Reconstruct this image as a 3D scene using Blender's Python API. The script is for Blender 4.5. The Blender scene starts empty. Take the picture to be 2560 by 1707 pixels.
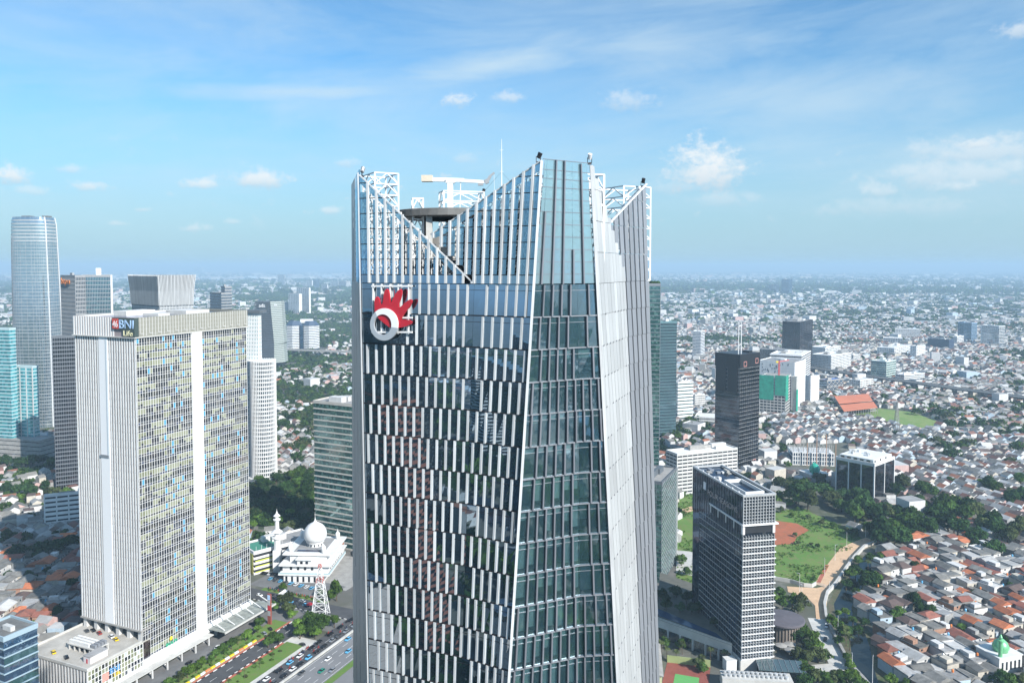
import bpy, math, random
import numpy as np
from mathutils import Vector
random.seed(11)
rng = np.random.default_rng(11)
sc = bpy.context.scene
COL = sc.collection
PI = math.pi

# ------------------------------------------------------------------ camera, sky, sun, exposure
F, HC, PPX, PPY = 1960.0, 220.0, 1280.0, 757.0
PITCH = math.atan(91 / F)
CP, SP = math.cos(PITCH), math.sin(PITCH)
cam = bpy.data.cameras.new('camera')
camo = bpy.data.objects.new('camera', cam)
COL.objects.link(camo)
camo.location = (0, 0, HC)
camo.rotation_euler = (PI / 2 - PITCH, 0, 0)
cam.sensor_width = 36.0
cam.lens = F / 2560 * 36
cam.shift_y = -(853.5 - PPY) / 2560
cam.clip_start = 1.0
cam.clip_end = 90000
sc.camera = camo

SUN_EL = math.radians(33)
SX, SY = 0.69, -0.724
SUN_AZ = math.atan2(SX, SY)
sv = Vector((math.cos(SUN_EL) * SX, math.cos(SUN_EL) * SY, math.sin(SUN_EL))).normalized()
sun = bpy.data.lights.new('sun', 'SUN')
sun.energy = 5.0
sun.angle = math.radians(0.5)
sun.color = (1.0, 0.965, 0.915)
suno = bpy.data.objects.new('sun', sun)
COL.objects.link(suno)
suno.rotation_euler = (-sv).to_track_quat('-Z', 'Y').to_euler()
suno.location = (300, -300, 500)

sc.view_settings.view_transform = 'Standard'
sc.view_settings.look = 'None'
sc.view_settings.gamma = 1.0
sc.view_settings.use_curve_mapping = False
sc.view_settings.exposure = 0.60
sc.cycles.use_denoising = True
sc.cycles.max_bounces = 8
sc.cycles.diffuse_bounces = 2
sc.cycles.glossy_bounces = 3
sc.cycles.transmission_bounces = 4
sc.cycles.transparent_max_bounces = 8
sc.cycles.volume_bounces = 0
sc.cycles.sample_clamp_indirect = 4.0
sc.cycles.caustics_reflective = False
sc.cycles.caustics_refractive = False


def build_world():
    w = bpy.data.worlds.new('World')
    sc.world = w
    w.use_nodes = True
    nt = w.node_tree
    N, Lk = nt.nodes, nt.links
    for n in list(N):
        N.remove(n)

    def math_(op, a, b=None, c=None, clamp=False):
        n = N.new('ShaderNodeMath')
        n.operation = op
        n.use_clamp = clamp
        for i, x in enumerate((a, b, c)):
            if x is None:
                continue
            if isinstance(x, (int, float)):
                n.inputs[i].default_value = x
            else:
                Lk.new(x, n.inputs[i])
        return n.outputs[0]

    def smooth(x, lo, hi):
        n = N.new('ShaderNodeMapRange')
        n.interpolation_type = 'SMOOTHSTEP'
        Lk.new(x, n.inputs[0])
        n.inputs[1].default_value = lo
        n.inputs[2].default_value = hi
        return n.outputs[0]

    def noise(vec, scale, detail=6, rough=0.55, dist=0.0):
        n = N.new('ShaderNodeTexNoise')
        Lk.new(vec, n.inputs['Vector'])
        n.inputs['Scale'].default_value = scale
        n.inputs['Detail'].default_value = detail
        n.inputs['Roughness'].default_value = rough
        n.inputs['Distortion'].default_value = dist
        return n.outputs[0]

    def comb(x, y, z=0.0):
        n = N.new('ShaderNodeCombineXYZ')
        for i, s in enumerate((x, y, z)):
            if isinstance(s, (int, float)):
                n.inputs[i].default_value = s
            else:
                Lk.new(s, n.inputs[i])
        return n.outputs[0]

    out = N.new('ShaderNodeOutputWorld')
    bg = N.new('ShaderNodeBackground')
    Lk.new(bg.outputs[0], out.inputs[0])
    sky = N.new('ShaderNodeTexSky')
    sky.sky_type = 'NISHITA'
    sky.sun_disc = False
    sky.sun_elevation = SUN_EL
    sky.sun_rotation = SUN_AZ
    sky.altitude = 100
    sky.air_density = 1.0
    sky.dust_density = 0.4
    sky.ozone_density = 2.5
    bg.inputs[1].default_value = SKY_STRENGTH
    tc = N.new('ShaderNodeTexCoord')
    sep = N.new('ShaderNodeSeparateXYZ')
    Lk.new(tc.outputs['Generated'], sep.inputs[0])
    x, y, z = sep.outputs
    DEG = 180 / PI
    az = math_('MULTIPLY', math_('ARCTAN2', x, y), DEG)
    el = math_('MULTIPLY', math_('ARCSINE', z), DEG)
    # high thin cirrus: long streaks, tilted a little
    tilt = math_('ADD', el, math_('MULTIPLY', az, -0.07))
    v1 = comb(math_('MULTIPLY', az, 0.035), math_('MULTIPLY', tilt, 0.16))
    n1 = noise(v1, 1.0, 9, 0.62, 0.6)
    v2 = comb(math_('MULTIPLY', az, 0.11), math_('MULTIPLY', tilt, 0.42), 3.3)
    n2 = noise(v2, 1.0, 8, 0.60, 0.35)
    cir = math_('MULTIPLY', smooth(n1, 0.40, 0.68), smooth(n2, 0.22, 0.72))
    # broad veil in the middle of the sky
    veil = math_('MULTIPLY', smooth(n1, 0.28, 0.66), 0.5)
    hi = math_('ADD', math_('MULTIPLY', cir, 0.22), math_('MULTIPLY', veil, 0.6), clamp=True)
    hi = math_('MULTIPLY', hi, smooth(el, 0.3, 6.0))
    # cumulus puffs
    v3 = comb(math_('MULTIPLY', az, 0.55), math_('MULTIPLY', el, 0.9), 7.7)
    n3 = noise(v3, 1.0, 8, 0.6)
    v4 = comb(math_('MULTIPLY', az, 1.6), math_('MULTIPLY', el, 2.2), 1.7)
    n4 = noise(v4, 1.0, 7, 0.6)
    nn = math_('ADD', math_('MULTIPLY', math_('SUBTRACT', n3, 0.5), 1.5), math_('MULTIPLY', math_('SUBTRACT', n4, 0.5), 1.5))
    puffs = [(1766, 430, 112, 100, 1.0), (1800, 500, 120, 32, .30), (20, 442, 70, 28, .95), (230, 468, 55, 22, .7), (500, 463, 60, 20, .75),
             (650, 452, 92, 34, .85), (832, 528, 36, 17, .6), (494, 572, 42, 19, .85), (1146, 258, 52, 26, .8), (1270, 250, 46, 24, .55),
             (870, 410, 40, 20, .45), (1160, 400, 44, 18, .25), (190, 426, 40, 16, .45), (2440, 365, 70, 24, .75), (2395, 468, 70, 22, .6),
             (2190, 478, 60, 32, .5), (1575, 258, 90, 40, .45), (2530, 85, 70, 30, .6), (2300, 380, 60, 30, .4), (2420, 440, 260, 48, .42), (2480, 380, 190, 50, .5), (2230, 520, 240, 36, .25), (1700, 470, 160, 30, .25), (580, 555, 26, 10, .4), (300, 560, 30, 9, .4), (365, 525, 26, 9, .45), (90, 480, 60, 16, .4)]
    mx = None
    shade = None
    for (u, v, ru, rv, op) in puffs:
        ca = math.degrees(math.atan((u - PPX) / F))
        ce = math.degrees(math.atan((666 - v) / math.hypot(F, u - PPX)))
        ra, re = math.degrees(ru / F), math.degrees(rv / F)
        dx = math_('MULTIPLY', math_('SUBTRACT', az, ca), 1 / ra)
        dy = math_('MULTIPLY', math_('SUBTRACT', el, ce), 1 / re)
        # flat-ish base
        dyb = math_('MULTIPLY', math_('MINIMUM', dy, 0.0), 0.9)
        d = math_('SQRT', math_('ADD', math_('ADD', math_('MULTIPLY', dx, dx), math_('MULTIPLY', dy, dy)), math_('MULTIPLY', dyb, dyb)))
        m = math_('ADD', math_('SUBTRACT', 0.92, d), nn)
        m = math_('MULTIPLY', smooth(m, -0.05, 0.85), op)
        mx = m if mx is None else math_('MAXIMUM', mx, m)
        s = math_('MULTIPLY', m, smooth(dy, -0.9, 0.35))
        shade = s if shade is None else math_('MAXIMUM', shade, s)
    # faint scattered puffs all round the horizon
    sp_ = math_('MULTIPLY', smooth(math_('ADD', n3, math_('MULTIPLY', n4, 0.4)), 0.80, 0.98), 0.45)
    sp_ = math_('MULTIPLY', sp_, math_('MULTIPLY', smooth(el, 2.0, 4.0), math_('SUBTRACT', 1.0, smooth(el, 6.0, 10.0))))
    mx = math_('MAXIMUM', mx, sp_)
    shade = math_('MAXIMUM', shade, math_('MULTIPLY', sp_, 0.7))

    def mixc(fac, a, b):
        n = N.new('ShaderNodeMix')
        n.data_type = 'RGBA'
        Lk.new(fac, n.inputs[0])
        for i, s in ((6, a), (7, b)):
            if isinstance(s, tuple):
                n.inputs[i].default_value = s
            else:
                Lk.new(s, n.inputs[i])
        return n.outputs[2]
    K = 1 / SKY_STRENGTH
    tint = N.new('ShaderNodeMix')
    tint.data_type = 'RGBA'
    tint.blend_type = 'MULTIPLY'
    tint.inputs[0].default_value = 1.0
    Lk.new(sky.outputs[0], tint.inputs[6])
    tint.inputs[7].default_value = SKY_TINT
    # pale air low over the horizon, the same all the way round
    low = math_('SUBTRACT', 1.0, smooth(el, -1.0, 15.0))
    c = mixc(math_('MULTIPLY', low, 0.92), tint.outputs[2], (0.285 * K, 0.415 * K, 0.49 * K, 1))
    for (u, v, ru, rv, sl_, op) in ((760, 236, 420, 34, .06, .55), (1240, 175, 420, 62, .12, .62), (1600, 130, 520, 100, -.03, .5), (520, 110, 420, 40, -.16, .25), (2050, 260, 620, 180, .0, .48), (2350, 400, 520, 150, .0, .40), (1500, 330, 500, 90, .03, .3), (600, 360, 520, 60, -.02, .22)):
        ca = math.degrees(math.atan((u - PPX) / F))
        ce = math.degrees(math.atan((666 - v) / math.hypot(F, u - PPX)))
        da = math_('SUBTRACT', az, ca)
        dx = math_('MULTIPLY', da, 1 / math.degrees(ru / F))
        dy = math_('MULTIPLY', math_('SUBTRACT', math_('SUBTRACT', el, ce), math_('MULTIPLY', da, sl_)), 1 / math.degrees(rv / F))
        d = math_('SQRT', math_('ADD', math_('MULTIPLY', dx, dx), math_('MULTIPLY', dy, dy)))
        m = math_('ADD', math_('SUBTRACT', 1.0, d), math_('MULTIPLY', math_('SUBTRACT', n2, 0.5), 1.7))
        hi = math_('MAXIMUM', hi, math_('MULTIPLY', smooth(m, -0.2, 1.3), op * 1.35))
    c = mixc(hi, c, (0.43 * K, 0.54 * K, 0.61 * K, 1))
    cl = mixc(math_('DIVIDE', shade, math_('ADD', mx, 0.001)), (0.33 * K, 0.43 * K, 0.51 * K, 1), (0.60 * K, 0.63 * K, 0.645 * K, 1))
    c = mixc(mx, c, cl)
    Lk.new(c, bg.inputs[0])


HAZE = 1.2e-4
SKY_STRENGTH = 0.100
SKY_TINT = (0.55, 0.95, 1.12, 1)
build_world()

# ------------------------------------------------------------------ helpers


def ray(u, v):
    a, b = (u - PPX) / F, (PPY - v) / F
    return (a, b * SP + CP, b * CP - SP)


def G(u, v, z=0.0):
    d = ray(u, v)
    t = (z - HC) / d[2]
    return (d[0] * t, d[1] * t)


def AT(u, v, Y):
    d = ray(u, v)
    t = Y / d[1]
    return Vector((d[0] * t, Y, HC + d[2] * t))


def ZT(u, v, Y):
    return AT(u, v, Y).z


def proj(x, y, z):
    dz = z - HC
    dep = y * CP - dz * SP
    return PPX + F * x / dep, PPY - F * (y * SP + dz * CP) / dep


class MB:
    def __init__(self):
        self.v, self.f, self.m = [], [], []

    def add(self, vs, fs, m=0):
        o = len(self.v)
        self.v.extend([tuple(p) for p in vs])
        for f in fs:
            self.f.append(tuple(i + o for i in f))
            self.m.append(m)
        return self

    def hexa(self, p, m=0):
        return self.add(p, [(3, 2, 1, 0), (4, 5, 6, 7), (0, 1, 5, 4), (1, 2, 6, 5), (2, 3, 7, 6), (3, 0, 4, 7)], m)

    def box(self, x0, x1, y0, y1, z0, z1, m=0):
        return self.hexa([(x0, y0, z0), (x1, y0, z0), (x1, y1, z0), (x0, y1, z0), (x0, y0, z1), (x1, y0, z1), (x1, y1, z1), (x0, y1, z1)], m)

    def quad(self, a, b, c, d, m=0):
        return self.add([a, b, c, d], [(0, 1, 2, 3)], m)

    def bar(self, p, q, w, h=None, up=(0, 0, 1), m=0):
        p, q, h = Vector(p), Vector(q), h or w
        d = (q - p).normalized()
        s = d.cross(Vector(up))
        if s.length < 1e-4:
            s = Vector((1, 0, 0))
        s.normalize()
        t = s.cross(d).normalized()
        a, b = s * (w / 2), t * (h / 2)
        return self.hexa([p - a - b, p + a - b, p + a + b, p - a + b, q - a - b, q + a - b, q + a + b, q - a + b], m)

    def tube(self, p, q, r, n=6, r2=None, m=0):
        p, q = Vector(p), Vector(q)
        r2 = r if r2 is None else r2
        d = (q - p).normalized()
        s = d.cross(Vector((0, 0, 1)))
        if s.length < 1e-4:
            s = Vector((1, 0, 0))
        s.normalize()
        t = s.cross(d)
        vs = []
        for c, rr in ((p, r), (q, r2)):
            for i in range(n):
                a = 2 * PI * i / n
                vs.append(c + (s * math.cos(a) + t * math.sin(a)) * rr)
        fs = [(i, (i + 1) % n, n + (i + 1) % n, n + i) for i in range(n)]
        fs += [tuple(range(n))[::-1], tuple(range(n, 2 * n))]
        return self.add(vs, fs, m)

    def lathe(self, prof, n=24, cx=0, cy=0, m=0, sx=1, sy=1):
        vs = []
        for (r, z) in prof:
            for i in range(n):
                a = 2 * PI * i / n
                vs.append((cx + r * sx * math.cos(a), cy + r * sy * math.sin(a), z))
        fs = []
        for k in range(len(prof) - 1):
            for i in range(n):
                j = (i + 1) % n
                fs.append((k * n + i, k * n + j, (k + 1) * n + j, (k + 1) * n + i))
        fs.append(tuple(range(n))[::-1])
        fs.append(tuple(range((len(prof) - 1) * n, len(prof) * n)))
        return self.add(vs, fs, m)

    def prism(self, pts, z0, z1, m=0):
        n = len(pts)
        vs = [(p[0], p[1], z0) for p in pts] + [(p[0], p[1], z1) for p in pts]
        fs = [(i, (i + 1) % n, n + (i + 1) % n, n + i) for i in range(n)] + [tuple(range(n))[::-1], tuple(range(n, 2 * n))]
        return self.add(vs, fs, m)

    def mesh(self, name, mats, smooth=False):
        me = bpy.data.meshes.new(name)
        me.from_pydata(self.v, [], self.f)
        for k in (mats if isinstance(mats, (list, tuple)) else [mats]):
            me.materials.append(k)
        if any(self.m):
            me.polygons.foreach_set('material_index', self.m)
        if smooth:
            me.polygons.foreach_set('use_smooth', [True] * len(self.f))
        me.update()
        return me

    def obj(self, name, mats, parent=None, smooth=False, kind=None):
        o = bpy.data.objects.new(name, self.mesh(name, mats, smooth))
        COL.objects.link(o)
        if parent:
            o.parent = parent
        if kind:
            o['kind'] = kind
        return o


def tag(o, label, cat, group=None):
    o['label'] = label
    o['category'] = cat
    if group:
        o['group'] = group
    return o


def thing(name, label, cat, loc=(0, 0, 0), rotz=0.0, group=None):
    o = bpy.data.objects.new(name, None)
    o.empty_display_size = 1
    COL.objects.link(o)
    o.location = loc
    o.rotation_euler = (0, 0, rotz)
    return tag(o, label, cat, group)


def struct(o):
    o['kind'] = 'structure'
    return o


_cube = None


def inst(name, mesh, parent, loc=(0, 0, 0), rot=(0, 0, 0), scale=(1, 1, 1), mat=None):
    o = bpy.data.objects.new(name, mesh)
    COL.objects.link(o)
    if parent:
        o.parent = parent
    o.location = loc
    o.rotation_euler = rot
    o.scale = scale
    if mat:
        ms = mat if isinstance(mat, (list, tuple)) else [mat]
        for i, k in enumerate(ms):
            o.material_slots[i].link = 'OBJECT'
            o.material_slots[i].material = k
    return o


def bx(name, parent, x0, x1, y0, y1, z0, z1, mat):
    return inst(name, CUBE, parent, ((x0 + x1) / 2, (y0 + y1) / 2, (z0 + z1) / 2), (0, 0, 0), (abs(x1 - x0), abs(y1 - y0), abs(z1 - z0)), mat)


def text(name, body, parent, loc, rot, size, mat, ext=0.08, align='LEFT', sx=1.0, fit=None):
    c = bpy.data.curves.new(name, 'FONT')
    c.body = body
    c.size = size
    c.extrude = ext
    c.align_x = align
    c.resolution_u = 3
    t = bpy.data.objects.new(name + '_curve', c)
    COL.objects.link(t)
    bpy.context.view_layer.update()
    me = bpy.data.meshes.new_from_object(t.evaluated_get(bpy.context.evaluated_depsgraph_get()))
    bpy.data.objects.remove(t)
    bpy.data.curves.remove(c)
    me.materials.clear()
    me.materials.append(mat)
    if fit:
        xs = [v.co.x for v in me.vertices]
        sx = fit / (max(xs) - min(xs))
    o = bpy.data.objects.new(name, me)
    COL.objects.link(o)
    o.parent = parent
    o.location = loc
    o.rotation_euler = rot
    o.scale = (sx, 1, 1)
    return o


# ------------------------------------------------------------------ materials
def newmat(name):
    m = bpy.data.materials.new(name)
    m.use_nodes = True
    nt = m.node_tree
    return m, nt.nodes, nt.links, nt.nodes['Principled BSDF']


def M(name, col, rough=0.6, metal=0.0, var=0.0, vs=0.3, rnd=0.0, bump=0.0, bs=3.0, streak=1.0):
    """plain painted / mineral surface with world-space mottling and a per-object shade shift"""
    m, N, L, b = newmat(name)
    b.inputs['Base Color'].default_value = (*col, 1)
    b.inputs['Roughness'].default_value = rough
    b.inputs['Metallic'].default_value = metal
    if var or bump:
        g = N.new('ShaderNodeNewGeometry')
        mp = N.new('ShaderNodeMapping')
        mp.inputs['Scale'].default_value = (1, 1, streak)
        L.new(g.outputs['Position'], mp.inputs[0])
        n = N.new('ShaderNodeTexNoise')
        n.inputs['Scale'].default_value = vs
        n.inputs['Detail'].default_value = 6
        n.inputs['Roughness'].default_value = 0.65
        L.new(mp.outputs[0], n.inputs['Vector'])
    last = None
    if var:
        mr = N.new('ShaderNodeMapRange')
        L.new(n.outputs[0], mr.inputs[0])
        mr.inputs[1].default_value = 0.3
        mr.inputs[2].default_value = 0.7
        mr.inputs[3].default_value = 1 - var
        mr.inputs[4].default_value = 1 + var * 0.6
        last = mr.outputs[0]
    if rnd:
        oi = N.new('ShaderNodeObjectInfo')
        r = N.new('ShaderNodeMapRange')
        L.new(oi.outputs['Random'], r.inputs[0])
        r.inputs[3].default_value = 1 - rnd
        r.inputs[4].default_value = 1 + rnd
        if last:
            q = N.new('ShaderNodeMath')
            q.operation = 'MULTIPLY'
            L.new(last, q.inputs[0])
            L.new(r.outputs[0], q.inputs[1])
            last = q.outputs[0]
        else:
            last = r.outputs[0]
    if last:
        vm = N.new('ShaderNodeVectorMath')
        vm.operation = 'SCALE'
        vm.inputs[0].default_value = col
        L.new(last, vm.inputs['Scale'])
        L.new(vm.outputs[0], b.inputs['Base Color'])
    if bump:
        n2 = N.new('ShaderNodeTexNoise')
        n2.inputs['Scale'].default_value = bs
        L.new(g.outputs['Position'], n2.inputs['Vector'])
        bp = N.new('ShaderNodeBump')
        bp.inputs['Strength'].default_value = bump
        L.new(n2.outputs[0], bp.inputs['Height'])
        L.new(bp.outputs[0], b.inputs['Normal'])
    return m


def Mglass(name, dark, refl=(0.8, 0.9, 1.0), base=0.22, pane=(1.5, 1.5, 2.0), blind=None, pb=0.25, wob=0.15, rough=0.03, ws=0.6):
    """coated facade glass: dark room or blind behind each pane, mirror-like sheen on top"""
    m, N, L, b = newmat(name)
    N.remove(b)
    out = N['Material Output']
    tc = N.new('ShaderNodeTexCoord')
    sn = N.new('ShaderNodeVectorMath')
    sn.operation = 'SNAP'
    ad = N.new('ShaderNodeVectorMath')
    ad.inputs[1].default_value = (0.31, 0.31, 0.013)
    L.new(tc.outputs['Object'], ad.inputs[0])
    L.new(ad.outputs[0], sn.inputs[0])
    sn.inputs[1].default_value = pane
    wn = N.new('ShaderNodeTexWhiteNoise')
    L.new(sn.outputs[0], wn.inputs['Vector'])
    mix = N.new('ShaderNodeMix')
    mix.data_type = 'RGBA'
    mix.inputs[6].default_value = (*dark, 1)
    mix.inputs[7].default_value = (*(blind or tuple(min(1, c * 2.2) for c in dark)), 1)
    th = N.new('ShaderNodeMapRange')
    L.new(wn.outputs[0], th.inputs[0])
    th.inputs[1].default_value = 1 - pb - 0.08
    th.inputs[2].default_value = 1 - pb + 0.08
    L.new(th.outputs[0], mix.inputs[0])
    df = N.new('ShaderNodeBsdfDiffuse')
    L.new(mix.outputs[2], df.inputs[0])
    gl = N.new('ShaderNodeBsdfGlossy')
    gl.inputs['Color'].default_value = (*refl, 1)
    gl.inputs['Roughness'].default_value = rough
    nz = N.new('ShaderNodeTexNoise')
    nz.inputs['Scale'].default_value = ws
    nz.inputs['Detail'].default_value = 2
    L.new(tc.outputs['Object'], nz.inputs['Vector'])
    # every pane sits at its own slight angle
    bp = N.new('ShaderNodeBump')
    bp.inputs['Strength'].default_value = wob
    bp.inputs['Distance'].default_value = 0.2
    L.new(nz.outputs[0], bp.inputs['Height'])
    L.new(bp.outputs[0], gl.inputs['Normal'])
    fr = N.new('ShaderNodeFresnel')
    fr.inputs[0].default_value = 1.6
    mr = N.new('ShaderNodeMapRange')
    L.new(fr.outputs[0], mr.inputs[0])
    mr.inputs[3].default_value = base
    mr.inputs[4].default_value = 0.95
    ms = N.new('ShaderNodeMixShader')
    L.new(mr.outputs[0], ms.inputs[0])
    L.new(df.outputs[0], ms.inputs[1])
    L.new(gl.outputs[0], ms.inputs[2])
    L.new(ms.outputs[0], out.inputs[0])
    return m


def Mclear(name, tint, refl=(0.85, 0.95, 1.0), base=0.25, wob=0.12, body=None, bodyf=0.0, ws=0.5):
    """see-through tinted glass"""
    m, N, L, b = newmat(name)
    N.remove(b)
    out = N['Material Output']
    tc = N.new('ShaderNodeTexCoord')
    oi = N.new('ShaderNodeObjectInfo')
    nz = N.new('ShaderNodeTexNoise')
    nz.inputs['Scale'].default_value = ws
    nz.inputs['Detail'].default_value = 2
    L.new(tc.outputs['Object'], nz.inputs['Vector'])
    bp = N.new('ShaderNodeBump')
    bp.inputs['Strength'].default_value = wob
    bp.inputs['Distance'].default_value = 0.2
    L.new(nz.outputs[0], bp.inputs['Height'])
    tr = N.new('ShaderNodeBsdfTransparent')
    tr.inputs[0].default_value = (*tint, 1)
    first = tr.outputs[0]
    if body:
        tl = N.new('ShaderNodeBsdfDiffuse')
        tl.inputs[0].default_value = (*body, 1)
        t2 = N.new('ShaderNodeBsdfTranslucent')
        t2.inputs[0].default_value = (*body, 1)
        ad = N.new('ShaderNodeMixShader')
        ad.inputs[0].default_value = 0.5
        L.new(tl.outputs[0], ad.inputs[1])
        L.new(t2.outputs[0], ad.inputs[2])
        mb = N.new('ShaderNodeMixShader')
        mb.inputs[0].default_value = bodyf
        L.new(first, mb.inputs[1])
        L.new(ad.outputs[0], mb.inputs[2])
        first = mb.outputs[0]
    gl = N.new('ShaderNodeBsdfGlossy')
    gl.inputs['Color'].default_value = (*refl, 1)
    gl.inputs['Roughness'].default_value = 0.02
    L.new(bp.outputs[0], gl.inputs['Normal'])
    fr = N.new('ShaderNodeFresnel')
    fr.inputs[0].default_value = 1.5
    mr = N.new('ShaderNodeMapRange')
    L.new(fr.outputs[0], mr.inputs[0])
    mr.inputs[3].default_value = base
    mr.inputs[4].default_value = 0.95
    ms = N.new('ShaderNodeMixShader')
    L.new(mr.outputs[0], ms.inputs[0])
    L.new(first, ms.inputs[1])
    L.new(gl.outputs[0], ms.inputs[2])
    L.new(ms.outputs[0], out.inputs[0])
    return m


def Mleaf(name, col, var=0.5, rnd=0.4):
    m, N, L, b = newmat(name)
    N.remove(b)
    out = N['Material Output']
    g = N.new('ShaderNodeNewGeometry')
    n = N.new('ShaderNodeTexNoise')
    n.inputs['Scale'].default_value = 0.35
    n.inputs['Detail'].default_value = 5
    L.new(g.outputs['Position'], n.inputs['Vector'])
    mr = N.new('ShaderNodeMapRange')
    L.new(n.outputs[0], mr.inputs[0])
    mr.inputs[1].default_value = 0.3
    mr.inputs[2].default_value = 0.7
    mr.inputs[3].default_value = 1 - var
    mr.inputs[4].default_value = 1 + var
    oi = N.new('ShaderNodeObjectInfo')
    r = N.new('ShaderNodeMapRange')
    L.new(oi.outputs['Random'], r.inputs[0])
    r.inputs[3].default_value = 1 - rnd
    r.inputs[4].default_value = 1 + rnd
    q = N.new('ShaderNodeMath')
    q.operation = 'MULTIPLY'
    L.new(mr.outputs[0], q.inputs[0])
    L.new(r.outputs[0], q.inputs[1])
    vm = N.new('ShaderNodeVectorMath')
    vm.operation = 'SCALE'
    vm.inputs[0].default_value = col
    L.new(q.outputs[0], vm.inputs['Scale'])
    d = N.new('ShaderNodeBsdfDiffuse')
    t = N.new('ShaderNodeBsdfTranslucent')
    L.new(vm.outputs[0], d.inputs[0])
    L.new(vm.outputs[0], t.inputs[0])
    ms = N.new('ShaderNodeMixShader')
    ms.inputs[0].default_value = 0.3
    L.new(d.outputs[0], ms.inputs[1])
    L.new(t.outputs[0], ms.inputs[2])
    L.new(ms.outputs[0], out.inputs[0])
    return m


def Mmix(name, c1, c2, c3, s1=0.02, s2=0.2, rough=0.9):
    """ground mottled in three colours"""
    m, N, L, b = newmat(name)
    g = N.new('ShaderNodeNewGeometry')

    def nz(s, d=8):
        n = N.new('ShaderNodeTexNoise')
        n.inputs['Scale'].default_value = s
        n.inputs['Detail'].default_value = d
        n.inputs['Roughness'].default_value = 0.65
        L.new(g.outputs['Position'], n.inputs['Vector'])
        return n.outputs[0]

    def mx(f, a, c, lo, hi):
        r = N.new('ShaderNodeMapRange')
        r.inputs[1].default_value = lo
        r.inputs[2].default_value = hi
        L.new(f, r.inputs[0])
        k = N.new('ShaderNodeMix')
        k.data_type = 'RGBA'
        L.new(r.outputs[0], k.inputs[0])
        for i, s in ((6, a), (7, c)):
            if isinstance(s, tuple):
                k.inputs[i].default_value = (*s, 1)
            else:
                L.new(s, k.inputs[i])
        return k.outputs[2]
    c = mx(nz(s1), c1, c2, 0.42, 0.6)
    c = mx(nz(s2), c, c3, 0.5, 0.68)
    L.new(c, b.inputs['Base Color'])
    b.inputs['Roughness'].default_value = rough
    return m


WHITE = M('white_paint', (.74, .74, .725), .5, 0, .10, .25, .04, streak=.25)
WHITE2 = M('white_render', (.60, .595, .575), .7, 0, .16, .2, .06, streak=.3)
FINW = M('white_aluminium', (.64, .645, .645), .38, 0.1, .22, .9, .13, streak=.15)
GREYFIN = M('grey_aluminium', (.20, .21, .235), .42, .3, .12, .5, .08, streak=.3)
PANEL = M('silver_panel', (.50, .51, .51), .45, .2, .14, .5, .10, streak=.15)
PANELD = M('grey_panel', (.28, .295, .32), .42, .3, .10, .4, .06, streak=.2)
DARK = M('dark_interior', (.018, .021, .026), .8, 0, .3, .3)
STEELW = M('white_steel', (.76, .76, .75), .5, 0, .12, .6, .05)
STEELD = M('dark_steel', (.03, .03, .035), .5, .4)
CONC = M('concrete', (.34, .33, .31), .85, 0, .25, .25, .06)
CONCD = M('dark_concrete', (.15, .15, .145), .85, 0, .35, .3, .08)
CONCL = M('pale_concrete', (.52, .51, .48), .85, 0, .22, .12, .05)
ROOFW = M('white_roof', (.70, .70, .69), .8, 0, .18, .15, .05)
ROOFG = M('grey_roof', (.30, .30, .30), .85, 0, .3, .12, .1)
ASPH = M('asphalt', (.075, .076, .08), .9, 0, .3, .15, 0)
ASPHL = M('worn_asphalt', (.17, .17, .168), .9, 0, .25, .12, 0)
REDK = M('red_paving', (.42, .13, .08), .85, 0, .25, .4)
PAINTW = M('road_paint', (.72, .72, .70), .7, 0, .15, 1.0)
RED = M('sign_red', (.47, .02, .035), .35, 0, .06, .6)
SILVER = M('sign_silver', (.50, .53, .56), .35, .35, .06, .6)
SIGNW = M('sign_white', (.82, .82, .82), .4)
BLUEL = M('sign_blue', (.42, .60, .85), .4)
CREAM = M('sign_cream', (.80, .76, .48), .4)
SIGNG = M('sign_dark_green', (.055, .075, .07), .4)
ORANGE = M('orange_sign', (.75, .22, .05), .5)
GREENT = M('sign_green', (.02, .42, .22), .5)
YELLOW = M('yellow_paint', (.80, .58, .03), .45)
LIME = M('lime_blind', (.25, .26, .18), .35, 0, .10, .8)
LIME2 = M('olive_blind', (.19, .20, .125), .35, 0, .12, .8)
CYANP = M('cyan_pane', (.08, .30, .44), .22)
BEIGEP = M('beige_panel', (.26, .255, .215), .5, 0, .08, .4, streak=.3)
NAVYP = M('navy_pane', (.035, .045, .085), .15)
G_BNI = Mglass('dark_office_glass', (.020, .020, .024), (.75, .85, 1), .14, (1.7, 1.7, 2.1), (.09, .085, .07), .25, .06)
G_BROWN = Mglass('brown_office_glass', (.030, .020, .021), (.8, .85, 1), .07, (1.9, 1.9, 2.1), (.09, .07, .068), .3, .06)
G_TOWER = Mglass('tower_glass', (.010, .017, .022), (.66, .84, 1.0), .46, (50, 50, 50), None, 0, .012, .012, .35)
G_CLEAR = Mclear('vision_glass', (.92, .97, .98), (.75, .92, 1.0), .26, .015, (.15, .33, .40), .16)
G_CROWN = Mclear('crown_glass', (.50, .68, .76), (.6, .82, 1.0), .30, .02, (.16, .30, .38), .16)
G_PALE = Mclear('pale_crown_glass', (.64, .80, .84), (.75, .93, 1.0), .30, .03, (.56, .74, .77), .50)
G_TEAL = Mglass('teal_glass', (.012, .045, .06), (.55, .85, .95), .22, (1.4, 1.4, 2), (.02, .10, .11), .35, .10)
G_BLACK = Mglass('black_glass', (.007, .007, .008), (.8, .85, .95), .09, (3, 3, 4.2), (.022, .022, .024), .3, .10)
G_BLUE = Mglass('blue_glass', (.02, .045, .085), (.6, .8, 1.0), .25, (1.5, 1.5, 2), (.05, .09, .14), .3, .10)
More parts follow.
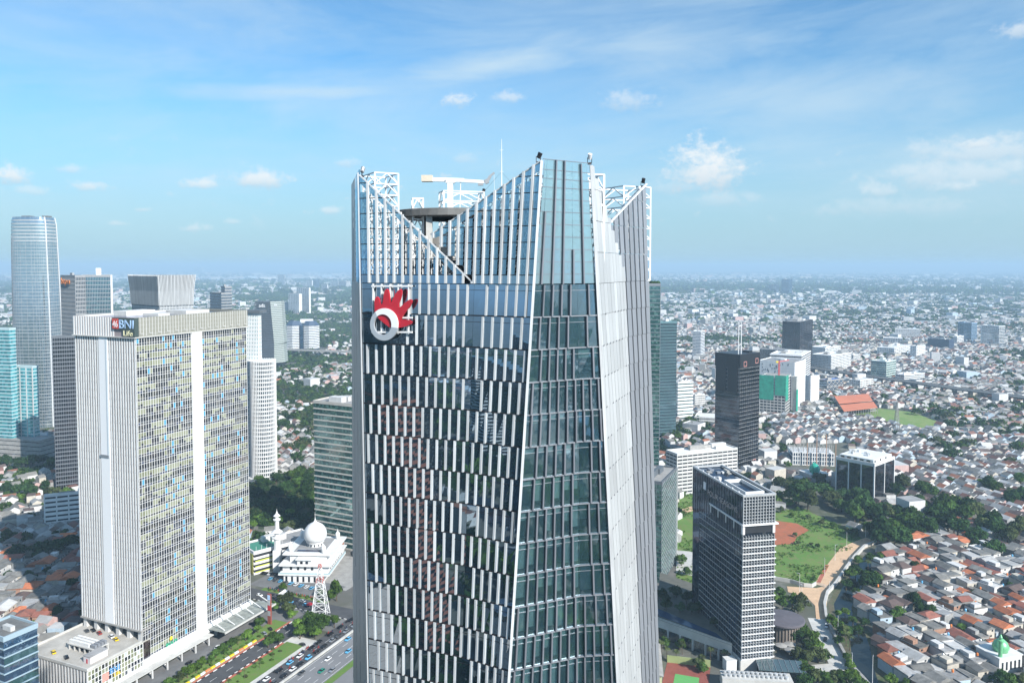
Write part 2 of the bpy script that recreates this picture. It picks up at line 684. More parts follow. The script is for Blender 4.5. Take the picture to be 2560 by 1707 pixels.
G_GREY = Mglass('grey_glass', (.05, .065, .08), (.8, .9, 1.0), .30, (1.5, 1.5, 2), (.11, .13, .14), .3, .10)
G_CYAN = Mglass('cyan_glass', (.04, .22, .26), (.6, .95, 1.0), .20, (2.0, 2.0, 4), (.10, .38, .42), .5, .08)
G_GREEN = Mglass('green_glass', (.015, .055, .05), (.7, .95, .92), .22, (1.6, 1.6, 2), (.08, .16, .14), .3, .10)
G_DARKW = Mglass('dark_window', (.025, .03, .036), (.8, .9, 1), .12, (1.6, 1.6, 3), (.12, .12, .11), .2, .08)
G_HOTEL = Mglass('hotel_glass', (.012, .016, .024), (.30, .38, .50), .14, (2.0, 2.0, 3.4), (.05, .055, .06), .3, .06)
BLIND = M('roller_blind', (.36, .52, .52), .7, 0, .08, .8, .15)
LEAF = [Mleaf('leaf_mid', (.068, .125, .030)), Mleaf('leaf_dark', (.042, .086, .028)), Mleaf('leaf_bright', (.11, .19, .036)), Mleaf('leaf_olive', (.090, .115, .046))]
BARK = M('bark', (.10, .075, .05), .9, 0, .3, 2)
GRASS = Mmix('grass_mix', (.095, .20, .030), (.13, .21, .04), (.20, .16, .075), .05, .25)
LAWN = Mmix('lawn_mix', (.09, .19, .03), (.12, .20, .035), (.15, .17, .06), .06, .4)
EARTH = Mmix('earth_mix', (.42, .12, .055), (.34, .11, .05), (.24, .13, .06), .08, .5)
PATHM = M('sandy_paving', (.62, .42, .26), .85, 0, .16, .25)
PITCHM = Mmix('pitch_mix', (.14, .24, .05), (.19, .27, .07), (.26, .26, .10), .03, .12)
GROUND = Mmix('city_ground', (.13, .125, .115), (.07, .085, .045), (.20, .19, .17), .006, .05)
WATER = Mglass('river_water', (.014, .017, .016), (.6, .7, .7), .02, (500, 500, 500), None, 0, .2, .08)
TYRE = M('tyre', (.015, .015, .016), .85)
CARGLASS = M('car_glass', (.012, .014, .017), .08)
CUBE = MB().box(-.5, .5, -.5, .5, -.5, .5).mesh('box', WHITE)

# ------------------------------------------------------------------ keep-out areas for the scattered city
KEEP = []   # (bbox, polygon)


def keepout(pts, pad=0.0):
    if pad:
        cx = sum(p[0] for p in pts) / len(pts)
        cy = sum(p[1] for p in pts) / len(pts)
        q = []
        for p in pts:
            d = math.hypot(p[0] - cx, p[1] - cy) or 1
            q.append((p[0] + (p[0] - cx) / d * pad, p[1] + (p[1] - cy) / d * pad))
        pts = q
    KEEP.append(np.array([(p[0], p[1]) for p in pts], float))


def inside(poly, X, Y):
    r = np.zeros(X.shape, bool)
    n = len(poly)
    j = n - 1
    for i in range(n):
        xi, yi, xj, yj = poly[i][0], poly[i][1], poly[j][0], poly[j][1]
        c = ((yi > Y) != (yj > Y)) & (X < (xj - xi) * (Y - yi) / (yj - yi + 1e-12) + xi)
        r ^= c
        j = i
    return r


def blocked(X, Y):
    r = np.zeros(X.shape, bool)
    for p in KEEP:
        s = (X > p[:, 0].min()) & (X < p[:, 0].max()) & (Y > p[:, 1].min()) & (Y < p[:, 1].max()) & ~r
        if s.any():
            r[s] |= inside(p, X[s], Y[s])
    return r


# ------------------------------------------------------------------ ground
gm = MB()
gm.quad((-45000, -20000, 0), (45000, -20000, 0), (45000, 60000, 0), (-45000, 60000, 0))
ground = struct(gm.obj('ground', GROUND))

# ------------------------------------------------------------------ the glass tower in front
ZB = 217.7            # foot of the crown
FH = 4.2


def edge(ut, vt, ub, vb, Y, Yb=None):
    a, b = AT(ut, vt, Y), AT(ub, vb, Yb or Y)
    return (a, b)


ED = {0: edge(880, 704, 884, 1707, 130), 1: edge(904, 704, 923.6, 1707, 109), 2: edge(1186, 704, 1153, 1707, 103.7),
      3: edge(1335.5, 711, 1272.6, 1707, 100), 'c': edge(1444, 711, 1452, 1707, 103.2, 104.0), 4: edge(1491, 711, 1542, 1707, 104.5),
      5: edge(1563, 704, 1603, 1707, 119), 6: edge(1621.6, 702, 1648, 1707, 126.4)}
for k, (x, y) in {7: (21.0, 140), 8: (11, 150), 9: (-1, 154), 10: (-15, 150), 11: (-22, 141)}.items():
    ED[k] = (Vector((x, y, ZB)), Vector((x, y, 160)))


def ep(k, z):
    a, b = ED[k]
    t = (a.z - z) / (a.z - b.z)
    return Vector((a.x + (b.x - a.x) * t, a.y + (b.y - a.y) * t, z))


def fp(fc, s, z, off=0.0):
    a, b = ep(fc[0], z), ep(fc[1], z)
    p = a + (b - a) * s
    if off:
        d = (b - a)
        p = p + Vector((d.y, -d.x, 0)).normalized() * off
    return p


def slab(mb, fc, s0, s1, z0, z1, o0, o1, m=0, z1b=None, z0b=None, t=(0, 0)):
    """solid plate lying on a facet between offsets o0 (inner) and o1 (outer); z1b/z0b: heights at s1; t: tilt"""
    z1b = z1 if z1b is None else z1b
    z0b = z0 if z0b is None else z0b
    a, b = t
    P = [fp(fc, s0, z0, o0 - a - b), fp(fc, s1, z0b, o0 + a - b), fp(fc, s1, z0b, o1 + a - b), fp(fc, s0, z0, o1 - a - b),
         fp(fc, s0, z1, o0 - a + b), fp(fc, s1, z1b, o0 + a + b), fp(fc, s1, z1b, o1 + a + b), fp(fc, s0, z1, o1 - a + b)]
    return mb.hexa([P[3], P[2], P[1], P[0], P[7], P[6], P[5], P[4]], m)


T = thing('glass_tower', 'tall twisting glass and silver tower with jagged open crown and red hand emblem', 'skyscraper', (4, 122, 0))
TO = Vector((-4, -122, 0))


def tpart(name, mb, mat, kind=None, smooth=False):
    mb.v = [(x - 4, y - 122, z) for x, y, z in mb.v]
    return mb.obj(name, mat, T, smooth, kind)


B1, B2, C1, C2, DD, EE, AA = (1, 2), (2, 3), (3, 'c'), ('c', 4), (4, 5), (5, 6), (0, 1)
ring = [0, 1, 2, 3, 'c', 4, 5, 6, 7, 8, 9, 10, 11]
inset = {0: .35, 1: .35, 2: .35, 3: .9, 'c': 1.6, 4: .9, 5: .35, 6: .35}
core = MB()
cen = Vector((2, 126, 0))
lv = [0, 60, 120, 150] + [ZB - FH * k for k in range(16, -1, -1) if ZB - FH * k > 151]
vs, fs = [], []
for z in lv:
    for k in ring:
        p = ep(k, max(z, 120))
        d = (Vector((cen.x, cen.y, p.z)) - p).normalized()
        p = p + d * inset.get(k, .1)
        vs.append((p.x, p.y, z))
n = len(ring)
for i in range(len(lv) - 1):
    for j in range(n):
        k = (j + 1) % n
        fs.append((i * n + j, i * n + k, (i + 1) * n + k, (i + 1) * n + j))
fs.append(tuple(range((len(lv) - 1) * n, len(lv) * n)))
core.add(vs, fs)
tpart('core', core, DARK)

NR = 16
rest_pane, rest_fin, rest_panel = MB(), MB(), MB()
npane = nfin = 0
offs = [0.35, .05, .55, .2, .8, .45, .95, .3, .7, .1, .5, .85, .25, .6, 0, .4]
tr = random.Random(5)
for r in range(NR):
    z1 = ZB - FH * r
    z0 = z1 - FH
    for fc, nc, gm_, fm, fw, fd in ((B1, 12, G_TOWER, FINW, .27, .19), (B2, 6, G_TOWER, FINW, .27, .20), (C1, 5, G_CLEAR, GREYFIN, .22, .34), (C2, 3, G_CLEAR, GREYFIN, .22, .34)):
        W = (fp(fc, 1, z0) - fp(fc, 0, z0)).length
        if fc in (B1, B2):
            nc = max(4, round(W / 1.33))
        else:
            nc = max(2, round(W / 1.36))
        o = offs[r] if fc in (B1, B2) else offs[(r * 3 + 1) % 16]
        cut = [0.0] + [c for c in [(k + o) / nc for k in range(nc + 1)] if 0.35 / nc < c < 1 - (.35 if fc != B1 else .04) / nc] + [1.0]
        for i in range(len(cut) - 1):
            s0, s1 = cut[i], cut[i + 1]
            g = 0.012 / W
            tt = (tr.gauss(0, .0022), tr.gauss(0, .0022))
            if npane < 300:
                mb = MB()
                slab(mb, fc, s0 + g, s1 - g, z0 + .10, z1 - .06, -.05, 0, 0, t=tt)
                tpart('pane', mb, gm_)
                npane += 1
            else:
                slab(rest_pane, fc, s0 + g, s1 - g, z0 + .10, z1 - .06, -.05, 0, 1 if fc in (C1, C2) else 0, t=tt)
            # fin at the left end of every bay but the first
            if i > 0:
                h = fw / 2 / W
                # a few fins are missing behind the emblem
                hidden = fc == B1 and r in (0, 1) and s0 < .42 and r == 1
                if hidden:
                    pass
                elif nfin < 300:
                    mb = MB()
                    slab(mb, fc, s0 - h, s0 + h, z0 + .02 + tr.uniform(-.03, .03), z1 - .10 + tr.uniform(-.04, .04), .005, fd + tr.uniform(-.02, .02), t=(tr.gauss(0, .006), tr.gauss(0, .008)))
                    tpart('fin', mb, fm)
                    nfin += 1
                else:
                    slab(rest_fin, fc, s0 - h, s0 + h, z0 + .02, z1 - .10, .005, fd, 1 if fm is GREYFIN else 0)
        # ledge under the row and a transom near its head
        mb = MB()
        dark = fc in (B1, B2)
        slab(mb, fc, 0, 1, z0 - .07, z0 + .07, -.1, .10 if dark else .22)
        tpart('ledge', mb, STEELD if dark else PANELD)
        mb = MB()
        slab(mb, fc, 0, 1, z1 - .86, z1 - .80, -.03, .03)
        tpart('transom', mb, STEELD if dark else PANELD)
        if not dark and r >= 2:
            # roller blinds behind the clear panes, let down to different heights
            for i in range(len(cut) - 1):
                dn = tr.choice([.25, .3, .55, .8, .9, 1.0]) if r >= 6 else tr.choice([.22, .25, .3, .35])
                if tr.random() < .12:
                    continue
                s0, s1 = cut[i] + .12 / W, cut[i + 1] - .12 / W
                if s1 - s0 < .02:
                    continue
                mb = MB()
                slab(mb, fc, s0, s1, z1 - .15 - (FH - .5) * dn, z1 - .15, -.32, -.29)
                tpart('blind', mb, BLIND)
        if not dark and r >= 1:
            mb = MB()
            slab(mb, fc, .02, .98, z0 - .05, z0 + .5, -.75, -.12)
            tpart('floor_edge', mb, CONCD)
    # metal-clad faces
    for fc, nc, mt, gap, tilt in ((DD, 9, PANEL, .07, .05), (EE, 5, PANELD, .30, .12), (AA, 4, PANELD, .06, .06)):
        for i in range(nc):
            s0, s1 = i / nc + gap / nc * .5, (i + 1) / nc - gap / nc * .5
            mb = MB()
            a = tr.gauss(0, .006) + (0.02 if fc == EE else 0)
            slab(mb, fc, s0, s1, z0 + .02, z1 - .03, -.12, .02 + tilt, 0, t=(a, -.04))
            tpart('metal_panel', mb, mt)
    mb = MB()
    for i in range(10):
        if tr.random() < .85:
            slab(mb, DD, i / 9 * .985 + .002, i / 9 * .985 + .012, z0 - .1, z0 + .12, .02, .16)
    b_ = tpart('bracket', mb, GREYFIN, 'stuff')
if rest_pane.v:
    tpart('small_panes', rest_pane, [G_TOWER, G_CLEAR], 'stuff')
if rest_fin.v:
    tpart('small_fins', rest_fin, [FINW, GREYFIN], 'stuff')
# cladding below the picture and round the back
low = MB()
zl = ZB - FH * NR
for fc, m_ in ((B1, 0), (B2, 0), (C1, 0), (C2, 0), (DD, 1), (EE, 1), (AA, 1)):
    z = 2.0
    for zz in np.linspace(2, zl, 9)[:-1]:
        z1 = zz + (zl - 2) / 8
        a, b = fp(fc, 0, max(zz, 120)), fp(fc, 1, max(zz, 120))
        c, d = fp(fc, 1, max(z1, 120)), fp(fc, 0, max(z1, 120))
        low.quad((a.x, a.y, zz), (b.x, b.y, zz), (c.x, c.y, z1 - .1), (d.x, d.y, z1 - .1), m_)
tpart('lower_cladding', low, [G_TOWER, PANEL])
back = MB()
for fc in ((6, 7), (7, 8), (8, 9), (9, 10), (10, 11), (11, 0)):
    for i in range(4):
        for r in range(14):
            z1 = ZB - r * 15.5
            slab(back, fc, i / 4 + .01, (i + 1) / 4 - .01, z1 - 15.4, z1 - .05, .0, .12)
tpart('rear_cladding', back, PANELD, 'stuff')
for k, w in ((1, .16), (3, .34), (4, .40)):
    mb = MB()
    a, b = ep(k, 120), ep(k, ZB + (15.6 if k != 1 else 15.2))
    d = (a - Vector((cen.x, cen.y, a.z))).normalized() * .22
    mb.bar(a + d, b + d, w, w)
    tpart('edge_trim', mb, FINW)

# ---- crown
ZH = 233.4


def crown_sheet(fc, n, s_lo, s_hi, zlo, zhi, side, fin, skip_low=False):
    """open screen: fins, a strip of glass beside each fin, glass band along foot and along the sloping top"""
    W = (fp(fc, 1, ZB) - fp(fc, 0, ZB)).length
    st = 1.27 / W
    k0, k1 = math.floor(s_lo / st), math.ceil(s_hi / st)
    for k in range(k0, k1):
        s0, s1 = max(s_lo, k * st), min(s_hi, (k + 1) * st)
        if s1 - s0 < .01:
            continue
        a, b = zhi(s0), zhi(s1)
        l0, l1 = zlo(s0), zlo(s1)
        sm = s0 + (s1 - s0) * .48
        q0, q1 = (sm, s1) if side else (s0, s0 + (s1 - s0) * .58)
        bh = 1.15
        if min(a, b) - max(l0, l1) > .4:
            # foot band
            if l0 < ZB + .1 and l1 < ZB + .1 and min(a, b) > ZB + 1.2:
                mb = MB()
                slab(mb, fc, s0 + .003, s1 - .003, ZB + .03, ZB + 1.15, -.05, 0)
                tpart('pane', mb, G_TOWER)
                foot = ZB + 1.2
            else:
                foot = max(l0, l1)
            # sloping head band
            mb = MB()
            slab(mb, fc, s0 + .003, s1 - .003, max(a - bh, l0), a - .05, -.05, 0, 0, b - .05, max(b - bh, l1))
            tpart('pane', mb, G_CROWN)
            # vertical strip, cut by the floor lines
            za = min(zhi(q0), zhi(q1)) - bh - .05
            z = foot
            full = k in (k0,) if side else s1 > s_hi - st * 1.01
            if full:
                q0, q1 = s0, s1
            while z < za - .2:
                zz = min(za, z + 2.1)
                mb = MB()
                slab(mb, fc, q0 + .003, q1 - .003, z + .03, zz - .02, -.05, 0, 0, t=(tr.gauss(0, .004), tr.gauss(0, .003)))
                tpart('pane', mb, G_CROWN)
                z = zz
        if k > k0 and s0 > s_lo + .02:
            h = .13 / W
            mb = MB()
            slab(mb, fc, s0 - h, s0 + h, l0 + .02 if l0 > ZB + .1 else ZB + .05, a + .08, .005, .34)
            tpart('fin', mb, fin)
    # level rails
    z = ZB + 1.18
    i = 0
    while z < ZH:
        ss = [s for s in np.linspace(s_lo, s_hi, 200) if zlo(s) <= z <= zhi(s) - .1]
        if len(ss) > 4:
            mb = MB()
            slab(mb, fc, ss[0], ss[-1], z - .06, z + .06, -.09, .03)
            tpart('rail', mb, STEELD)
        z += 2.1
    # sloping cap rail
    mb = MB()
    mb.bar(fp(fc, s_lo, zhi(s_lo), .05), fp(fc, s_hi, zhi(s_hi), .05), .20, .16)
    tpart('cap_rail', mb, FINW)
    # lattice frame just behind
    mb = MB()
    w = .11
    prev = None
    for k in range(k0, k1 + 1):
        s = min(max(k * st, s_lo), s_hi)
        zt = zhi(s) - .6
        zl_ = max(zlo(s), ZB)
        if zt - zl_ < .8:
            prev = None
            continue
        mb.bar(fp(fc, s, zl_, -.9), fp(fc, s, zt, -.9), w)
        mb.bar(fp(fc, s, zl_, -2.2), fp(fc, s, zt, -2.2), w)
        zz = zl_
        while zz < zt - .3:
            z2 = min(zz + 1.4, zt)
            mb.bar(fp(fc, s, zz, -.9), fp(fc, s, z2, -2.2), w * .7)
            mb.bar(fp(fc, s, z2, -.9), fp(fc, s, z2, -2.2), w * .8)
            if prev is not None and z2 < prev[1]:
                mb.bar(fp(fc, prev[0], zz, -1.0), fp(fc, s, z2, -1.0), w * .7)
                mb.bar(fp(fc, prev[0], z2, -1.0), fp(fc, s, zz, -1.0), w * .7)
            zz = z2
        prev = (s, zt)
    tpart('lattice', mb, STEELW, 'stuff')


crown_sheet(B1, 12, 0, 1, lambda s: ZB, lambda s: 232.6 + (ZB - 232.6) * s, True, FINW)
crown_sheet(B2, 6, -.78, 1, lambda s: ZB if s >= 0 else ZB + (224.2 - ZB) * s / -.78, lambda s: 224.3 + (233.4 - 224.3) * (s + .78) / 1.78, False, FINW)
# pale glass over the tall corner
CC = (3, 4)
Wc = (fp(CC, 1, ZB) - fp(CC, 0, ZB)).length
cols = [.06, .10, .27, .44, .61, .78, .93]
zz = [ZB + .05, ZB + 1.3, ZB + 2.9, ZB + 4.5, ZB + 6.1, ZB + 7.7, ZB + 9.3, ZB + 10.9, ZB + 12.4, ZB + 13.5, ZB + 14.6, ZH + .2]
for i in range(len(cols) - 1):
    for j in range(len(zz) - 1):
        f0 = 1 - .10 * (1 - j / len(zz))
        a = cols[i] if i else .06 * (j / 11)
        b = cols[i + 1] if i < 5 else 1 - .07 * (j / 11) ** .6
        mb = MB()
        slab(mb, CC, a + .003, b - .003, zz[j] + .02, zz[j + 1] - .02, -.05, 0, 0, t=(tr.gauss(0, .003), tr.gauss(0, .003)))
        tpart('pane', mb, G_PALE)
for j, z in enumerate(zz[1:]):
    mb = MB()
    slab(mb, CC, .02, .97, z - .04, z + .04, -.06, .03)
    tpart('rail', mb, GREYFIN)
for c, z0, z1 in ((.10, ZB, ZB + 9.3), (.27, ZB, ZH + .2), (.44, ZB, ZH + .2), (.61, ZB, ZB + 4.5), (.78, ZB, ZH)):
    mb = MB()
    slab(mb, CC, c - .011, c + .011, z0, z1, .005, .32)
    tpart('fin', mb, GREYFIN)
# stepped silver screen and the grey one behind it
for i in range(9):
    mb = MB()
    zt = 233.4 - 15.2 * (i / 9) ** 1.05
    z = ZB
    lv_ = [ZB, ZB + 4.2, ZB + 8.4, ZB + 12.6, 240]
    for a, b in zip(lv_, lv_[1:]):
        if a < zt - .1:
            mb = MB()
            slab(mb, DD, i / 9 + .002, (i + 1) / 9 - .002, a + .03, min(b, zt) - .03, -.10, .08, t=(tr.gauss(0, .004), -.03))
            tpart('metal_panel', mb, PANEL)
ne = 8
for i in range(ne):
    s0 = -.55 + 1.55 * i / ne
    s1 = -.55 + 1.55 * (i + 1) / ne
    zt = 226.2 + (233.1 - 226.2) * (s0 + .55) / 1.55
    ztb = 226.2 + (233.1 - 226.2) * (s1 + .55) / 1.55
    z0 = ZB if s0 > -.1 else ZB + 8.4 * min(1, -s0 / .55) * .9
    a = z0
    for b in (ZB + 4.2, ZB + 8.4, ZB + 12.6, 260):
        if b < a + .3:
            continue
        if a < zt - .2:
            mb = MB()
            last = b > zt
            slab(mb, EE, s0 + .02, s1 - .05, a + .03, (zt if last else b) - .03, -.10, .10, 0, (ztb if last else b) - .03, t=(.03, -.03))
            tpart('metal_panel', mb, PANELD)
            a = b
mb = MB()
mb.bar(fp(EE, -.55, 226.2, .1), fp(EE, 1, 233.2, .1), .28, .2)
tpart('cap_rail', mb, FINW)
for k in range(4):
    mb = MB()
    slab(mb, AA, k / 4 + .02, (k + 1) / 4 - .02, ZB, 233.4, -.1, .06)
    tpart('metal_panel', mb, G_CROWN if k > 1 else PANELD)


def lattice_box(cx, cy, w, d, z0, z1, step, t, rot=0.0):
    mb = MB()
    c, s = math.cos(rot), math.sin(rot)
    P = [(cx + c * a - s * b, cy + s * a + c * b) for a, b in ((-w / 2, -d / 2), (w / 2, -d / 2), (w / 2, d / 2), (-w / 2, d / 2))]
    nz = max(2, round((z1 - z0) / step))
    for x, y in P:
        mb.bar((x, y, z0), (x, y, z1), t * 1.5)
    for i in range(nz + 1):
        z = z0 + (z1 - z0) * i / nz
        for j in range(4):
            a, b = P[j], P[(j + 1) % 4]
            mb.bar((*a, z), (*b, z), t)
            m_ = ((a[0] + b[0]) / 2, (a[1] + b[1]) / 2)
            if i < nz:
                z2 = z0 + (z1 - z0) * (i + 1) / nz
                mb.bar((*a, z), (*m_, z2), t * .8)
                mb.bar((*b, z), (*m_, z2), t * .8)
    return mb


for a in ((-19.6, 117.6, 3.6, 5.5, ZB, 233.6, 1.6, .15, .5), (8.4, 109.5, 7.5, 4.5, ZB, 232.6, 2.2, .18, .35), (18.9, 130.5, 5.4, 6.0, ZB, 232.9, 1.7, .17, .5), (-9.4, 147, 7.6, 4.0, ZB, 233.8, 1.8, .18, .3),
          (-14.5, 121, 1.6, 1.6, ZB, 230.4, 1.6, .13, .2)):
    tpart('truss', lattice_box(*a), STEELW, 'stuff')
# concrete drum and its ring roof
mb = MB()
mb.lathe([(8.4, 227.6), (9.4, 227.7), (9.4, 228.7), (9.0, 228.8), (6.0, 228.8), (6.0, 227.6)], 40, -9.6, 127)
tpart('ring_beam', mb, CONCD)
for i in range(12):
    a = 2 * PI * i / 12 + .15
    mb = MB()
    x, y = -9.6 + 8.1 * math.cos(a), 127 + 8.1 * math.sin(a)
    mb.box(x - .45, x + .45, y - .45, y + .45, ZB, 227.6)
    tpart('column', mb, CONCL)
mb = MB()
mb.lathe([(6.4, ZB), (6.4, 225.0)], 24, -9.6, 127)
tpart('core_drum', mb, CONC)
mb = MB()
mb.box(-16, 2, 112, 118, ZB + .1, ZB + 3.2)
tpart('plant_room', mb, CONCD)

for nm, fc, s0, s1, o, zt_ in (('shade_backing', B2, -.5, .98, -4.5, 225.5), ('shade_backing', B1, .3, .9, -5, 220.6), ('shade_backing', B2, .3, .98, -7, 229.0)):  # dark panels added to stand in for the shaded crown interior
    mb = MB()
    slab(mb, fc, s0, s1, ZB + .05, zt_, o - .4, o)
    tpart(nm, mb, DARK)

# ---- emblem
sgn = thing('emblem_sign', 'large red hand emblem with white and silver ring on tower facade', 'sign', tuple(fp(B1, .2, 209)))
so = fp(B1, .2, 209)
nB = (ep(2, 209) - ep(1, 209))
nB = Vector((nB.y, -nB.x, 0)).normalized()


def onsign(cxp, cyp, off):
    u, v = 880 + cxp * .13605, 690 + cyp * .13605
    d = Vector(ray(u, v))
    p0 = fp(B1, 0, 209) + nB * off
    t = (p0 - Vector((0, 0, HC))).dot(nB) / d.dot(nB)
    return Vector((0, 0, HC)) + d * t - so


def plate(pts, off, th):
    n = len(pts)
    f = [onsign(*p, off) for p in pts]
    b = [q - nB * th for q in f]
    mb = MB()
    mb.add(f + b, [tuple(range(n))[::-1], tuple(range(n, 2 * n))] + [(i, (i + 1) % n, n + (i + 1) % n, n + i) for i in range(n)])
    return mb


hand = [(415, 650), (414, 560), (411, 480), (420, 412), (445, 378), (474, 387), (495, 435), (515, 505), (540, 532), (560, 500), (573, 420), (583, 330), (602, 262), (635, 233), (664, 262), (680, 340), (690, 425), (702, 503),
        (728, 470), (752, 410), (800, 322), (848, 264), (885, 241), (910, 270), (908, 335), (886, 420), (852, 500), (848, 560), (880, 576), (950, 512), (1010, 461), (1062, 428), (1096, 440), (1094, 482), (1058, 562), (1000, 632),
        (940, 712), (888, 800), (960, 806), (1040, 808), (1102, 842), (1082, 882), (1000, 922), (905, 945), (845, 950), (720, 958), (690, 945), (580, 862), (500, 792), (458, 738), (438, 700)]
plate(hand, .95, .35).obj('hand', RED, sgn)


def ell(cx, cy, rx, ry, a0, a1, n):
    return [(cx + rx * math.cos(a0 + (a1 - a0) * i / n), cy + ry * math.sin(a0 + (a1 - a0) * i / n)) for i in range(n + 1)]


def arcplate(a0, a1, n):
    o = ell(587, 890, 256, 297, a0, a1, n)
    i = ell(560, 892, 163, 189, a0, a1, n)
    mb = MB()
    for k in range(n):
        f = [onsign(*p, 1.15) for p in (o[k], o[k + 1], i[k + 1], i[k])]
        b = [q - nB * .4 for q in f]
        mb.add(f + b, [(3, 2, 1, 0), (4, 5, 6, 7), (0, 1, 5, 4), (2, 3, 7, 6)])
    return mb


arcplate(math.radians(-128), math.radians(13), 28).obj('ring', SIGNW, sgn)
arcplate(math.radians(13), math.radians(232), 40).obj('ring', SILVER, sgn)
fr = MB()
for yy in (185, 1030, 765):
    fr.bar(onsign(360, yy, .45), onsign(1110, yy, .45), .22)
for xx in (385, 540, 700, 850, 1040):
    fr.bar(onsign(xx, 150, .45), onsign(xx, 1060, .45), .16)
fr.obj('frame', STEELW, sgn)

# ---- things standing on the tower
cr = thing('maintenance_crane', 'white facade maintenance crane with long horizontal boom on tower roof', 'crane', (-9.9, 126, 229))
YC = 126.0


def cz(u, v):
    p = AT(u, v, YC)
    return (p.x + 9.9, 0, p.z - 229)


mb = MB()
a, b = cz(1126, 522), cz(1126, 452)
mb.box(a[0] - .44, a[0] + .44, -.45, .45, 0, b[2])
mb.box(a[0] - .7, a[0] + .7, -.5, .5, b[2] - .4, b[2] + .2)
mb.obj('mast', STEELW, cr)
mb = MB()
mb.bar(cz(1080, 449), cz(1160, 451), .55, .62)
mb.bar(cz(1160, 452), cz(1212, 455), .45, .5)
mb.obj('boom', STEELW, cr)
mb = MB()
p = cz(1070, 446)
mb.box(p[0] - 1.0, p[0] + .75, -.7, .7, p[2] - .55, p[2] + .45)
mb.obj('counterweight', M('crane_beige', (.60, .53, .42), .6, 0, .1, .8), cr)
mb = MB()
mb.bar(cz(1212, 456), cz(1221, 452), .6, .7)
mb.bar(cz(1219, 452), cz(1226, 440), .35, .45)
mb.bar(cz(1226, 440), cz(1236, 432), .25, .3)
mb.box(*[cz(1195, 460)[0], cz(1208, 460)[0]], -.3, .3, cz(1195, 464)[2], cz(1195, 459)[2])
mb.obj('jib_head', M('crane_grey', (.35, .36, .37), .5, .3), cr)
mb = MB()
mb.bar(cz(1152, 456), cz(1150, 520), .12)
mb.bar(cz(1235, 434), cz(1237, 500), .04)
mb.obj('stay', STEELW, cr)

am = thing('roof_antenna', 'thin tall white antenna mast with guy wires above the crown', 'antenna', (AT(1254, 490, 130).x, 130, 229))
mb = MB()
zt = ZT(1254, 348, 130) - 229
mb.tube((0, 0, 0), (0, 0, zt * .6), .10, 6, .08)
mb.tube((0, 0, zt * .6), (0, 0, zt), .07, 6, .03)
mb.obj('pole', STEELW, am)
mb = MB()
for z in (.30, .55, .85):
    mb.bar((-.3, 0, zt * z), (.3, 0, zt * z), .05)
mb.obj('crossarm', STEELW, am)
mb = MB()
for dx, dy in ((-5, 0), (5, 0), (0, 5)):
    mb.bar((0, 0, zt * .55), (dx, dy, 1), .025)
mb.obj('guy_wire', STEELD, am)


def searchlight(x, y, z, mat, label, ang):
    t = thing('searchlight', label, 'searchlight', (x, y, z), ang, 'searchlights on the crown corners')
    t.scale = (.72, .72, .8)
    mb = MB()
    mb.tube((0, 0, .9), (.25, -.35, 1.7), .36, 12, .42)
    mb.obj('drum', mat, t)
    mb = MB()
    mb.bar((-.42, 0, .3), (-.42, 0, 1.2), .09)
    mb.bar((.42, 0, .3), (.42, 0, 1.2), .09)
    mb.bar((-.45, 0, .3), (.45, 0, .3), .12)
    mb.obj('yoke', STEELD, t)
    mb = MB()
    mb.lathe([(.4, 0), (.35, .3)], 10)
    mb.obj('base', STEELD, t)


for (u, v, Y, m_, lb, a) in ((905, 437, 110, M('lamp_grey', (.4, .4, .41), .4, .4), 'grey searchlight above the far left crown corner', 2), (1346, 403, 100.5, STEELD, 'black searchlight on the crown peak left of the pale glass', .4), (1474, 405, 105, M('lamp_white', (.7, .7, .7), .4), 'white searchlight on the crown peak right of the pale glass', -.5),
                             (1607, 463, 127, STEELD, 'black searchlight on the far right crown corner', -.3), (1208, 487, 148, STEELD, 'small black searchlight on the rear white truss', 0)):
    p = AT(u, v, Y)
    searchlight(p.x, p.y, p.z - .35, m_, lb, a)

# ------------------------------------------------------------------ other buildings
def solve(C, th, ul, ur, v=900):
    kl, kr = ray(ul, v)[0] / ray(ul, v)[1], ray(ur, v)[0] / ray(ur, v)[1]
    s, c = math.sin(th), math.cos(th)
    wr = (kr * C[1] - C[0]) / (s - kr * c)
    wl = (kl * C[1] - C[0]) / (-c - kl * s)
    return max(wl, 2), max(wr, 2)


def frame_of(name, label, cat, uc, vb, ul, ur, th, group=None, wl=None, wr=None, pad=5):
    th = math.radians(th)
    C = G(uc, vb)
    a, b = solve(C, th, ul, ur)
    wx, wy = wl or a, wr or b
    r = thing(name, label, cat, (C[0], C[1], 0), -th, group)
    s, c = math.sin(th), math.cos(th)

    def W(x, y):
        return (C[0] + x * c + y * s, C[1] - x * s + y * c)
    keepout([W(0, 0), W(0, wy), W(-wx, wy), W(-wx, 0)], pad)
    return r, C, wx, wy, W


br = random.Random(3)


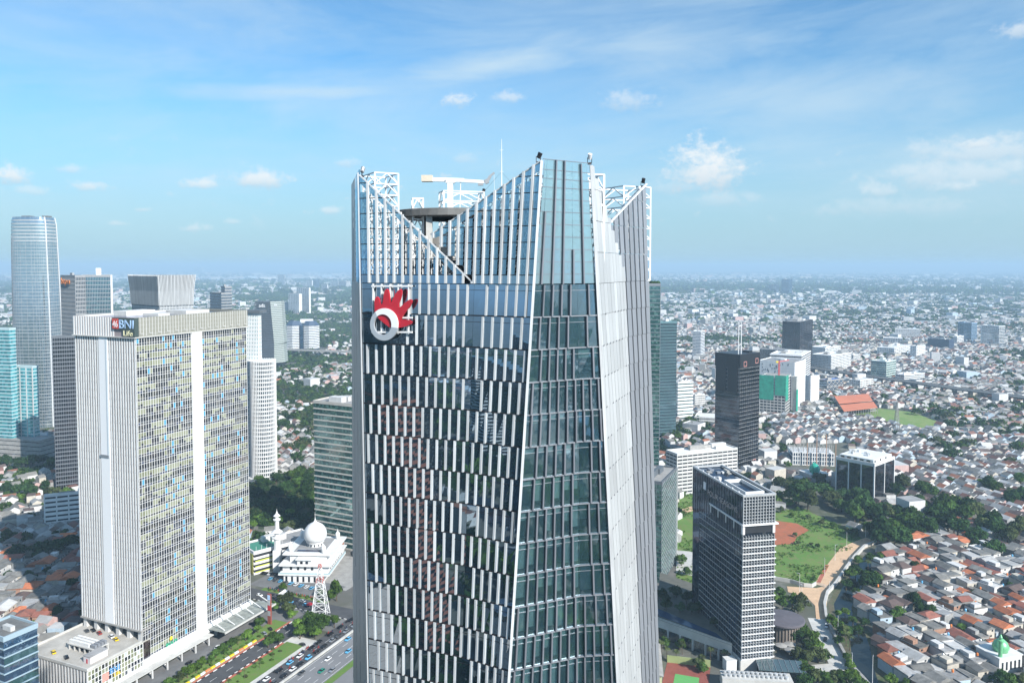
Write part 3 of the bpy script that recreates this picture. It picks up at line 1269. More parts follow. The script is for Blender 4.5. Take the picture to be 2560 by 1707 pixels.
def block(name, label, cat, uc, vb, ul, ur, vt, th, fh=3.8, glass=None, wall=None, sp=.45, ns=0, ne=0, pw=.35, proud=.25, roof=None, plant=3, corner=True, base=0.0, group=None, wl=None, wr=None, top=1.2, floors=None, endS=0.0, endE=0.0, pierm=None, spm=None, spz=0.0):
    """glazed core, a proud spandrel at every storey, piers between, parapet, roof plant"""
    glass, wall, roof = glass or G_DARKW, wall or WHITE2, roof or ROOFG
    r, C, wx, wy, W = frame_of(name, label, cat, uc, vb, ul, ur, th, group, wl, wr)
    h = ZT(uc, vt, C[1])
    mb = MB().box(-wx, 0, 0, wy, 0, h - .5)
    mb.obj('glazing', glass, r)
    n = max(1, round((h - base - top) / fh))
    f = (h - base - top) / n
    if base:
        bx('plinth', r, -wx - .4, .4, -.4, wy + .4, 0, base, wall)
    for i in range(n + 1):
        z = base + i * f
        zz = z + f * sp if i < n else h
        if sp > 0 or i == n:
            bx('spandrel', r, -wx - proud, proud, -proud, wy + proud, max(z - spz, 0.02), zz, (spm or wall) if i < n else wall)
    pm = pierm or wall
    q = proud + .06
    for i in range(ns + 1 if ns else 0):
        x = -wx + wx * i / ns
        bx('pier', r, x - pw / 2, x + pw / 2, -q, .1, .03, h - .3, pm)
    for i in range(ne + 1 if ne else 0):
        y = wy * i / ne
        bx('pier', r, -.1, q, y - pw / 2, y + pw / 2, .03, h - .3, pm)
    if endS:
        bx('end_wall', r, -wx - q - .1, -wx + endS, -q - .12, 1, .02, h + .1, wall)
    if endE:
        bx('end_wall', r, -1, q + .12, wy - endE, wy + q + .1, .02, h + .1, wall)
    # parapet and roof
    pb = MB()
    p = .35
    for a in ((-wx - proud - .02, proud + .02, -proud - .02, p), (-wx - proud - .02, proud + .02, wy - p, wy + proud + .02), (-wx - proud - .02, -wx + p, p, wy - p), (-p, proud + .02, p, wy - p)):
        pb.box(*a, h, h + top)
    pb.obj('parapet', wall, r)
    bx('roof_deck', r, -wx + p, -p, p, wy - p, h - .1, h + .12, roof)
    for i in range(plant):
        a, b = br.uniform(.12, .3) * wx, br.uniform(.12, .3) * wy
        x, y = br.uniform(-wx * .8, -wx * .2 - a * .2), br.uniform(wy * .15, wy * .7)
        bx('roof_plant', r, x - a / 2, x + a / 2, y, y + b, h, h + br.uniform(2, 4.5), br.choice([wall, WHITE2, CONC]))
    return r, wx, wy, h, W


# ---- white-finned slab with lime blinds
TH = math.radians(23.6)
BC = (-198.5, 412.0)
ts, tcn = math.sin(TH), math.cos(TH)


def S(x, y):
    """street frame: x away from the slab's long face, y along it"""
    return (BC[0] + x * tcn + y * ts, BC[1] - x * ts + y * tcn)


bni = thing('office_slab', 'tall white finned office slab with lime and blue panes and corner sign', 'office tower', (BC[0], BC[1], 0), -TH)
keepout([S(1, -38), S(1, 90), S(-52, 90), S(-52, -38)], 3)
WX, WY, ZP, ZPT = 46.0, 82.0, 182.7, 193.0
mb = MB()
mb.box(-WX, 0, 0, WY, 25, 192)
mb.obj('glazing', G_BROWN, bni)
bx('lower_core', bni, -WX + 1, -.4, 5, WY, 0, 25.1, CONCD)
fins = MB()
for i in range(25):
    x = -WX + .5 + (WX - 1) * i / 24
    if -27.2 < x < -20.6:
        continue
    fins.box(x - .46, x + .46, -.26, .02, 25, ZP - .1)
fins.obj('fins', WHITE, bni, kind='stuff')
fl = MB()
for i in range(38):
    z = 25 + i * 4.27
    fl.box(-WX, -.02, -.10, .02, z - .45, z + .45)
fl.obj('floor_bands', M('mauve_band', (.20, .17, .165), .5), bni, kind='stuff')
bx('white_panel', bni, -27.3, -20.4, -.5, .02, 25.02, ZP - .2, SIGNW)
bx('slot', bni, -22.2, -21.2, -.6, -.45, 118, ZP - .6, M('slot_grey_blue', (.50, .56, .60), .5))
bx('slot_sill', bni, -27.4, -21.0, -.9, -.45, 116.6, 118, PANELD)
bx('soffit', bni, -WX - .3, .3, -.9, 6, 24.2, 25, CONC)
for i in range(6):
    x = -WX + 2 + i * (WX - 4) / 5
    bx('column', bni, x - 1.2, x + 1.2, .2, 2.6, 19, 24.3, WHITE2)
# crown band
cb = MB()
for i in range(25):
    x = -WX + .3 + (WX - .6) * i / 24
    if x > -15.4:
        continue
    cb.box(x - .48, x + .48, -.88, -.6, ZP, ZPT - .1)
cb.obj('crown_fins', WHITE, bni, kind='stuff')
bx('crown_wall', bni, -WX - .6, .62, -.62, .2, ZP, ZPT - .02, M('mauve_wall', (.30, .25, .25), .6))
bx('crown_wall', bni, -.3, .70, .2, WY + .6, ZP, ZPT - .01, BEIGEP)
bx('crown_wall', bni, -WX - .6, .2, WY + .2, WY + .62, ZP, ZPT - .03, BEIGEP)
bx('crown_wall', bni, -WX - .62, -WX + .2, .2, WY + .2, ZP, ZPT - .04, WHITE2)
bx('cornice', bni, -WX - .9, 1.0, -1.35, WY + .9, ZP - .55, ZP + .02, CONCL)
ve = MB()
for i in range(42):
    y = .4 + (WY - .8) * i / 41
    ve.box(.70, .95, y - .10, y + .10, ZP + (1.6 if i % 3 == 1 else .3), ZPT)
    if i % 3 == 1:
        ve.box(.70, .92, y, y + WY / 41, ZP + 1.55, ZP + 1.8)
for k in range(4):
    ve.box(.70, .74, 0, WY, ZP + 2.4 * (k + .6), ZP + 2.4 * (k + .6) + .06)
ve.obj('crown_ribs', WHITE2, bni, kind='stuff')
bx('roof_deck', bni, -WX + .2, -.3, .2, WY + .2, 188.6, 189.2, ROOFW)
for a in ((-40, -30, 20, 40, 5.5), (-24, -12, 26, 34, 4.2), (-26, -10, 44, 62, 5.0), (-38, -34, 60, 72, 4.4), (-8, -5, 12, 20, 3.2)):
    bx('roof_plant', bni, *a[:4], 189.2, 189.2 + a[4], WHITE2)
# signboard
sb = bx('sign_panel', bni, -15.0, .9, -1.5, -1.25, 186.6, 192.9, SIGNG)
bx('sign_panel', bni, -7.6, .9, -1.5, -1.25, 183.0, 186.6, SIGNG)
bx('sign_panel', bni, .9, 1.15, -1.5, 1.2, 183.0, 192.9, SIGNG)
bx('sign_square', bni, -14.9, -10.6, -1.75, -1.5, 187.0, 192.4, M('sign_red_bright', (.55, .07, .05), .45))
text('sign_numeral', '46', bni, (-14.7, -1.8, 187.8), (PI / 2, 0, 0), 4.9, SIGNW, .06, fit=3.8)
text('sign_letters', 'BNI', bni, (-10.3, -1.62, 187.3), (PI / 2, 0, 0), 6.6, BLUEL, .15, fit=10.4)
text('sign_letters', 'Life', bni, (-7.2, -1.62, 183.4), (PI / 2, 0, 0), 4.0, CREAM, .15, fit=6.6)
# long face: panes in four colours between white mullions
panes, mull = MB(), MB()
pr = random.Random(21)
ycols = [(.3 + 37.2 * i / 22, .3 + 37.2 * (i + 1) / 22) for i in range(22)] + [(45.6 + 36.2 * i / 20, 45.6 + 36.2 * (i + 1) / 20) for i in range(20)]
NF = 41
fh = (ZP - .5 - 9) / NF
run = {}
cy = [pr.random() < .16 for _ in ycols]
for k in range(NF):
    z0 = 9 + k * fh
    # storeys differ in how many blinds are down
    lim = 0.88 if NF - 5 < k < NF - 1 else pr.choice([.85, .7, .5, .3, .2, .6])
    if k == NF - 1:
        lim = .08
    if k < 7:
        lim = .12
    prev = None
    for c, (a, b) in enumerate(ycols):
        if c % 7 == 0:
            l2 = min(.95, max(.05, lim + pr.uniform(-.25, .25)))
        q = pr.random()
        m_ = 1 if q < l2 else 0
        if m_ == 1 and pr.random() < .35:
            m_ = 2
        if prev is not None and pr.random() < .70:
            m_ = prev
        prev = m_
        if (cy[c] and pr.random() < .28) or pr.random() < .012:
            m_ = 3
        zs = z0 + fh * .30
        cut = zs + (fh * .70) * (pr.choice([0, 0, 0, 0, 0, .3, .45]) if m_ in (1, 2) else 0)
        if cut > zs + .1:
            panes.quad((.03, a, zs), (.03, b, zs), (.03, b, cut), (.03, a, cut), 0)
        panes.quad((.03, a, cut), (.03, b, cut), (.03, b, z0 + fh), (.03, a, z0 + fh), m_)
        panes.quad((.03, a, z0), (.03, b, z0), (.03, b, zs), (.03, a, zs), 4 if pr.random() < .3 else 0)
for k in range(NF + 1):
    z0 = 9 + k * fh
    for (a, b) in ((.1, 37.6), (45.4, WY - .05)):
        mull.box(.02, .16, a, b, z0 - .08, z0 + .08)
        if k < NF:
            mull.box(.02, .14, a, b, z0 + fh * .30 - .06, z0 + fh * .30 + .06)
for (a, b) in ycols:
    mull.box(.02, .20, a - .10, a + .10, 9, ZP - .6)
mull.box(.02, .22, 37.4, 37.6, 9, ZP - .6)
mull.box(.02, .22, WY - .2, WY + .02, 9, ZP - .6)
panes.obj('window_panes', [G_BNI, LIME, LIME2, CYANP, NAVYP], bni, kind='stuff')
mull.obj('mullions', WHITE, bni, kind='stuff')
bx('white_panel', bni, -.02, .8, 37.7, 45.3, 8.6, ZP - .56, WHITE)
bx('plinth', bni, -.5, 1.6, -1, WY + .4, 4.4, 8.9, WHITE)
bx('shopfront', bni, -.5, .3, 0, WY, 0, 4.4, G_DARKW)
for i in range(9):
    bx('column', bni, -.3, 1.5, 3 + i * 9.6, 4.4 + i * 9.6, 0, 4.45, WHITE2)
bx('kerb_canopy', bni, 1.6, 7, -34, 44, 4.6, 5.0, CONCL)
for i in range(8):
    bx('column', bni, 6.2, 6.9, -30 + i * 10, -29.3 + i * 10, 0, 4.6, WHITE2)
cn = bx('canopy', bni, 1.7, 14.5, 45, 88, 6.6, 7.0, M('canopy_deck', (.30, .32, .29), .5, 0, .45, .5))
bx('canopy_edge', bni, 14.5, 15.1, 44.6, 88.4, 6.3, 7.3, CONCL)
for i in range(6):
    mb = MB()
    y = 47 + i * 8
    mb.bar((1.8, y, 11.2), (12.5, y, 7.1), .45, .45)
    mb.obj('strut', WHITE, bni)
gs = text('shop_letters', 'BOLPI', bni, (.6, 15, 7.3 + 2), (PI / 2, 0, PI / 2), 2.6, GREENT, .12, sx=1.15)
mb = MB().lathe([(0.05, -1.1), (.8, -.8), (1.1, 0), (.8, .8), (.05, 1.1)], 16)
e_ = mb.obj('shop_emblem', YELLOW, bni, True)
e_.location = (.9, 18.5, 12.9)
e_.scale = (.25, 1, 1.1)
# podium
mb = MB().box(-WX - 1, .2, -33, 4.9, 0, 18.6)
mb.obj('podium_glazing', G_BROWN, bni)
bx('podium_roof', bni, -WX - 1.5, .6, -33.5, 5, 18.5, 19, M('roof_screed', (.44, .42, .38), .9, 0, .28, .12))
pf = MB()
for i in range(22):
    x = -WX - .8 + (WX + .6) * i / 21
    pf.box(x - .48, x + .48, -33.3, -32.9, 0, 18.9)
pf.obj('podium_fins', WHITE2, bni, kind='stuff')
pm, pp = MB(), MB()
for i in range(18):
    y = -33 + 33 * i / 17
    pm.box(.2, .5, y - .16, y + .16, 6, 18.5)
for k in range(6):
    pm.box(.2, .42, -33, 0, 6 + 2.45 * k - .12, 6 + 2.45 * k + .12)
for i in range(17):
    for k in range(5):
        y = -33 + 33 * i / 17
        pp.quad((.24, y, 6 + 2.45 * k), (.24, y + 33 / 17, 6 + 2.45 * k), (.24, y + 33 / 17, 8.45 + 2.45 * k), (.24, y, 8.45 + 2.45 * k), pr.choice([0, 0, 1, 2, 5, 5, 0, 0]))
pm.obj('podium_mullions', WHITE, bni, kind='stuff')
pp.obj('podium_panes', [G_BNI, LIME, M('pale_pane', (.45, .55, .55), .3), CYANP, NAVYP, LIME2], bni, kind='stuff')
bx('podium_plinth', bni, .0, 1.6, -33.5, -1, 3.6, 6.0, WHITE)
pb = MB()
for a in ((-WX - 1.5, .6, -33.5, -33.0), (-WX - 1.5, -WX - 1.0, -33, 4), (.1, .6, -33, -.8)):
    pb.box(*a, 19, 20.1)
pb.obj('podium_parapet', CONCL, bni)
text('sign_letters', 'BNI', bni, (.72, -21, 11.4), (PI / 2, 0, PI / 2), 4.2, M('sign_mid_blue', (.08, .30, .62), .4), .1, sx=.95)
text('sign_letters', 'Life', bni, (.72, -18.6, 8.8), (PI / 2, 0, PI / 2), 2.9, YELLOW, .1)
bx('sign_square', bni, .55, .75, -25, -21.4, 9.2, 13, M('sign_coral', (.75, .30, .25), .5))
# cooling plant on the podium roof
cp = thing('cooling_plant', 'raised deck of white cooling units on podium car park roof', 'cooling units', (*S(-19, -17), 19), -TH)
bx('deck', cp, -10, 10, -5, 4, 3.0, 3.5, CONCL)
for i in range(6):
    bx('column', cp, -9.5 + i * 3.8, -8.9 + i * 3.8, -4.6, -4.0, 0, 3, CONCL)
    bx('column', cp, -9.5 + i * 3.8, -8.9 + i * 3.8, 3.0, 3.6, 0, 3, CONCL)
un = MB().box(-.45, .45, -.6, .6, 0, 1.7).mesh('cooling_unit', WHITE)
for i in range(15):
    for j in range(3):
        inst('cooling_unit', un, cp, (-9 + i * .98, -3.6 + j * 2.3, 3.5))
for i in range(4):
    bx('chiller', cp, 6.0, 9.6, -4 + i * 1.9, -2.6 + i * 1.9, 3.5, 5.2, PANELD)
st = thing('stair_house', 'small pale stair house with red door on podium roof', 'hut', (*S(-6.5, -22), 19), -TH)
bx('wall', st, -2.5, 2.5, -6, 4, 0, 3.4, M('pale_pink_wall', (.62, .58, .58), .7))
bx('roof', st, -2.7, 2.7, -6.2, 4.2, 3.4, 3.7, ROOFG)
bx('door', st, -.5, .5, -6.08, -5.98, 0, 2.2, RED)

# ---- round tapered glass tower
rt = thing('round_tower', 'tallest pale rounded glass tower tapering to the top', 'skyscraper', (0, 0, 0))
Cr = G(88, 1072)
YR = Cr[1] + 28
zt = ZT(85, 544, YR)
xr = (ray(97, 900)[0] / ray(97, 900)[1]) * YR
rt.location = (xr, YR, 0)
keepout([(xr - 45, YR - 40), (xr + 45, YR - 40), (xr + 45, YR + 40), (xr - 45, YR + 40)])


def plan(t):
    """rounded plan at height share t"""
    k = 1 - .02 * t - .16 * max(0, t - .35) ** 1.6 - (.05 * ((t - .96) / .04) ** 2 if t > .96 else 0)
    sh = -2.2 * max(0, t - .3)
    pts = []
    for i in range(48):
        a = 2 * PI * i / 48
        c, s = math.cos(a), math.sin(a)
        e = .62
        pts.append((sh + 28 * k * math.copysign(abs(c) ** e, c), 22 * k * math.copysign(abs(s) ** e, s)))
    return pts


NLV = 62
lvls = [zt * i / NLV for i in range(NLV + 1)]
mb = MB()
vs, fs = [], []
for z in lvls:
    vs += [(x, y, z) for x, y in plan(z / zt)]
for k in range(NLV):
    for i in range(48):
        j = (i + 1) % 48
        fs.append((k * 48 + i, k * 48 + j, (k + 1) * 48 + j, (k + 1) * 48 + i))
fs.append(tuple(range(NLV * 48, NLV * 48 + 48)))
mb.add(vs, fs)
mb.obj('glazing', Mglass('pale_tower_glass', (.10, .14, .16), (.85, .95, 1), .42, (2.2, 2.2, 4.6), (.17, .21, .22), .3, .05, .12), rt, False)
for k in range(1, NLV):
    z = lvls[k]
    P = plan(z / zt)
    h = .55 if k < NLV - 7 else 1.6
    mb = MB()
    mb.prism([(x * 1.006, y * 1.006) for x, y in P], z - h / 2, z + h / 2)
    mb.obj('floor_band', PANEL, rt)
for a in (44, 3, 25, 21):
    mb = MB()
    for k in range(0, NLV, 4):
        p, q = plan(lvls[k] / zt)[a], plan(lvls[min(k + 4, NLV)] / zt)[a]
        mb.bar((p[0] * 1.012, p[1] * 1.012, lvls[k]), (q[0] * 1.012, q[1] * 1.012, lvls[min(k + 4, NLV)]), 1.3)
    mb.obj('edge_rib', FINW, rt)
mu = MB()
for a in range(48):
    for k in range(0, NLV, 8):
        p, q = plan(lvls[k] / zt)[a], plan(lvls[min(k + 8, NLV)] / zt)[a]
        mu.bar((p[0] * 1.004, p[1] * 1.004, lvls[k]), (q[0] * 1.004, q[1] * 1.004, lvls[min(k + 8, NLV)]), .28)
mu.obj('mullions', PANELD, rt, kind='stuff')
for x, w in ((-6, 12), (20, 8)):
    bx('roof_plant', rt, x - w / 2 - 4, x + w / 2 - 4, -4, 6, zt, zt + 2.2, CONCD)

# ---- table of neighbours
GREYW = M('grey_cladding', (.27, .28, .29), .6, 0, .12, .2)
TANW = M('tan_cladding', (.50, .47, .42), .6, 0, .12, .2)
SLATE = M('slate_cladding', (.11, .125, .14), .55, 0, .12, .2)
BLACKW = M('black_cladding', (.013, .013, .015), .4, 0, .2, .3)
DBLUE = M('dark_blue_band', (.05, .08, .13), .5)
CYW = M('pale_cyan_band', (.45, .58, .60), .45, 0, .08, .2)
REDROOF = M('red_roof', (.36, .09, .06), .8, 0, .25, .5)
KEEPB = {}

r, wx, wy, h, W = block('office_tower', 'grey tower with orange btpn lettering behind the white slab', 'office tower', 201, 1206, 157.5, 217, 691, 40, 4.2, G_GREY, GREYW, .30, 14, 6, .5, .3, ROOFW, 1)
text('sign_letters', 'btpn', r, (-wx * .95, -.8, h - 8.0), (PI / 2, 0, 0), 9, M('bright_orange_sign', (.85, .26, .06), .5), .3, fit=wx * .6)
r, wx, wy, h, W = block('office_tower', 'teal glass slab tower with white edge beside the orange-signed tower', 'office tower', 219, 1200, 214, 283.5, 690, 68, 4.2, G_TEAL, GREYW, .16, 0, 18, .35, .2, ROOFW, 0, pierm=PANELD)
bx('edge_rib', r, -1.2, .9, -.9, .9, 0, h + 1, FINW)
bx('edge_rib', r, -1.2, .9, wy - .9, wy + .9, 0, h + 1, FINW)
bx('roof_plant', r, -12, -4, wy * .45, wy * .62, h, h + 8, WHITE)
r, wx, wy, h, W = block('finned_tower', 'pale finned tower with splayed crown behind the white slab', 'office tower', 410, 1242, 334, 484, 706, 42, 3.9, G_GREY, PANEL, .22, 22, 22, .65, .5, ROOFW, 2)
for (x0, x1, y0, y1, fc) in ((-wx, 0, 0, 0, 's'), (0, 0, 0, wy, 'e')):
    n = 26
    for i in range(n + 1):
        mb = MB()
        z0, zm, z1 = h - 22, h - 8, h + 7
        if fc == 's':
            x = -wx + wx * i / n
            k = (x + wx / 2) / (wx / 2)
            mb.bar((x, -1, z0), (x + k * .6, -1.4, zm), .9, .9, (0, 1, 0))
            mb.bar((x + k * .6, -1.4, zm), (x + k * 2.2, -2.6, z1), .7, .9, (0, 1, 0))
        else:
            y = wy * i / n
            k = (y - wy / 2) / (wy / 2)
            mb.bar((1, y, z0), (1.4, y + k * .6, zm), .9, .7, (1, 0, 0))
            mb.bar((1.4, y + k * .6, zm), (2.6, y + k * 2.2, z1), .9, .7, (1, 0, 0))
        mb.obj('crown_fin', PANEL, r)
bx('crown_core', r, -wx - .6, .6, -.6, wy + .6, h - 22, h + 6.5, SLATE)
for (x, y, w_) in ((-wx * 1.15, -10, 16), (-wx * .45, -12, 14), (8, wy * .35, 14), (8, wy * .95, 12)):
    for k in range(8):
        mb = MB()
        mb.bar((x + k * w_ / 7, y, h - 44), (x + k * w_ / 7 + 1, y - 5, h - 30), .6, .7, (0, 1, 0))
        mb.obj('wing_fin', PANEL, r)
    bx('wing', r, x - 1, x + w_ + 1, y + 1, y + 10, 0, h - 31, SLATE)
block('office_block', 'stepped grey louvred tower beyond the pale finned crown', 'office block', 559, 1060, 528, 582, 734, 45, 4, G_GREY, GREYW, .4, 0, 0, .4, .4, ROOFG, 0)
block('office_block', 'tallest grey louvred shaft beside the stepped grey tower', 'office block', 568, 1056, 556, 582, 718, 45, 4, G_GREY, GREYW, .5, 0, 0, .4, .4, ROOFG, 1)

# leaning dark tower with white lettering
at_ = thing('leaning_tower', 'dark slatted tower with kinked pale edge and white adaro lettering', 'office tower', (0, 0, 0))
Y0 = 1720.0
ao = AT(660, 760, Y0)
at_.location = (ao.x, Y0, 0)
L0 = lambda u, v, d=0: Vector((AT(u, v, Y0).x - ao.x, d, AT(u, v, Y0).z))
prof = [(640, 690, 709, 0, 900), (640, 689.5, 709, .34, 856), (638, 685, 706, .7, 800), (637, 680, 700, 1, 752)]
rows = 34
for i in range(rows):
    t0, t1 = i / rows, (i + .72) / rows

    def at3(t):
        v = 905 + (752 - 905) * t
        e = 690 if v > 857 else 690 - (857 - v) / 105 * 10
        rr = 707 + (858 - min(v, 905)) / 47 * -4 if v > 857 else 709 - (857 - v) / 105 * 8
        ll = 636 + (v - 752) / 150 * 3
        return v, ll, e, rr
    va, la, ea, ra = at3(t0)
    vb_, lb, eb, rb = at3(t1)
    # pale left shoulder of the sloping top is lower than the ridge
    mb = MB()
    mb.add([L0(la, va), L0(ea, va, -14), L0(eb, vb_, -14), L0(lb, vb_), L0(la, va, 30), L0(ea, va, 30), L0(eb, vb_, 30), L0(lb, vb_, 30)], [(0, 1, 2, 3), (1, 5, 6, 2), (5, 4, 7, 6), (4, 0, 3, 7), (3, 2, 6, 7), (0, 4, 5, 1)])
    mb.obj('slat_band', SLATE, at_)
    mb = MB()
    mb.add([L0(ea + .2, va, -14.2), L0(ra, va, 6), L0(rb, vb_, 6), L0(eb + .2, vb_, -14.2), L0(ea + .2, va, 30), L0(ra, va, 30), L0(rb, vb_, 30), L0(eb + .2, vb_, 30)], [(0, 1, 2, 3), (1, 5, 6, 2), (5, 4, 7, 6), (4, 0, 3, 7), (3, 2, 6, 7), (0, 4, 5, 1)])
    mb.obj('pale_band', M('pale_green_grey', (.36, .40, .37), .6) if i == 0 else bpy.data.materials['pale_green_grey'], at_)
mb = MB()
a, b, c, d = L0(639, 905, 1.2), L0(690, 905, -12), L0(681, 752, -12), L0(640, 764, 1.2)
e, f, g_, h_ = L0(706, 905, 7.5), L0(699, 752, 7.5), L0(699, 752, 29), L0(706, 905, 29)
i_, j_ = L0(639, 905, 29), L0(640, 764, 29)
mb.add([a, b, c, d, e, f, g_, h_, i_, j_], [(0, 1, 2, 3), (1, 4, 5, 2), (4, 7, 6, 5), (7, 8, 9, 6), (8, 0, 3, 9), (3, 2, 5, 6, 9)])
mb.obj('glazing', G_BLACK, at_)
text('sign_letters', 'adaro', at_, tuple(L0(651, 767, -11)), (PI / 2, 0, .2), 11, SIGNW, .3, sx=.9)
text('sign_letters', 'an', at_, tuple(L0(688, 765, -9)), (PI / 2, 0, -.9 + 1.6), 8, SIGNW, .3)
keepout([(ao.x - 40, Y0 - 30), (ao.x + 70, Y0 - 30), (ao.x + 70, Y0 + 50), (ao.x - 40, Y0 + 50)])

# twin banded octagonal block
oc = thing('banded_block', 'twin octagonal office block with white bands and blue sloping roof', 'office block', (0, 0, 0))
Co = G(748, 879)
oc.location = (Co[0], Co[1] + 40, 0)
ho = ZT(748, 815, Co[1])
keepout([(Co[0] - 70, Co[1] - 10), (Co[0] + 70, Co[1] - 10), (Co[0] + 70, Co[1] + 90), (Co[0] - 70, Co[1] + 90)])
for cx in (-22.5, 21):
    mb = MB().lathe([(20.5, 0), (20.5, ho)], 8, cx, 0)
    mb.obj('glazing', G_BLUE, oc)
    nfl = 14
    for k in range(nfl):
        z = 6 + (ho - 6) * k / nfl
        mb = MB().lathe([(22, z), (22, z + 2.4)], 8, cx, 0)
        mb.obj('spandrel', WHITE, oc)
    mb = MB().lathe([(22.4, ho), (14, ho + 10), (13.9, ho + 10.2)], 8, cx, 0)
    mb.obj('roof', DBLUE, oc)
bx('link', oc, -4, 4, -17, 12, 0, ho, G_BLUE)
bx('roof_plant', oc, -8, 24, 2, 12, ho + 5, ho + 15, WHITE)

# white towers behind the slab's right end
r, wx, wy, h, W = block('office_tower', 'pale blue and white ribbed tower peeping past the white slab', 'office tower', 651, 1204, 590, 654, 785, 12, 3.9, G_CYAN, WHITE, .38, 14, 2, .9, .5, ROOFG, 0, wr=5)
bx('roof_blade', r, -24, 4, -3, 10, h + 1.2, h + 4, SLATE)
ct = thing('round_block', 'white cylindrical tower of close vertical fins with garden roof', 'office tower', (0, 0, 0))
Cc = G(655, 1212)
xc, yc = Cc[0] - 2.0, Cc[1] + 13
ct.location = (xc, yc, 0)
hc = ZT(655, 902, yc - 12)
keepout([(xc - 20, yc - 20), (xc + 20, yc - 20), (xc + 20, yc + 20), (xc - 20, yc + 20)])
MB().lathe([(12.2, 6), (12.2, hc - 1)], 40).obj('glazing', G_GREY, ct)
for k in range(29):
    z = 7 + k * (hc - 9) / 28
    MB().lathe([(12.6, z), (12.6, z + 1.3)], 40).obj('spandrel', WHITE, ct)
for k in range(44):
    a = 2 * PI * k / 44
    mb = MB()
    mb.bar((13 * math.cos(a), 13 * math.sin(a), 7), (13 * math.cos(a), 13 * math.sin(a), hc), .45, .7, (math.cos(a), math.sin(a), 0))
    mb.obj('fin', WHITE, ct)
MB().lathe([(15.5, 3), (16, 3.2), (16, 5.8), (15.2, 6.4)], 40).obj('base_ring', WHITE2, ct)
MB().lathe([(12, 0), (12, 6)], 40).obj('lobby', G_DARKW, ct)
# dark striped block
block('striped_block', 'dark glass block with pale horizontal stripes behind the mosque', 'office block', 912, 1382, 783, 930, 1016, 27, 4.55, G_GREEN, TANW, .24, 0, 0, .3, .3, ROOFG, 5, wr=26)
# left edge
block('dark_tower', 'dark glass tower with white roof slab left of the white slab', 'office tower', 141, 1224, 128, 250, 843, 62, 4.0, G_BLACK, SLATE, .34, 3, 22, .30, .2, ROOFW, 0, pierm=GREYFIN, wr=44)
r, wx, wy, h, W = block('office_tower', 'cyan glass tower with white bands cut by the left edge', 'office tower', 33, 1152, -70, 38, 823, 14, 4.0, G_CYAN, CYW, .30, 0, 0, .4, .3, ROOFG, 0, wr=8)
r, wx, wy, h, W = block('office_tower', 'lower cyan glass tower with white bands beside the left edge', 'office tower', 87, 1148, 33, 92, 918, 14, 4.0, G_CYAN, CYW, .30, 3, 0, 1.2, .3, ROOFG, 0, wr=8, pierm=WHITE2)
block('podium_block', 'long pale concrete podium below the cyan towers', 'podium', 100, 1160, -70, 104, 1103, 14, 5, G_DARKW, CONC, .8, 0, 0, .4, .3, ROOFG, 0, wr=20)
block('parking_block', 'white multi-storey car park with open dark decks', 'car park', 113, 1324, 91, 222, 1240, 66, 3.9, DARK, WHITE, .62, 0, 4, 1.0, .3, ROOFG, 3, spz=0)
block('glass_block', 'blue glass block with white bands in the bottom left corner', 'office block', 16, 1831, -80, 74, 1598, 25.6, 4.0, G_BLUE, M('white_band', (.32, .42, .48), .4), .15, 0, 0, .3, .3, CONCD, 1)
# right of the tower
r, wx, wy, h, W = block('garden_tower', 'glass tower with planted roof just behind the silver tower', 'office tower', 1646, 1300, 1560, 1649, 712, 8, 3.6, G_GREEN, PANELD, .12, 0, 2, .2, .2, ROOFG, 0, wr=30)
for k in range(7):
    mb = MB().lathe([(.1, h), (1.6, h + .6), (2.2, h + 1.7), (1.2, h + 3), (.1, h + 3.4)], 8, -2 - k * 2.6, 3)
    mb.obj('roof_shrub', LEAF[1], r)
block('teal_tower', 'slim teal glass tower right of the silver tower', 'office tower', 1648, 1096, 1640, 1691, 806, 76, 3.9, G_TEAL, M('teal_band', (.10, .20, .22), .4), .18, 0, 20, .25, .15, ROOFG, 1, wr=None, pierm=SLATE)
r, wx, wy, h, W = block('black_tower', 'black glass tower with thin pale floor lines and twin roof masts', 'office tower', 1846, 1177, 1789, 1898.5, 890, 50, 4.3, G_BLACK, BLACKW, .05, 0, 10, .12, .25, ROOFG, 1, spm=PANEL)
bx('crown_wall', r, -wx - .5, .5, -.5, wy + .5, h - 13, h + 1.5, BLACKW)
bx('side_slab', r, -wx * .95, -wx * .55, -1.0, .2, h - 40, h - 2, BLACKW)
bx('side_slab', r, -wx * .48, -wx * .08, -1.0, .2, h - 40, h - 2, BLACKW)
for (x, y) in ((-4, 3), (-4, 8)):
    mb = MB()
    mb.tube((x, y, h), (x, y, h + 36), .55, 8, .35)
    mb.obj('mast', STEELW, r)
REDF = M('red_frame', (.62, .30, .26), .6)
for (y0, z0) in ((wy * .17, h - 12), (wy * .76, h - 10), (wy * .7, 3)):
    mb = MB()
    for a in ((0, .5, 0, 5.5), (5, 5.5, 0, 5.5), (0, 5.5, 0, .5), (0, 5.5, 5, 5.5)):
        mb.box(.5, .9, y0 + a[0], y0 + a[1], z0 + a[2], z0 + a[3])
    mb.obj('red_frame', REDF, r)
block('office_block', 'small white-ended office block on the plain left of the black tower', 'office block', 1751, 897, 1731, 1761, 829, 33, 3.6, G_BLUE, WHITE, .45, 0, 0, .3, .3, ROOFW, 1, endE=0)
block('black_tower', 'broad dark brown tower standing among white flats', 'office tower', 1998, 934, 1955, 2030, 806, 36, 4, Mglass('brown_black_glass', (.02, .018, .018), (.8, .85, .95), .06, (3, 3, 4), (.03, .027, .026), .3, .05), BLACKW, .12, 8, 8, .5, .3, ROOFG, 2)
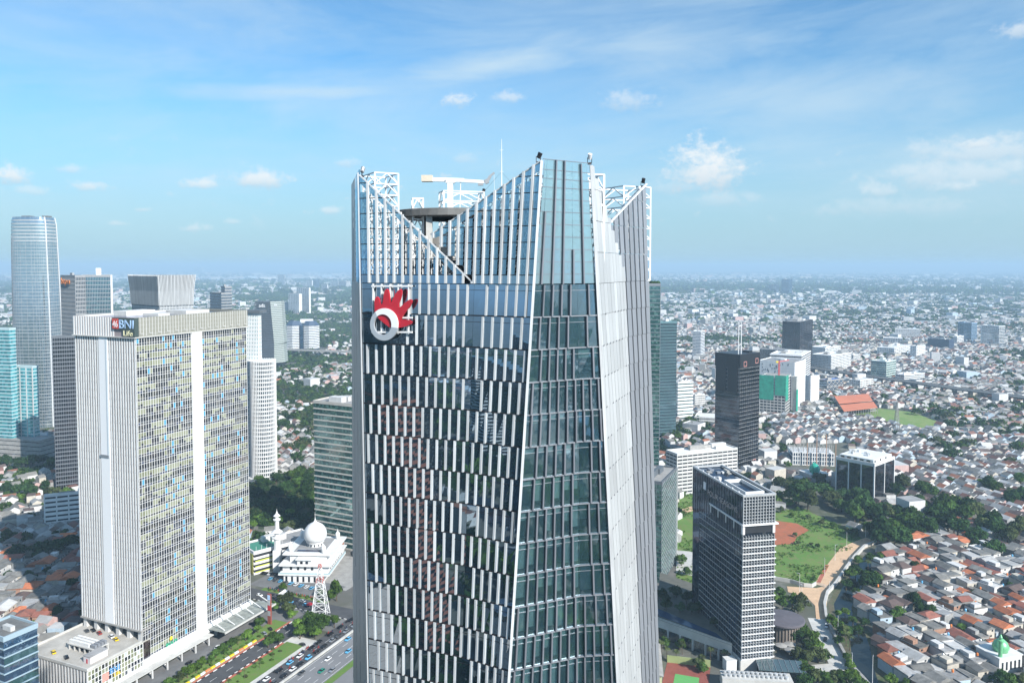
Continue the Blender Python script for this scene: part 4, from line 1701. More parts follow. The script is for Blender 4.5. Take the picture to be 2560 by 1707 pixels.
block('parking_block', 'long white car park with louvred decks beside the black tower', 'car park', 1692, 1238, 1668, 1846, 1137, 68, 3.6, DARK, WHITE2, .55, 3, 12, .5, .3, ROOFW, 4)
block('office_block', 'white block with a dark screen panel beyond the building site', 'office block', 2026, 1009, 2014, 2049, 941, 62, 5, WHITE, WHITE, .5, 0, 0, .3, .1, ROOFW, 1)
r, wx, wy, h, W = block('office_block', 'plain white tower block behind the green netted building site', 'office block', 1985, 1022, 1898, 2014, 908, 38, 4, WHITE, WHITE, .5, 0, 0, .3, .1, ROOFG, 2)
hr = random.Random(2)
for i in range(26):
    x, z = -wx * hr.uniform(.15, .95), h - hr.uniform(4, 18)
    bx('slit', r, x, x + .8, -.2, -.1, z, z + 3, G_DARKW)
block('office_block', 'white and black banded office behind the plain white tower block', 'office block', 2002, 985, 1925, 2026, 890, 30, 4, G_BLACK, WHITE, .42, 0, 0, .4, .4, ROOFW, 4)
block('office_block', 'dark gridded block left of the banded office', 'office block', 1962, 968, 1899, 1966, 876, 25, 4, G_BLACK, SLATE, .35, 10, 0, .4, .3, ROOFG, 1, wr=30)
block('apartment_block', 'long white apartment block with many small windows on the plain', 'flats', 2077, 931, 2030, 2127, 890, 48, 3.3, G_DARKW, WHITE, .5, 14, 14, 1.4, .3, ROOFW, 4)
block('apartment_block', 'white apartment block with arched gable behind the long white flats', 'flats', 2062, 905, 2028, 2100, 870, 50, 3.4, G_DARKW, WHITE, .5, 10, 10, 1.3, .3, ROOFW, 3)
block('office_block', 'small white annex right of the long white flats', 'flats', 2133, 906, 2120, 2150, 888, 50, 3.4, G_DARKW, WHITE2, .6, 4, 3, 1.0, .2, ROOFW, 1)
block('glass_block', 'green glass office block with pale bands above the flyover', 'office block', 2215, 951, 2178, 2240, 905, 48, 4.2, G_GREEN, M('mint_band', (.55, .62, .58), .5), .42, 0, 3, .5, .3, ROOFW, 3)
block('office_block', 'low white banded office right of the green glass block', 'office block', 2260, 958, 2240, 2312, 938, 62, 3.6, G_GREY, WHITE, .5, 0, 0, .4, .4, ROOFW, 2)
block('office_block', 'blue glass block on the plain at the upper right', 'office block', 2428, 856, 2393, 2440, 808, 60, 4, G_BLUE, M('blue_band', (.28, .40, .52), .5), .25, 8, 4, .5, .3, ROOFG, 1)
block('office_block', 'blue gridded block with white end walls at the upper right', 'office block', 2497, 866, 2451, 2510, 816, 62, 4, G_GREY, WHITE, .25, 9, 0, .7, .4, ROOFW, 2, endS=2.5)
block('office_block', 'white slab office with long ribbon windows at centre right', 'office block', 2300, 848, 2236, 2302, 824, 26, 3.8, G_GREY, WHITE, .5, 14, 0, .6, .3, ROOFW, 2, wr=20)
block('office_block', 'low dark glazed hall with white roof at centre right', 'office block', 2256, 862, 2207, 2262, 846, 26, 5, G_BLUE, WHITE, .2, 8, 2, .5, .3, ROOFW, 1, wr=24)
block('office_block', 'white school-like block with square windows at centre right', 'office block', 2235, 893, 2193, 2276, 871, 45, 3.5, G_DARKW, WHITE, .6, 9, 8, 1.6, .2, ROOFW, 2)
block('office_block', 'bright white gabled block right of the white school-like block', 'office block', 2290, 897, 2276, 2312, 866, 50, 3.6, G_DARKW, WHITE, .7, 3, 4, 2.0, .2, ROOFW, 2)
block('office_block', 'navy slab office in front of the blue glass block', 'office block', 2372, 875, 2318, 2384, 850, 60, 3.8, NAVYP, DBLUE, .5, 0, 0, .4, .3, ROOFG, 1)
block('office_block', 'white banded block right of the navy slab office', 'office block', 2392, 864, 2384, 2408, 842, 50, 3.8, G_GREY, WHITE, .55, 0, 0, .4, .3, ROOFW, 1)
block('office_block', 'white low workshop block left of the football stand', 'office block', 2150, 974, 2124, 2184, 952, 55, 3.6, G_DARKW, WHITE, .6, 5, 5, 1.0, .2, ROOFW, 1)
r, wx, wy, h, W = block('framed_hall', 'blue hall with exposed cross-braced frame near the football stand', 'hall', 2067, 983, 2048, 2108, 952, 58, 9, G_BLUE, CONC, .12, 0, 4, .8, .4, M('blue_roof', (.05, .14, .42), .6), 1)
for i in range(4):
    for z0, z1 in ((2, h * .5), (h * .5, h - 2)):
        for a in (0, 1):
            mb = MB()
            mb.bar((.6, wy * (i + a) / 4, z0), (.6, wy * (i + 1 - a) / 4, z1), .5)
            mb.obj('brace', CONCL, r)
block('office_block', 'white and teal banded block right of the slim teal tower', 'office block', 1694, 1052, 1688, 1733, 957, 70, 5, G_GREEN, WHITE, .62, 0, 0, .4, .4, ROOFW, 2)
block('office_block', 'small white block half hidden by the black tower', 'office block', 1737, 1022, 1731, 1763, 988, 66, 3.6, G_DARKW, WHITE2, .6, 0, 5, .8, .2, ROOFW, 1)
block('office_block', 'low white hall with flat roof left of the black tower', 'hall', 1792, 1062, 1738, 1800, 1046, 20, 4, G_DARKW, WHITE2, .7, 0, 0, .5, .2, ROOFW, 0, wr=30)
r, wx, wy, h, W = block('hall', 'grey roofed white hall among trees left of the black tower', 'hall', 1744, 1086, 1708, 1765, 1064, 40, 6, WHITE2, WHITE2, .5, 0, 0, .5, .1, ROOFG, 0)
r, wx, wy, h, W = block('office_cube', 'white-framed black office cube with roof terrace plant', 'office block', 2184, 1257, 2096, 2241, 1162, 49, 40, G_BLACK, WHITE, .0, 3, 2, 1.0, .5, ROOFG, 0, top=1.5)
for i in range(8):
    bx('floor_line', r, -wx - .1, .1, -.1, wy + .1, 3.6 + i * 3.9, 3.75 + i * 3.9, BLACKW)
bx('penthouse', r, -wx * .94, -1.5, 1.5, wy * .94, h, h + 4, WHITE)
for i in range(5):
    bx('window', r, -wx * .9 + i * wx * .17, -wx * .9 + i * wx * .17 + 3.4, 1.35, 1.5, h + 1.3, h + 3.1, G_BLACK)
for i in range(3):
    bx('window', r, -1.55, -1.35, 3 + i * wy * .27, 6 + i * wy * .27, h + 1.3, h + 3.1, G_BLACK)
for i in range(9):
    a = br.uniform(1.2, 3)
    x, y = -wx * br.uniform(.15, .85), wy * br.uniform(.15, .8)
    bx('roof_plant', r, x, x + a, y, y + a * .8, h + 4, h + 4 + br.uniform(1, 2.6), br.choice([PANEL, ROOFW, CONC]))
# building site
gc_ = thing('building_site', 'unfinished concrete tower wrapped in green netting with roof rebar', 'building site', (0, 0, 0))
r, wx, wy, h, W = block('site_frame', 'x', 'x', 1962, 1042, 1901, 1978, 946, 30, 4.2, DARK, CONCL, .35, 7, 3, .9, .3, CONC, 0)
bpy.data.objects.remove(gc_)
r.name = 'building_site'
tag(r, 'unfinished concrete tower wrapped in green netting with roof rebar', 'building site')
NET = M('green_net', (.02, .30, .20), .8, 0, .35, .2)
bx('netting', r, -wx - .8, -wx * .45, -.9, -.7, h * .42, h + 3, NET)
bx('netting', r, -wx * .4, .8, -.9, -.7, h * .55, h + 4, NET)
bx('netting', r, .7, .9, -.6, wy * .45, h * .4, h + 3.5, NET)
for i in range(16):
    bx('rebar', r, -wx * i / 16 - .2, -wx * i / 16, .6, .8, h, h + br.uniform(2, 5), CONCD)
r2, _, _, _, _ = block('lift_core', 'bare concrete lift core with green netting right of building site', 'building site', 1990, 1034, 1980, 1997, 944, 40, 4.2, CONCL, CONCL, .5, 0, 0, .3, .1, CONC, 0)
bx('netting', r2, -.2, .5, -.6, 6, 4, 36, NET)
tc = thing('tower_crane', 'red lattice tower crane on the netted building site', 'crane', (*W(-wx * .35, wy * .4), h - 1))
lb_ = lattice_box(0, 0, 1.8, 1.8, 0, 24, 2.4, .35)
lb_.obj('mast', M('crane_red', (.55, .12, .12), .6), tc)
MB().bar((-2, 0, 23), (16, 4, 25), 1.0, 1.2).obj('jib', bpy.data.materials['crane_red'], tc)
MB().box(-4.5, -1.5, -1.2, 1.2, 21.5, 24).obj('counterweight', YELLOW, tc)
# hotel slab
TSH = 78.5
r, C, wx, wy, W = frame_of('hotel_slab', 'dark glass hotel slab with white floor lines and open roof frame', 'hotel', 1852, 1679, 1734, 1938, TSH, wl=63, wr=18.5)
h = 97.0
MB().box(-wx, 0, 0, wy, 0, h - 1).obj('glazing', G_HOTEL, r)
zb = [7 + i * 3.42 for i in range(21)]
for z in zb[:-1]:
    bx('floor_band', r, -.1, .9, -.30, wy + .9, z - .24, z + .24, WHITE)
    bx('floor_line', r, -wx + 10, -.1, -.22, .05, z - .15, z + .15, PANEL)  # white bands greyed on the shaded long face: shade put into the colour
for i in range(19):
    x = -wx + 10 + (wx - 10) * i / 18
    bx('mullion', r, x - .08, x + .08, -.25, .05, 7, 76, SLATE)  # darker than the end-face mullions, imitating the shade on this side
for i in range(12):
    y = wy * i / 11
    bx('mullion', r, -.05, .75, y - .11, y + .11, 7, 75, PANEL)
for k in range(20):
    bx('transom', r, -.05, .55, 0, wy, 8.6 + k * 3.42, 8.75 + k * 3.42, PANEL)
bx('pale_base', r, -10, .6, -.5, wy * .96, 0, 7, CONCL)
bx('recess', r, -wx * .62, .2, -.2, wy + .1, 76.2, 80.6, DARK)
for i in range(5):
    x = -wx * .6 + i * wx * .6 / 4
    bx('column', r, x - .5, x + .5, -.5, .5, 76.2, 80.6, WHITE2)
bx('column', r, -1.2, .8, -.4, .9, 75.8, 80.8, WHITE)
bx('column', r, -1.2, .8, wy - 1.2, wy + .2, 75.8, 80.8, WHITE)
bx('terrace_slab', r, -wx * .62, 1.6, -.8, wy + 1.8, 80.6, 81.4, WHITE)
for i in range(12):
    y = wy * i / 11
    bx('crown_mullion', r, .0, .7, y - .15, y + .15, 81.4, h, PANEL)
for k in range(9):
    bx('crown_transom', r, .0, .55, 0, wy, 82.4 + k * 1.7, 82.6 + k * 1.7, PANEL)
for i in range(21):
    x = -wx + wx * i / 20
    bx('crown_mullion', r, x - .10, x + .10, -.3, .05, 70, h, GREYFIN)
fr_ = MB()
for a in ((-wx, .7, -.45, .8), (-wx, .7, wy - .6, wy + .6), (-wx, -wx + 1.2, .8, wy - .6), (-.6, .7, .8, wy - .6)):
    fr_.box(*a, h - .6, h + .4)
fr_.obj('roof_frame', PANEL, r)
wl_ = MB()
for a in ((-wx * .45, -3, 3, 3.6), (-wx * .45, -3, wy - 5, wy - 4.4), (-3.6, -3, 3.6, wy - 5), (-wx * .45, -wx * .45 + .6, 3.6, wy - 5)):
    wl_.box(*a, h - 4, h + .9)
wl_.obj('roof_screen', WHITE, r)
bx('roof_deck', r, -wx + 1.2, -.7, .8, wy - .6, h - 2.4, h - 1.8, CONCL)
for i in range(10):
    x, y = -wx * br.uniform(.5, .95), br.uniform(2, wy - 4)
    bx('roof_plant', r, x, x + br.uniform(2, 5), y, y + br.uniform(1.5, 3), h - 1.9, h - .6 + br.uniform(0, 1.6), br.choice([ROOFW, CONC, PANELD]))
for x in range(8):
    bx('roof_light', r, -wx + 5 + x * 7.4, -wx + 6 + x * 7.4, .2, .6, h + .4, h + .9, SIGNW)
LET = M('dull_metal_letters', (.34, .34, .36), .35, .6)
text('sign_letters', 'FOUR SEASONS', r, (-wx * .66, -.75, 86.0), (PI / 2, 0, 0), 4.4, LET, .12, fit=wx * .58)
bx('sign_square', r, -wx * .75, -wx * .70, -.7, -.4, 87.5, 92, SIGNW)
# thin sloped-top glass block by the tower
r, wx, wy, h, W = block('wedge_block', 'green glass block with roof garden between tower and hotel', 'office block', 1652.5, 1458, 1600, 1690, 1208, 25, 3.7, G_GREEN, SLATE, .10, 6, 12, .16, .12, CONC, 2, wr=44, pierm=PANELD, wl=24)
for k in range(30):
    mb = MB()
    z = 2 + k * (h + 26) / 30 - 14
    a, b = max(z, 1), min(z + 14, h)
    y0, y1 = (a - z) / 14 * wy, (b - z) / 14 * wy
    if y1 - y0 > 1:
        mb.bar((.35, y0, a), (.35, y1, b), .12, .2, (1, 0, 0))
        mb.obj('diagonal_rib', PANEL, r)
bx('edge_slab', r, -.5, .9, wy - .5, wy + .5, 0, h + 1, PANEL)
# far towers
FT = [('slim white tower, taller of the pair in the left middle distance', 773, 786, 744, 778, 720, WHITE), ('broader white tower, lower of the pair in the left middle distance', 748, 788, 724, 756, 735, WHITE), ('blue office block left of the white tower pair', 726, 783, 708, 728, 757, DBLUE),
      ('lone white tower far off above the leaning dark tower', 712, 716, 697, 715, 687, WHITE), ('pale tower far off just left of the silver tower', 866, 724, 850, 878, 703, WHITE2), ('white tower block far off, second left of the silver tower', 846, 724, 828, 848, 703, WHITE), ('white slab far off with blue neighbour', 780, 724, 768, 784, 701, WHITE),
      ('blue tower far off beside a white slab', 792, 721, 785, 800, 699, G_BLUE), ('low white block far off left of the blue tower', 765, 722, 754, 768, 707, WHITE), ('white block in woods far off left of the silver tower', 818, 732, 806, 822, 711, WHITE2), ('lone slim white block far off over the leaning tower', 737, 714, 730, 738, 703, WHITE),
      ('blue glass tower rising from the far plain on the right', 1972, 737, 1951, 1977, 698, G_BLUE), ('grey-blue block beside the blue glass tower on the far plain', 1940, 734, 1918, 1944, 712, G_GREY), ('pale slim block far off at the horizon on the left', 505, 684, 490, 514, 668, WHITE), ('white block far off at the left edge', 14, 708, 0, 18, 690, WHITE), ('white block far off beside the round tower', 27, 708, 20, 28, 696, WHITE2)]
for (lb, uc, vb, ul, ur, vt, m_) in FT:
    isg = m_ in (G_BLUE, G_GREY)
    r, wx, wy, h, W = block('far_tower', lb, 'tower', uc, vb, ul, ur, vt, 40, 4.0 if vb > 730 else 9, m_ if isg else G_GREY, DBLUE if isg else m_, .5 if not isg else .2, 6, 5, 2.2 if not isg else .6, .6, ROOFW, 1, group=None)

# ------------------------------------------------------------------ ground sheets


def sheet(name, pts, z, mat, keep=True, pad=0):
    mb = MB()
    mb.add([(p[0], p[1], z) for p in pts], [tuple(range(len(pts)))])
    o = struct(mb.obj(name, mat))
    if keep:
        keepout(pts, pad)
    return o


def strip(pts, w0, w1=None):
    """outline of a ribbon along a polyline; w0 left, w1 right half-widths"""
    w1 = w0 if w1 is None else w1
    L_, R_ = [], []
    n = len(pts)
    for i in range(n):
        a = Vector(pts[max(0, i - 1)])
        b = Vector(pts[min(n - 1, i + 1)])
        d = (b - a).normalized()
        nn = Vector((-d.y, d.x))
        p = Vector(pts[i])
        L_.append(tuple(p + nn * w0))
        R_.append(tuple(p - nn * w1))
    return L_, R_


def ribbon(name, pts, w0, w1, z, mat, keep=True):
    L_, R_ = strip(pts, w0, w1)
    mb = MB()
    for i in range(len(pts) - 1):
        mb.quad((*R_[i], z), (*R_[i + 1], z), (*L_[i + 1], z), (*L_[i], z))
        if keep:
            keepout([R_[i], R_[i + 1], L_[i + 1], L_[i]])
    return struct(mb.obj(name, mat))


def rect(name, x0, x1, y0, y1, z, mat, keep=True):
    return sheet(name, [S(x0, y0), S(x1, y0), S(x1, y1), S(x0, y1)], z, mat, keep)


# street beside the slab, in its own frame
rect('forecourt', 1, 24, -60, 112, .05, ASPHL)
rect('verge', 19, 31, -60, 82, .15, GRASS)
rect('road', 31, 43.4, -60, 96, .10, ASPH)
rect('red_path', 29.2, 31, -60, 84, .19, REDK)
rect('red_path', 43.4, 45.2, -60, 60, .19, REDK)
rect('lawn', 45.2, 57.5, -60, 62, .16, LAWN)
rect('pavement', 57.5, 60.5, -60, 66, .19, CONCL)
rect('road', 60.5, 72.4, -60, 420, .09, ASPH)
rect('highway', 74.2, 93.4, -60, 420, .11, M('highway_asphalt', (.20, .20, .205), .9, 0, .14, .05))
rect('verge', 93.4, 97.5, -60, 420, .17, LAWN)
rect('highway', 97.5, 118, -60, 420, .11, bpy.data.materials['highway_asphalt'])
rect('road', -60, 60.5, 100, 114, .08, ASPH)
rect('road', 24, 60.5, 82, 101, .075, ASPHL)
rect('car_park', -34, 30, 118, 142, .07, ASPHL)
rect('verge', -20, 34, 114, 118.5, .14, GRASS)
rect('plaza', 44, 62, 58, 70, .13, CONCL)
rect('mosque_yard', -60, 34, 136, 190, .06, CONC, True)
sheet('wooded_lot', [G(628, 1172), G(802, 1172), G(802, 1322), G(646, 1322)], .04, M('wood_floor', (.045, .065, .03), .95, 0, .4, .2), False)
# barrier and lane paint
bar = thing('road_barrier', 'long grey concrete barrier along the highway edge', 'barrier', (*S(73.3, 0), 0), -TH)
for i in range(40):
    bx('barrier_block', bar, -.5, .5, -58 + i * 6, -52.2 + i * 6, 0, 1.1, CONCL)


def dashes(name, x, y0, y1, step, ln, w, z):
    mb = MB()
    y = y0
    while y < y1:
        a, b, c, d = S(x - w, y), S(x + w, y), S(x + w, y + ln), S(x - w, y + ln)
        mb.quad((*a, z), (*b, z), (*c, z), (*d, z))
        y += step
    o = mb.obj(name, PAINTW)
    o['kind'] = 'structure'
    return o


dashes('lane_marking', 78.9, -50, 400, 10, 5, .12, .13)
dashes('lane_marking', 83.6, -50, 400, 10, 5, .12, .13)
dashes('lane_marking', 88.4, -50, 400, 10, 5, .12, .13)
dashes('lane_marking', 75.0, -50, 400, 500, 460, .1, .13)
dashes('lane_marking', 92.4, -50, 400, 500, 460, .1, .13)
dashes('lane_marking', 37.2, -50, 90, 12, 5, .1, .12)
dashes('lane_marking', 66.4, -50, 400, 12, 5, .1, .11)
# black and white kerb stones
for lab, x, y0, y1 in (('striped black and white kerb between road and red path', 31.25, -30, 84), ('striped black and white kerb along the lawn road', 43.2, -30, 60), ('striped kerb along the mosque street', None, 0, 0)):
    k = thing('kerb', lab, 'kerb', (*S(x or 30, y0 if x else 100.2), 0), -TH)
    n = 40
    for i in range(n):
        if x:
            L = (y1 - y0) / n
            bx('kerb_stone', k, -.18, .18, i * L, (i + 1) * L - .02, .1, .42, PAINTW if i % 2 else TYRE)
        else:
            bx('kerb_stone', k, -46 + i * 1.9, -44.12 + i * 1.9, -.18, .18, .1, .42, PAINTW if i % 2 else TYRE)
# yellow-white road blocks
ROADB = []
PARAS = []
for i in range(22):
    y = -22 + i * 3.6
    t = thing('road_block', 'x', 'road block', (*S(28.3, y), .15), -TH + br.uniform(-.06, .06))
    ROADB.append((t, ['yellow', 'white', 'yellow', 'white', 'orange', 'yellow', 'white'][i % 7] + ' plastic road block in the row beside the red path', proj(*S(28.3, y), 0)))
    bx('body', t, -.5, .5, -1.5, 1.5, 0, 1.0, [YELLOW, SIGNW, M('block_orange', (.75, .25, .1), .6) if i == 0 else bpy.data.materials['block_orange']][[0, 1, 0, 1, 2, 0, 1][i % 7]])
    bx('foot', t, -.7, .7, -1.4, 1.4, 0, .25, CONC)
# bronze-coloured advertising pylon
py = thing('advert_pylon', 'tall slim advertising pylon with pale panels by the car park entrance', 'sign', (*S(20.5, 76), 0), -TH)
bx('frame', py, -1.2, 1.2, -.5, .5, 0, 19, M('rust_red', (.26, .07, .05), .6))
for i in range(4):
    bx('panel', py, -1.0, 1.0, -.62, -.5, 5.5 + i * 3.3, 8.5 + i * 3.3, [SILVER, RED, SILVER, BLUEL][i])
# parasol tent and red umbrella
te = thing('white_tent', 'small white pyramid tent beside the slab corner', 'tent', (*S(2, 112), 0), -TH)
MB().add([(-3, -3, 2.6), (3, -3, 2.6), (3, 3, 2.6), (-3, 3, 2.6), (0, 0, 5)], [(0, 1, 4), (1, 2, 4), (2, 3, 4), (3, 0, 4), (3, 2, 1, 0)]).obj('cloth', WHITE, te)
for a in ((-2.9, -2.9), (2.9, -2.9), (2.9, 2.9), (-2.9, 2.9)):
    bx('pole', te, a[0] - .06, a[0] + .06, a[1] - .06, a[1] + .06, 0, 2.6, STEELW)
um = thing('red_parasol', 'red round parasol at the street corner under the lattice mast', 'parasol', (*S(28, 105), 0))
MB().lathe([(2.2, 2.2), (1.6, 2.9), (.1, 3.4)], 14).obj('cloth', RED, um)
MB().tube((0, 0, 0), (0, 0, 2.5), .05).obj('pole', STEELW, um)

# ------------------------------------------------------------------ white mosque
mx, my = -145.0, 545.0
mq = thing('white_mosque', 'white mosque with large pointed dome and four corner cupolas', 'mosque', (mx, my, 0), math.radians(-3))
keepout([(mx - 24, my - 14), (mx + 26, my - 14), (mx + 26, my + 44), (mx - 24, my + 44)])
bx('wall', mq, -14, 14, -8, 30, 0, 6, WHITE)
bx('wall', mq, -16, 17, -4, 34, 6, 11.2, WHITE)
bx('gallery', mq, -17.5, 18.5, -9, 35, 5.2, 6.1, WHITE)
bx('gallery', mq, -18, 19, -6.5, 36, 10.6, 11.5, WHITE)
bx('wall', mq, -12, 14, 0, 32, 11.5, 16.6, WHITE)
bx('porch', mq, -5, 5, -6, 1, 11.5, 15.2, WHITE)
bx('porch_roof', mq, -6, 6, -7, 1, 15.2, 15.8, WHITE)
bx('roof', mq, -17, 19, -1.5, 36, 16.6, 17.6, WHITE)
bx('roof_inset', mq, -10.5, 11.5, 3, 32, 17.6, 17.75, ROOFG)
for i in range(5):
    x = -10 + i * 5
    bx('window', mq, x - .9, x + .9, -4.12, -3.98, 7.2, 9.6, G_BLACK)
for x in (-1.9, 1.9):
    bx('window', mq, x - .9, x + .9, -6.12, -5.98, 12.4, 14.2, G_BLACK)
for i in range(7):
    x = -12 + i * 4
    bx('window', mq, x - .7, x + .7, -8.1, -7.98, .4, 4.2, G_BLACK)
for i in range(8):
    y = 0 + i * 4
    bx('window', mq, 16.98, 17.12, y - .9, y + .9, 7.2, 9.6, G_BLACK)
bx('balcony_glass', mq, 18.3, 18.6, -8, 34, 6.1, 7.3, CYW)
bx('balcony_glass', mq, -17.4, 18.4, -8.9, -8.7, 6.1, 7.2, CYW)
bx('solar_panel', mq, -8, 8, 3.6, 5.6, 17.8, 18.2, NAVYP)
D = [(5.6, 17.7), (5.6, 20.2), (6.4, 20.4), (6.4, 21.0)]
MB().lathe(D, 32, 1, 17).obj('drum', WHITE, mq)
for i in range(14):
    a = 2 * PI * i / 14
    bx('drum_window', mq, 1 + 5.62 * math.cos(a) - .35, 1 + 5.62 * math.cos(a) + .35, 17 + 5.62 * math.sin(a) - .35, 17 + 5.62 * math.sin(a) + .35, 18.3, 19.6, G_BLACK)
on = [(6.2, 21.0), (7.3, 22.2), (8.1, 24.2), (8.25, 26.2), (7.9, 28.4), (6.9, 30.6), (5.3, 32.4), (3.2, 33.8), (1.4, 34.7), (.6, 35.8), (.22, 37.4), (.08, 39.2), (.05, 42.0)]
MB().lathe(on, 40, 1, 17).obj('dome', WHITE, mq, True)
for (x, y) in ((-13, 4), (11.5, 1.8), (13.5, 31), (-13, 31)):
    c = MB().lathe([(1.4, 17.6), (1.4, 19.6), (1.7, 20.4), (1.75, 21.3), (1.3, 22.4), (.5, 23.1), (.15, 24.2), (.04, 25.2)], 16, x, y)
    c.obj('cupola', WHITE, mq, True)
mn = thing('minaret', 'slender white minaret with balcony left of the mosque', 'minaret', (*G(694, 1428), 0))
keepout([(-178, 550), (-160, 550), (-160, 570), (-178, 570)])
bx('base', mn, -2.6, 2.6, -2.6, 2.6, 0, 16, WHITE)
MB().lathe([(2.3, 16), (2.2, 23.5)], 8).obj('shaft', WHITE, mn)
MB().lathe([(2.3, 23.5), (3.9, 24.6), (3.9, 25.5), (1.9, 25.6), (1.9, 29), (4.2, 29.1), (1.7, 31)], 8).obj('balcony', WHITE, mn)
MB().lathe([(1.55, 31), (1.5, 37)], 8).obj('shaft', WHITE, mn)
MB().lathe([(1.5, 37), (2.7, 37.8), (2.7, 38.5), (1.3, 38.6), (1.3, 40.6), (2.6, 40.7), (.9, 42.4), (.2, 44.2), (.04, 46)], 8).obj('crown', WHITE, mn)
# yellow school beside it
r, wx, wy, h, W = block('school_block', 'yellow-fronted white school with open galleries beside the mosque', 'school', 636, 1436, 600, 730, 1382, 47, 4.0, DARK, WHITE, .42, 0, 0, .5, .6, ROOFG, 2, wr=48, wl=22)
bx('yellow_wall', r, -wx - .7, -.5, -.8, -.62, .5, h - 1, M('school_yellow', (.62, .58, .12), .7, 0, .1, .3))
for i in range(3):
    bx('gallery_rail', r, .62, .75, .5, wy * .9, 1.2 + i * 4, 2.0 + i * 4, M('school_lime', (.55, .60, .10), .7) if i == 0 else bpy.data.materials['school_lime'])
bx('roof_court', r, -wx * .9, -1, 2, wy * .45, h + .15, h + .3, M('court_green', (.06, .24, .17), .8))
for i in range(6):
    bx('fence_post', r, -1.2, -1.0, 2 + i * 4, 2.15 + i * 4, h, h + 4, STEELW)
# red-white lattice mast
lm = thing('lattice_mast', 'red and white steel lattice mast beside the mosque street', 'mast', (*G(801, 1540), 0))
MR = M('mast_red', (.45, .16, .14), .6)
lev = [0, 5, 10, 14.5, 18.5, 22, 25, 28, 31, 33.5]
for k in range(len(lev) - 1):
    mb = MB()
    z0, z1 = lev[k], lev[k + 1]
    w0, w1 = 4.9 - 4.3 * z0 / 33.5, 4.9 - 4.3 * z1 / 33.5
    P0 = [(-w0, -w0, z0), (w0, -w0, z0), (w0, w0, z0), (-w0, w0, z0)]
    P1 = [(-w1, -w1, z1), (w1, -w1, z1), (w1, w1, z1), (-w1, w1, z1)]
    for i in range(4):
        j = (i + 1) % 4
        mb.bar(P0[i], P1[i], .32)
        mb.bar(P1[i], P1[j], .22)
        mb.bar(P0[i], P1[j], .18)
        mb.bar(P0[j], P1[i], .18)
    mb.obj('mast_section', MR if k in (5, 8) else STEELW, lm)

# ------------------------------------------------------------------ hotel grounds
hp = thing('hotel_podium', 'low hotel podium with planted pool terrace and long pale wall', 'podium', (0, 0, 0))
Hc = G(1852, 1679)
P0, P1, P2, P3 = G(1640, 1545, 11), G(1830, 1612, 11), G(1800, 1480, 11), G(1650, 1430, 11)
for nm, z0, z1, m_ in (('base', 0, 6.2, G_DARKW), ('wall_band', 6.2, 10.8, CONCL)):
    MB().prism([P0, P1, P2, P3], z0, z1).obj(nm, m_, hp)
MB().prism([P0, P1, P2, P3], 10.8, 11.0).obj('terrace', M('terrace_paving', (.12, .12, .10), .9, 0, .3, .2), hp)
keepout([P0, P1, P2, P3], 4)
MB().prism([(P0[0] + 2, P0[1] + 4), (P1[0] - 3, P1[1] + 6), (P1[0] - 5, P1[1] + 14), (P0[0] + 3, P0[1] + 14)], 11.0, 11.15).obj('pool', M('pool_water', (.02, .06, .13), .1), hp)
for i in range(7):
    t = i / 6
    x, y = P0[0] + (P1[0] - P0[0]) * t, P0[1] + (P1[1] - P0[1]) * t
    bx('column', hp, x - .5, x + .5, y - .6, y + .2, 0, 6.2, CONCL)
MB().prism([(P0[0], P0[1] - .1), (P1[0], P1[1] - .1), (P1[0], P1[1] + .3), (P0[0], P0[1] + .3)], 11, 12.1).obj('parapet', PANEL, hp)
pv = thing('round_pavilion', 'round dark-roofed hotel pavilion with slatted wall', 'pavilion', (*G(1958, 1590), 0))
MB().lathe([(9.8, 0), (9.8, 10)], 36).obj('wall', M('brown_slats', (.16, .13, .11), .7), pv)
for i in range(36):
    a = 2 * PI * i / 36
    mb = MB()
    mb.bar((10 * math.cos(a), 10 * math.sin(a), .3), (10 * math.cos(a), 10 * math.sin(a), 9.8), .35, .5, (math.cos(a), math.sin(a), 0))
    mb.obj('slat', M('tan_slat', (.30, .26, .22), .7) if i == 0 else bpy.data.materials['tan_slat'], pv)
MB().lathe([(11.8, 10), (12.2, 10.3), (12.2, 11.1), (11.6, 11.4), (.1, 12.2)], 40).obj('roof', M('purple_grey_roof', (.12, .11, .125), .7, 0, .15, .3), pv)
for (u, v) in ((1953, 1625), (1975, 1622), (1976, 1637)):
    pd = thing('garden_parasol', 'round grey garden parasol beside the slatted pavilion', 'parasol', (*G(u, v), 0), 0, 'parasols below the pavilion')
    PARAS.append((pd, 'round grey garden parasol beside the slatted pavilion', (u, v)))
    MB().lathe([(3.2, 2.8), (3.3, 3.1), (.1, 3.7)], 18).obj('canopy', CONC, pd)
    MB().tube((0, 0, 0), (0, 0, 3), .12).obj('pole', STEELD, pd)
cn_ = thing('entrance_canopy', 'flat tinted glass canopy in front of the hotel slab', 'canopy', (*G(1955, 1692), 0), math.radians(-8))
bx('glass_roof', cn_, -13, 11, -6, 7, 6.0, 6.3, M('canopy_glass', (.07, .11, .12), .15, 0, .2, .3))
for i in range(9):
    bx('rib', cn_, -13 + i * 3, -12.8 + i * 3, -6.1, 7.1, 6.3, 6.5, PANELD)
for x in (-12, -1, 10):
    bx('column', cn_, x - .3, x + .3, 5, 5.6, 0, 6, STEELD)
    bx('column', cn_, x - .3, x + .3, -5, -4.4, 0, 6, STEELD)
ch = thing('cooling_row', 'long low plant house with fan rows at the bottom edge', 'plant house', (*G(1870, 1712), 0), math.radians(-6))
bx('wall', ch, -14, 22, -5, 4, 0, 5.5, CONCL)
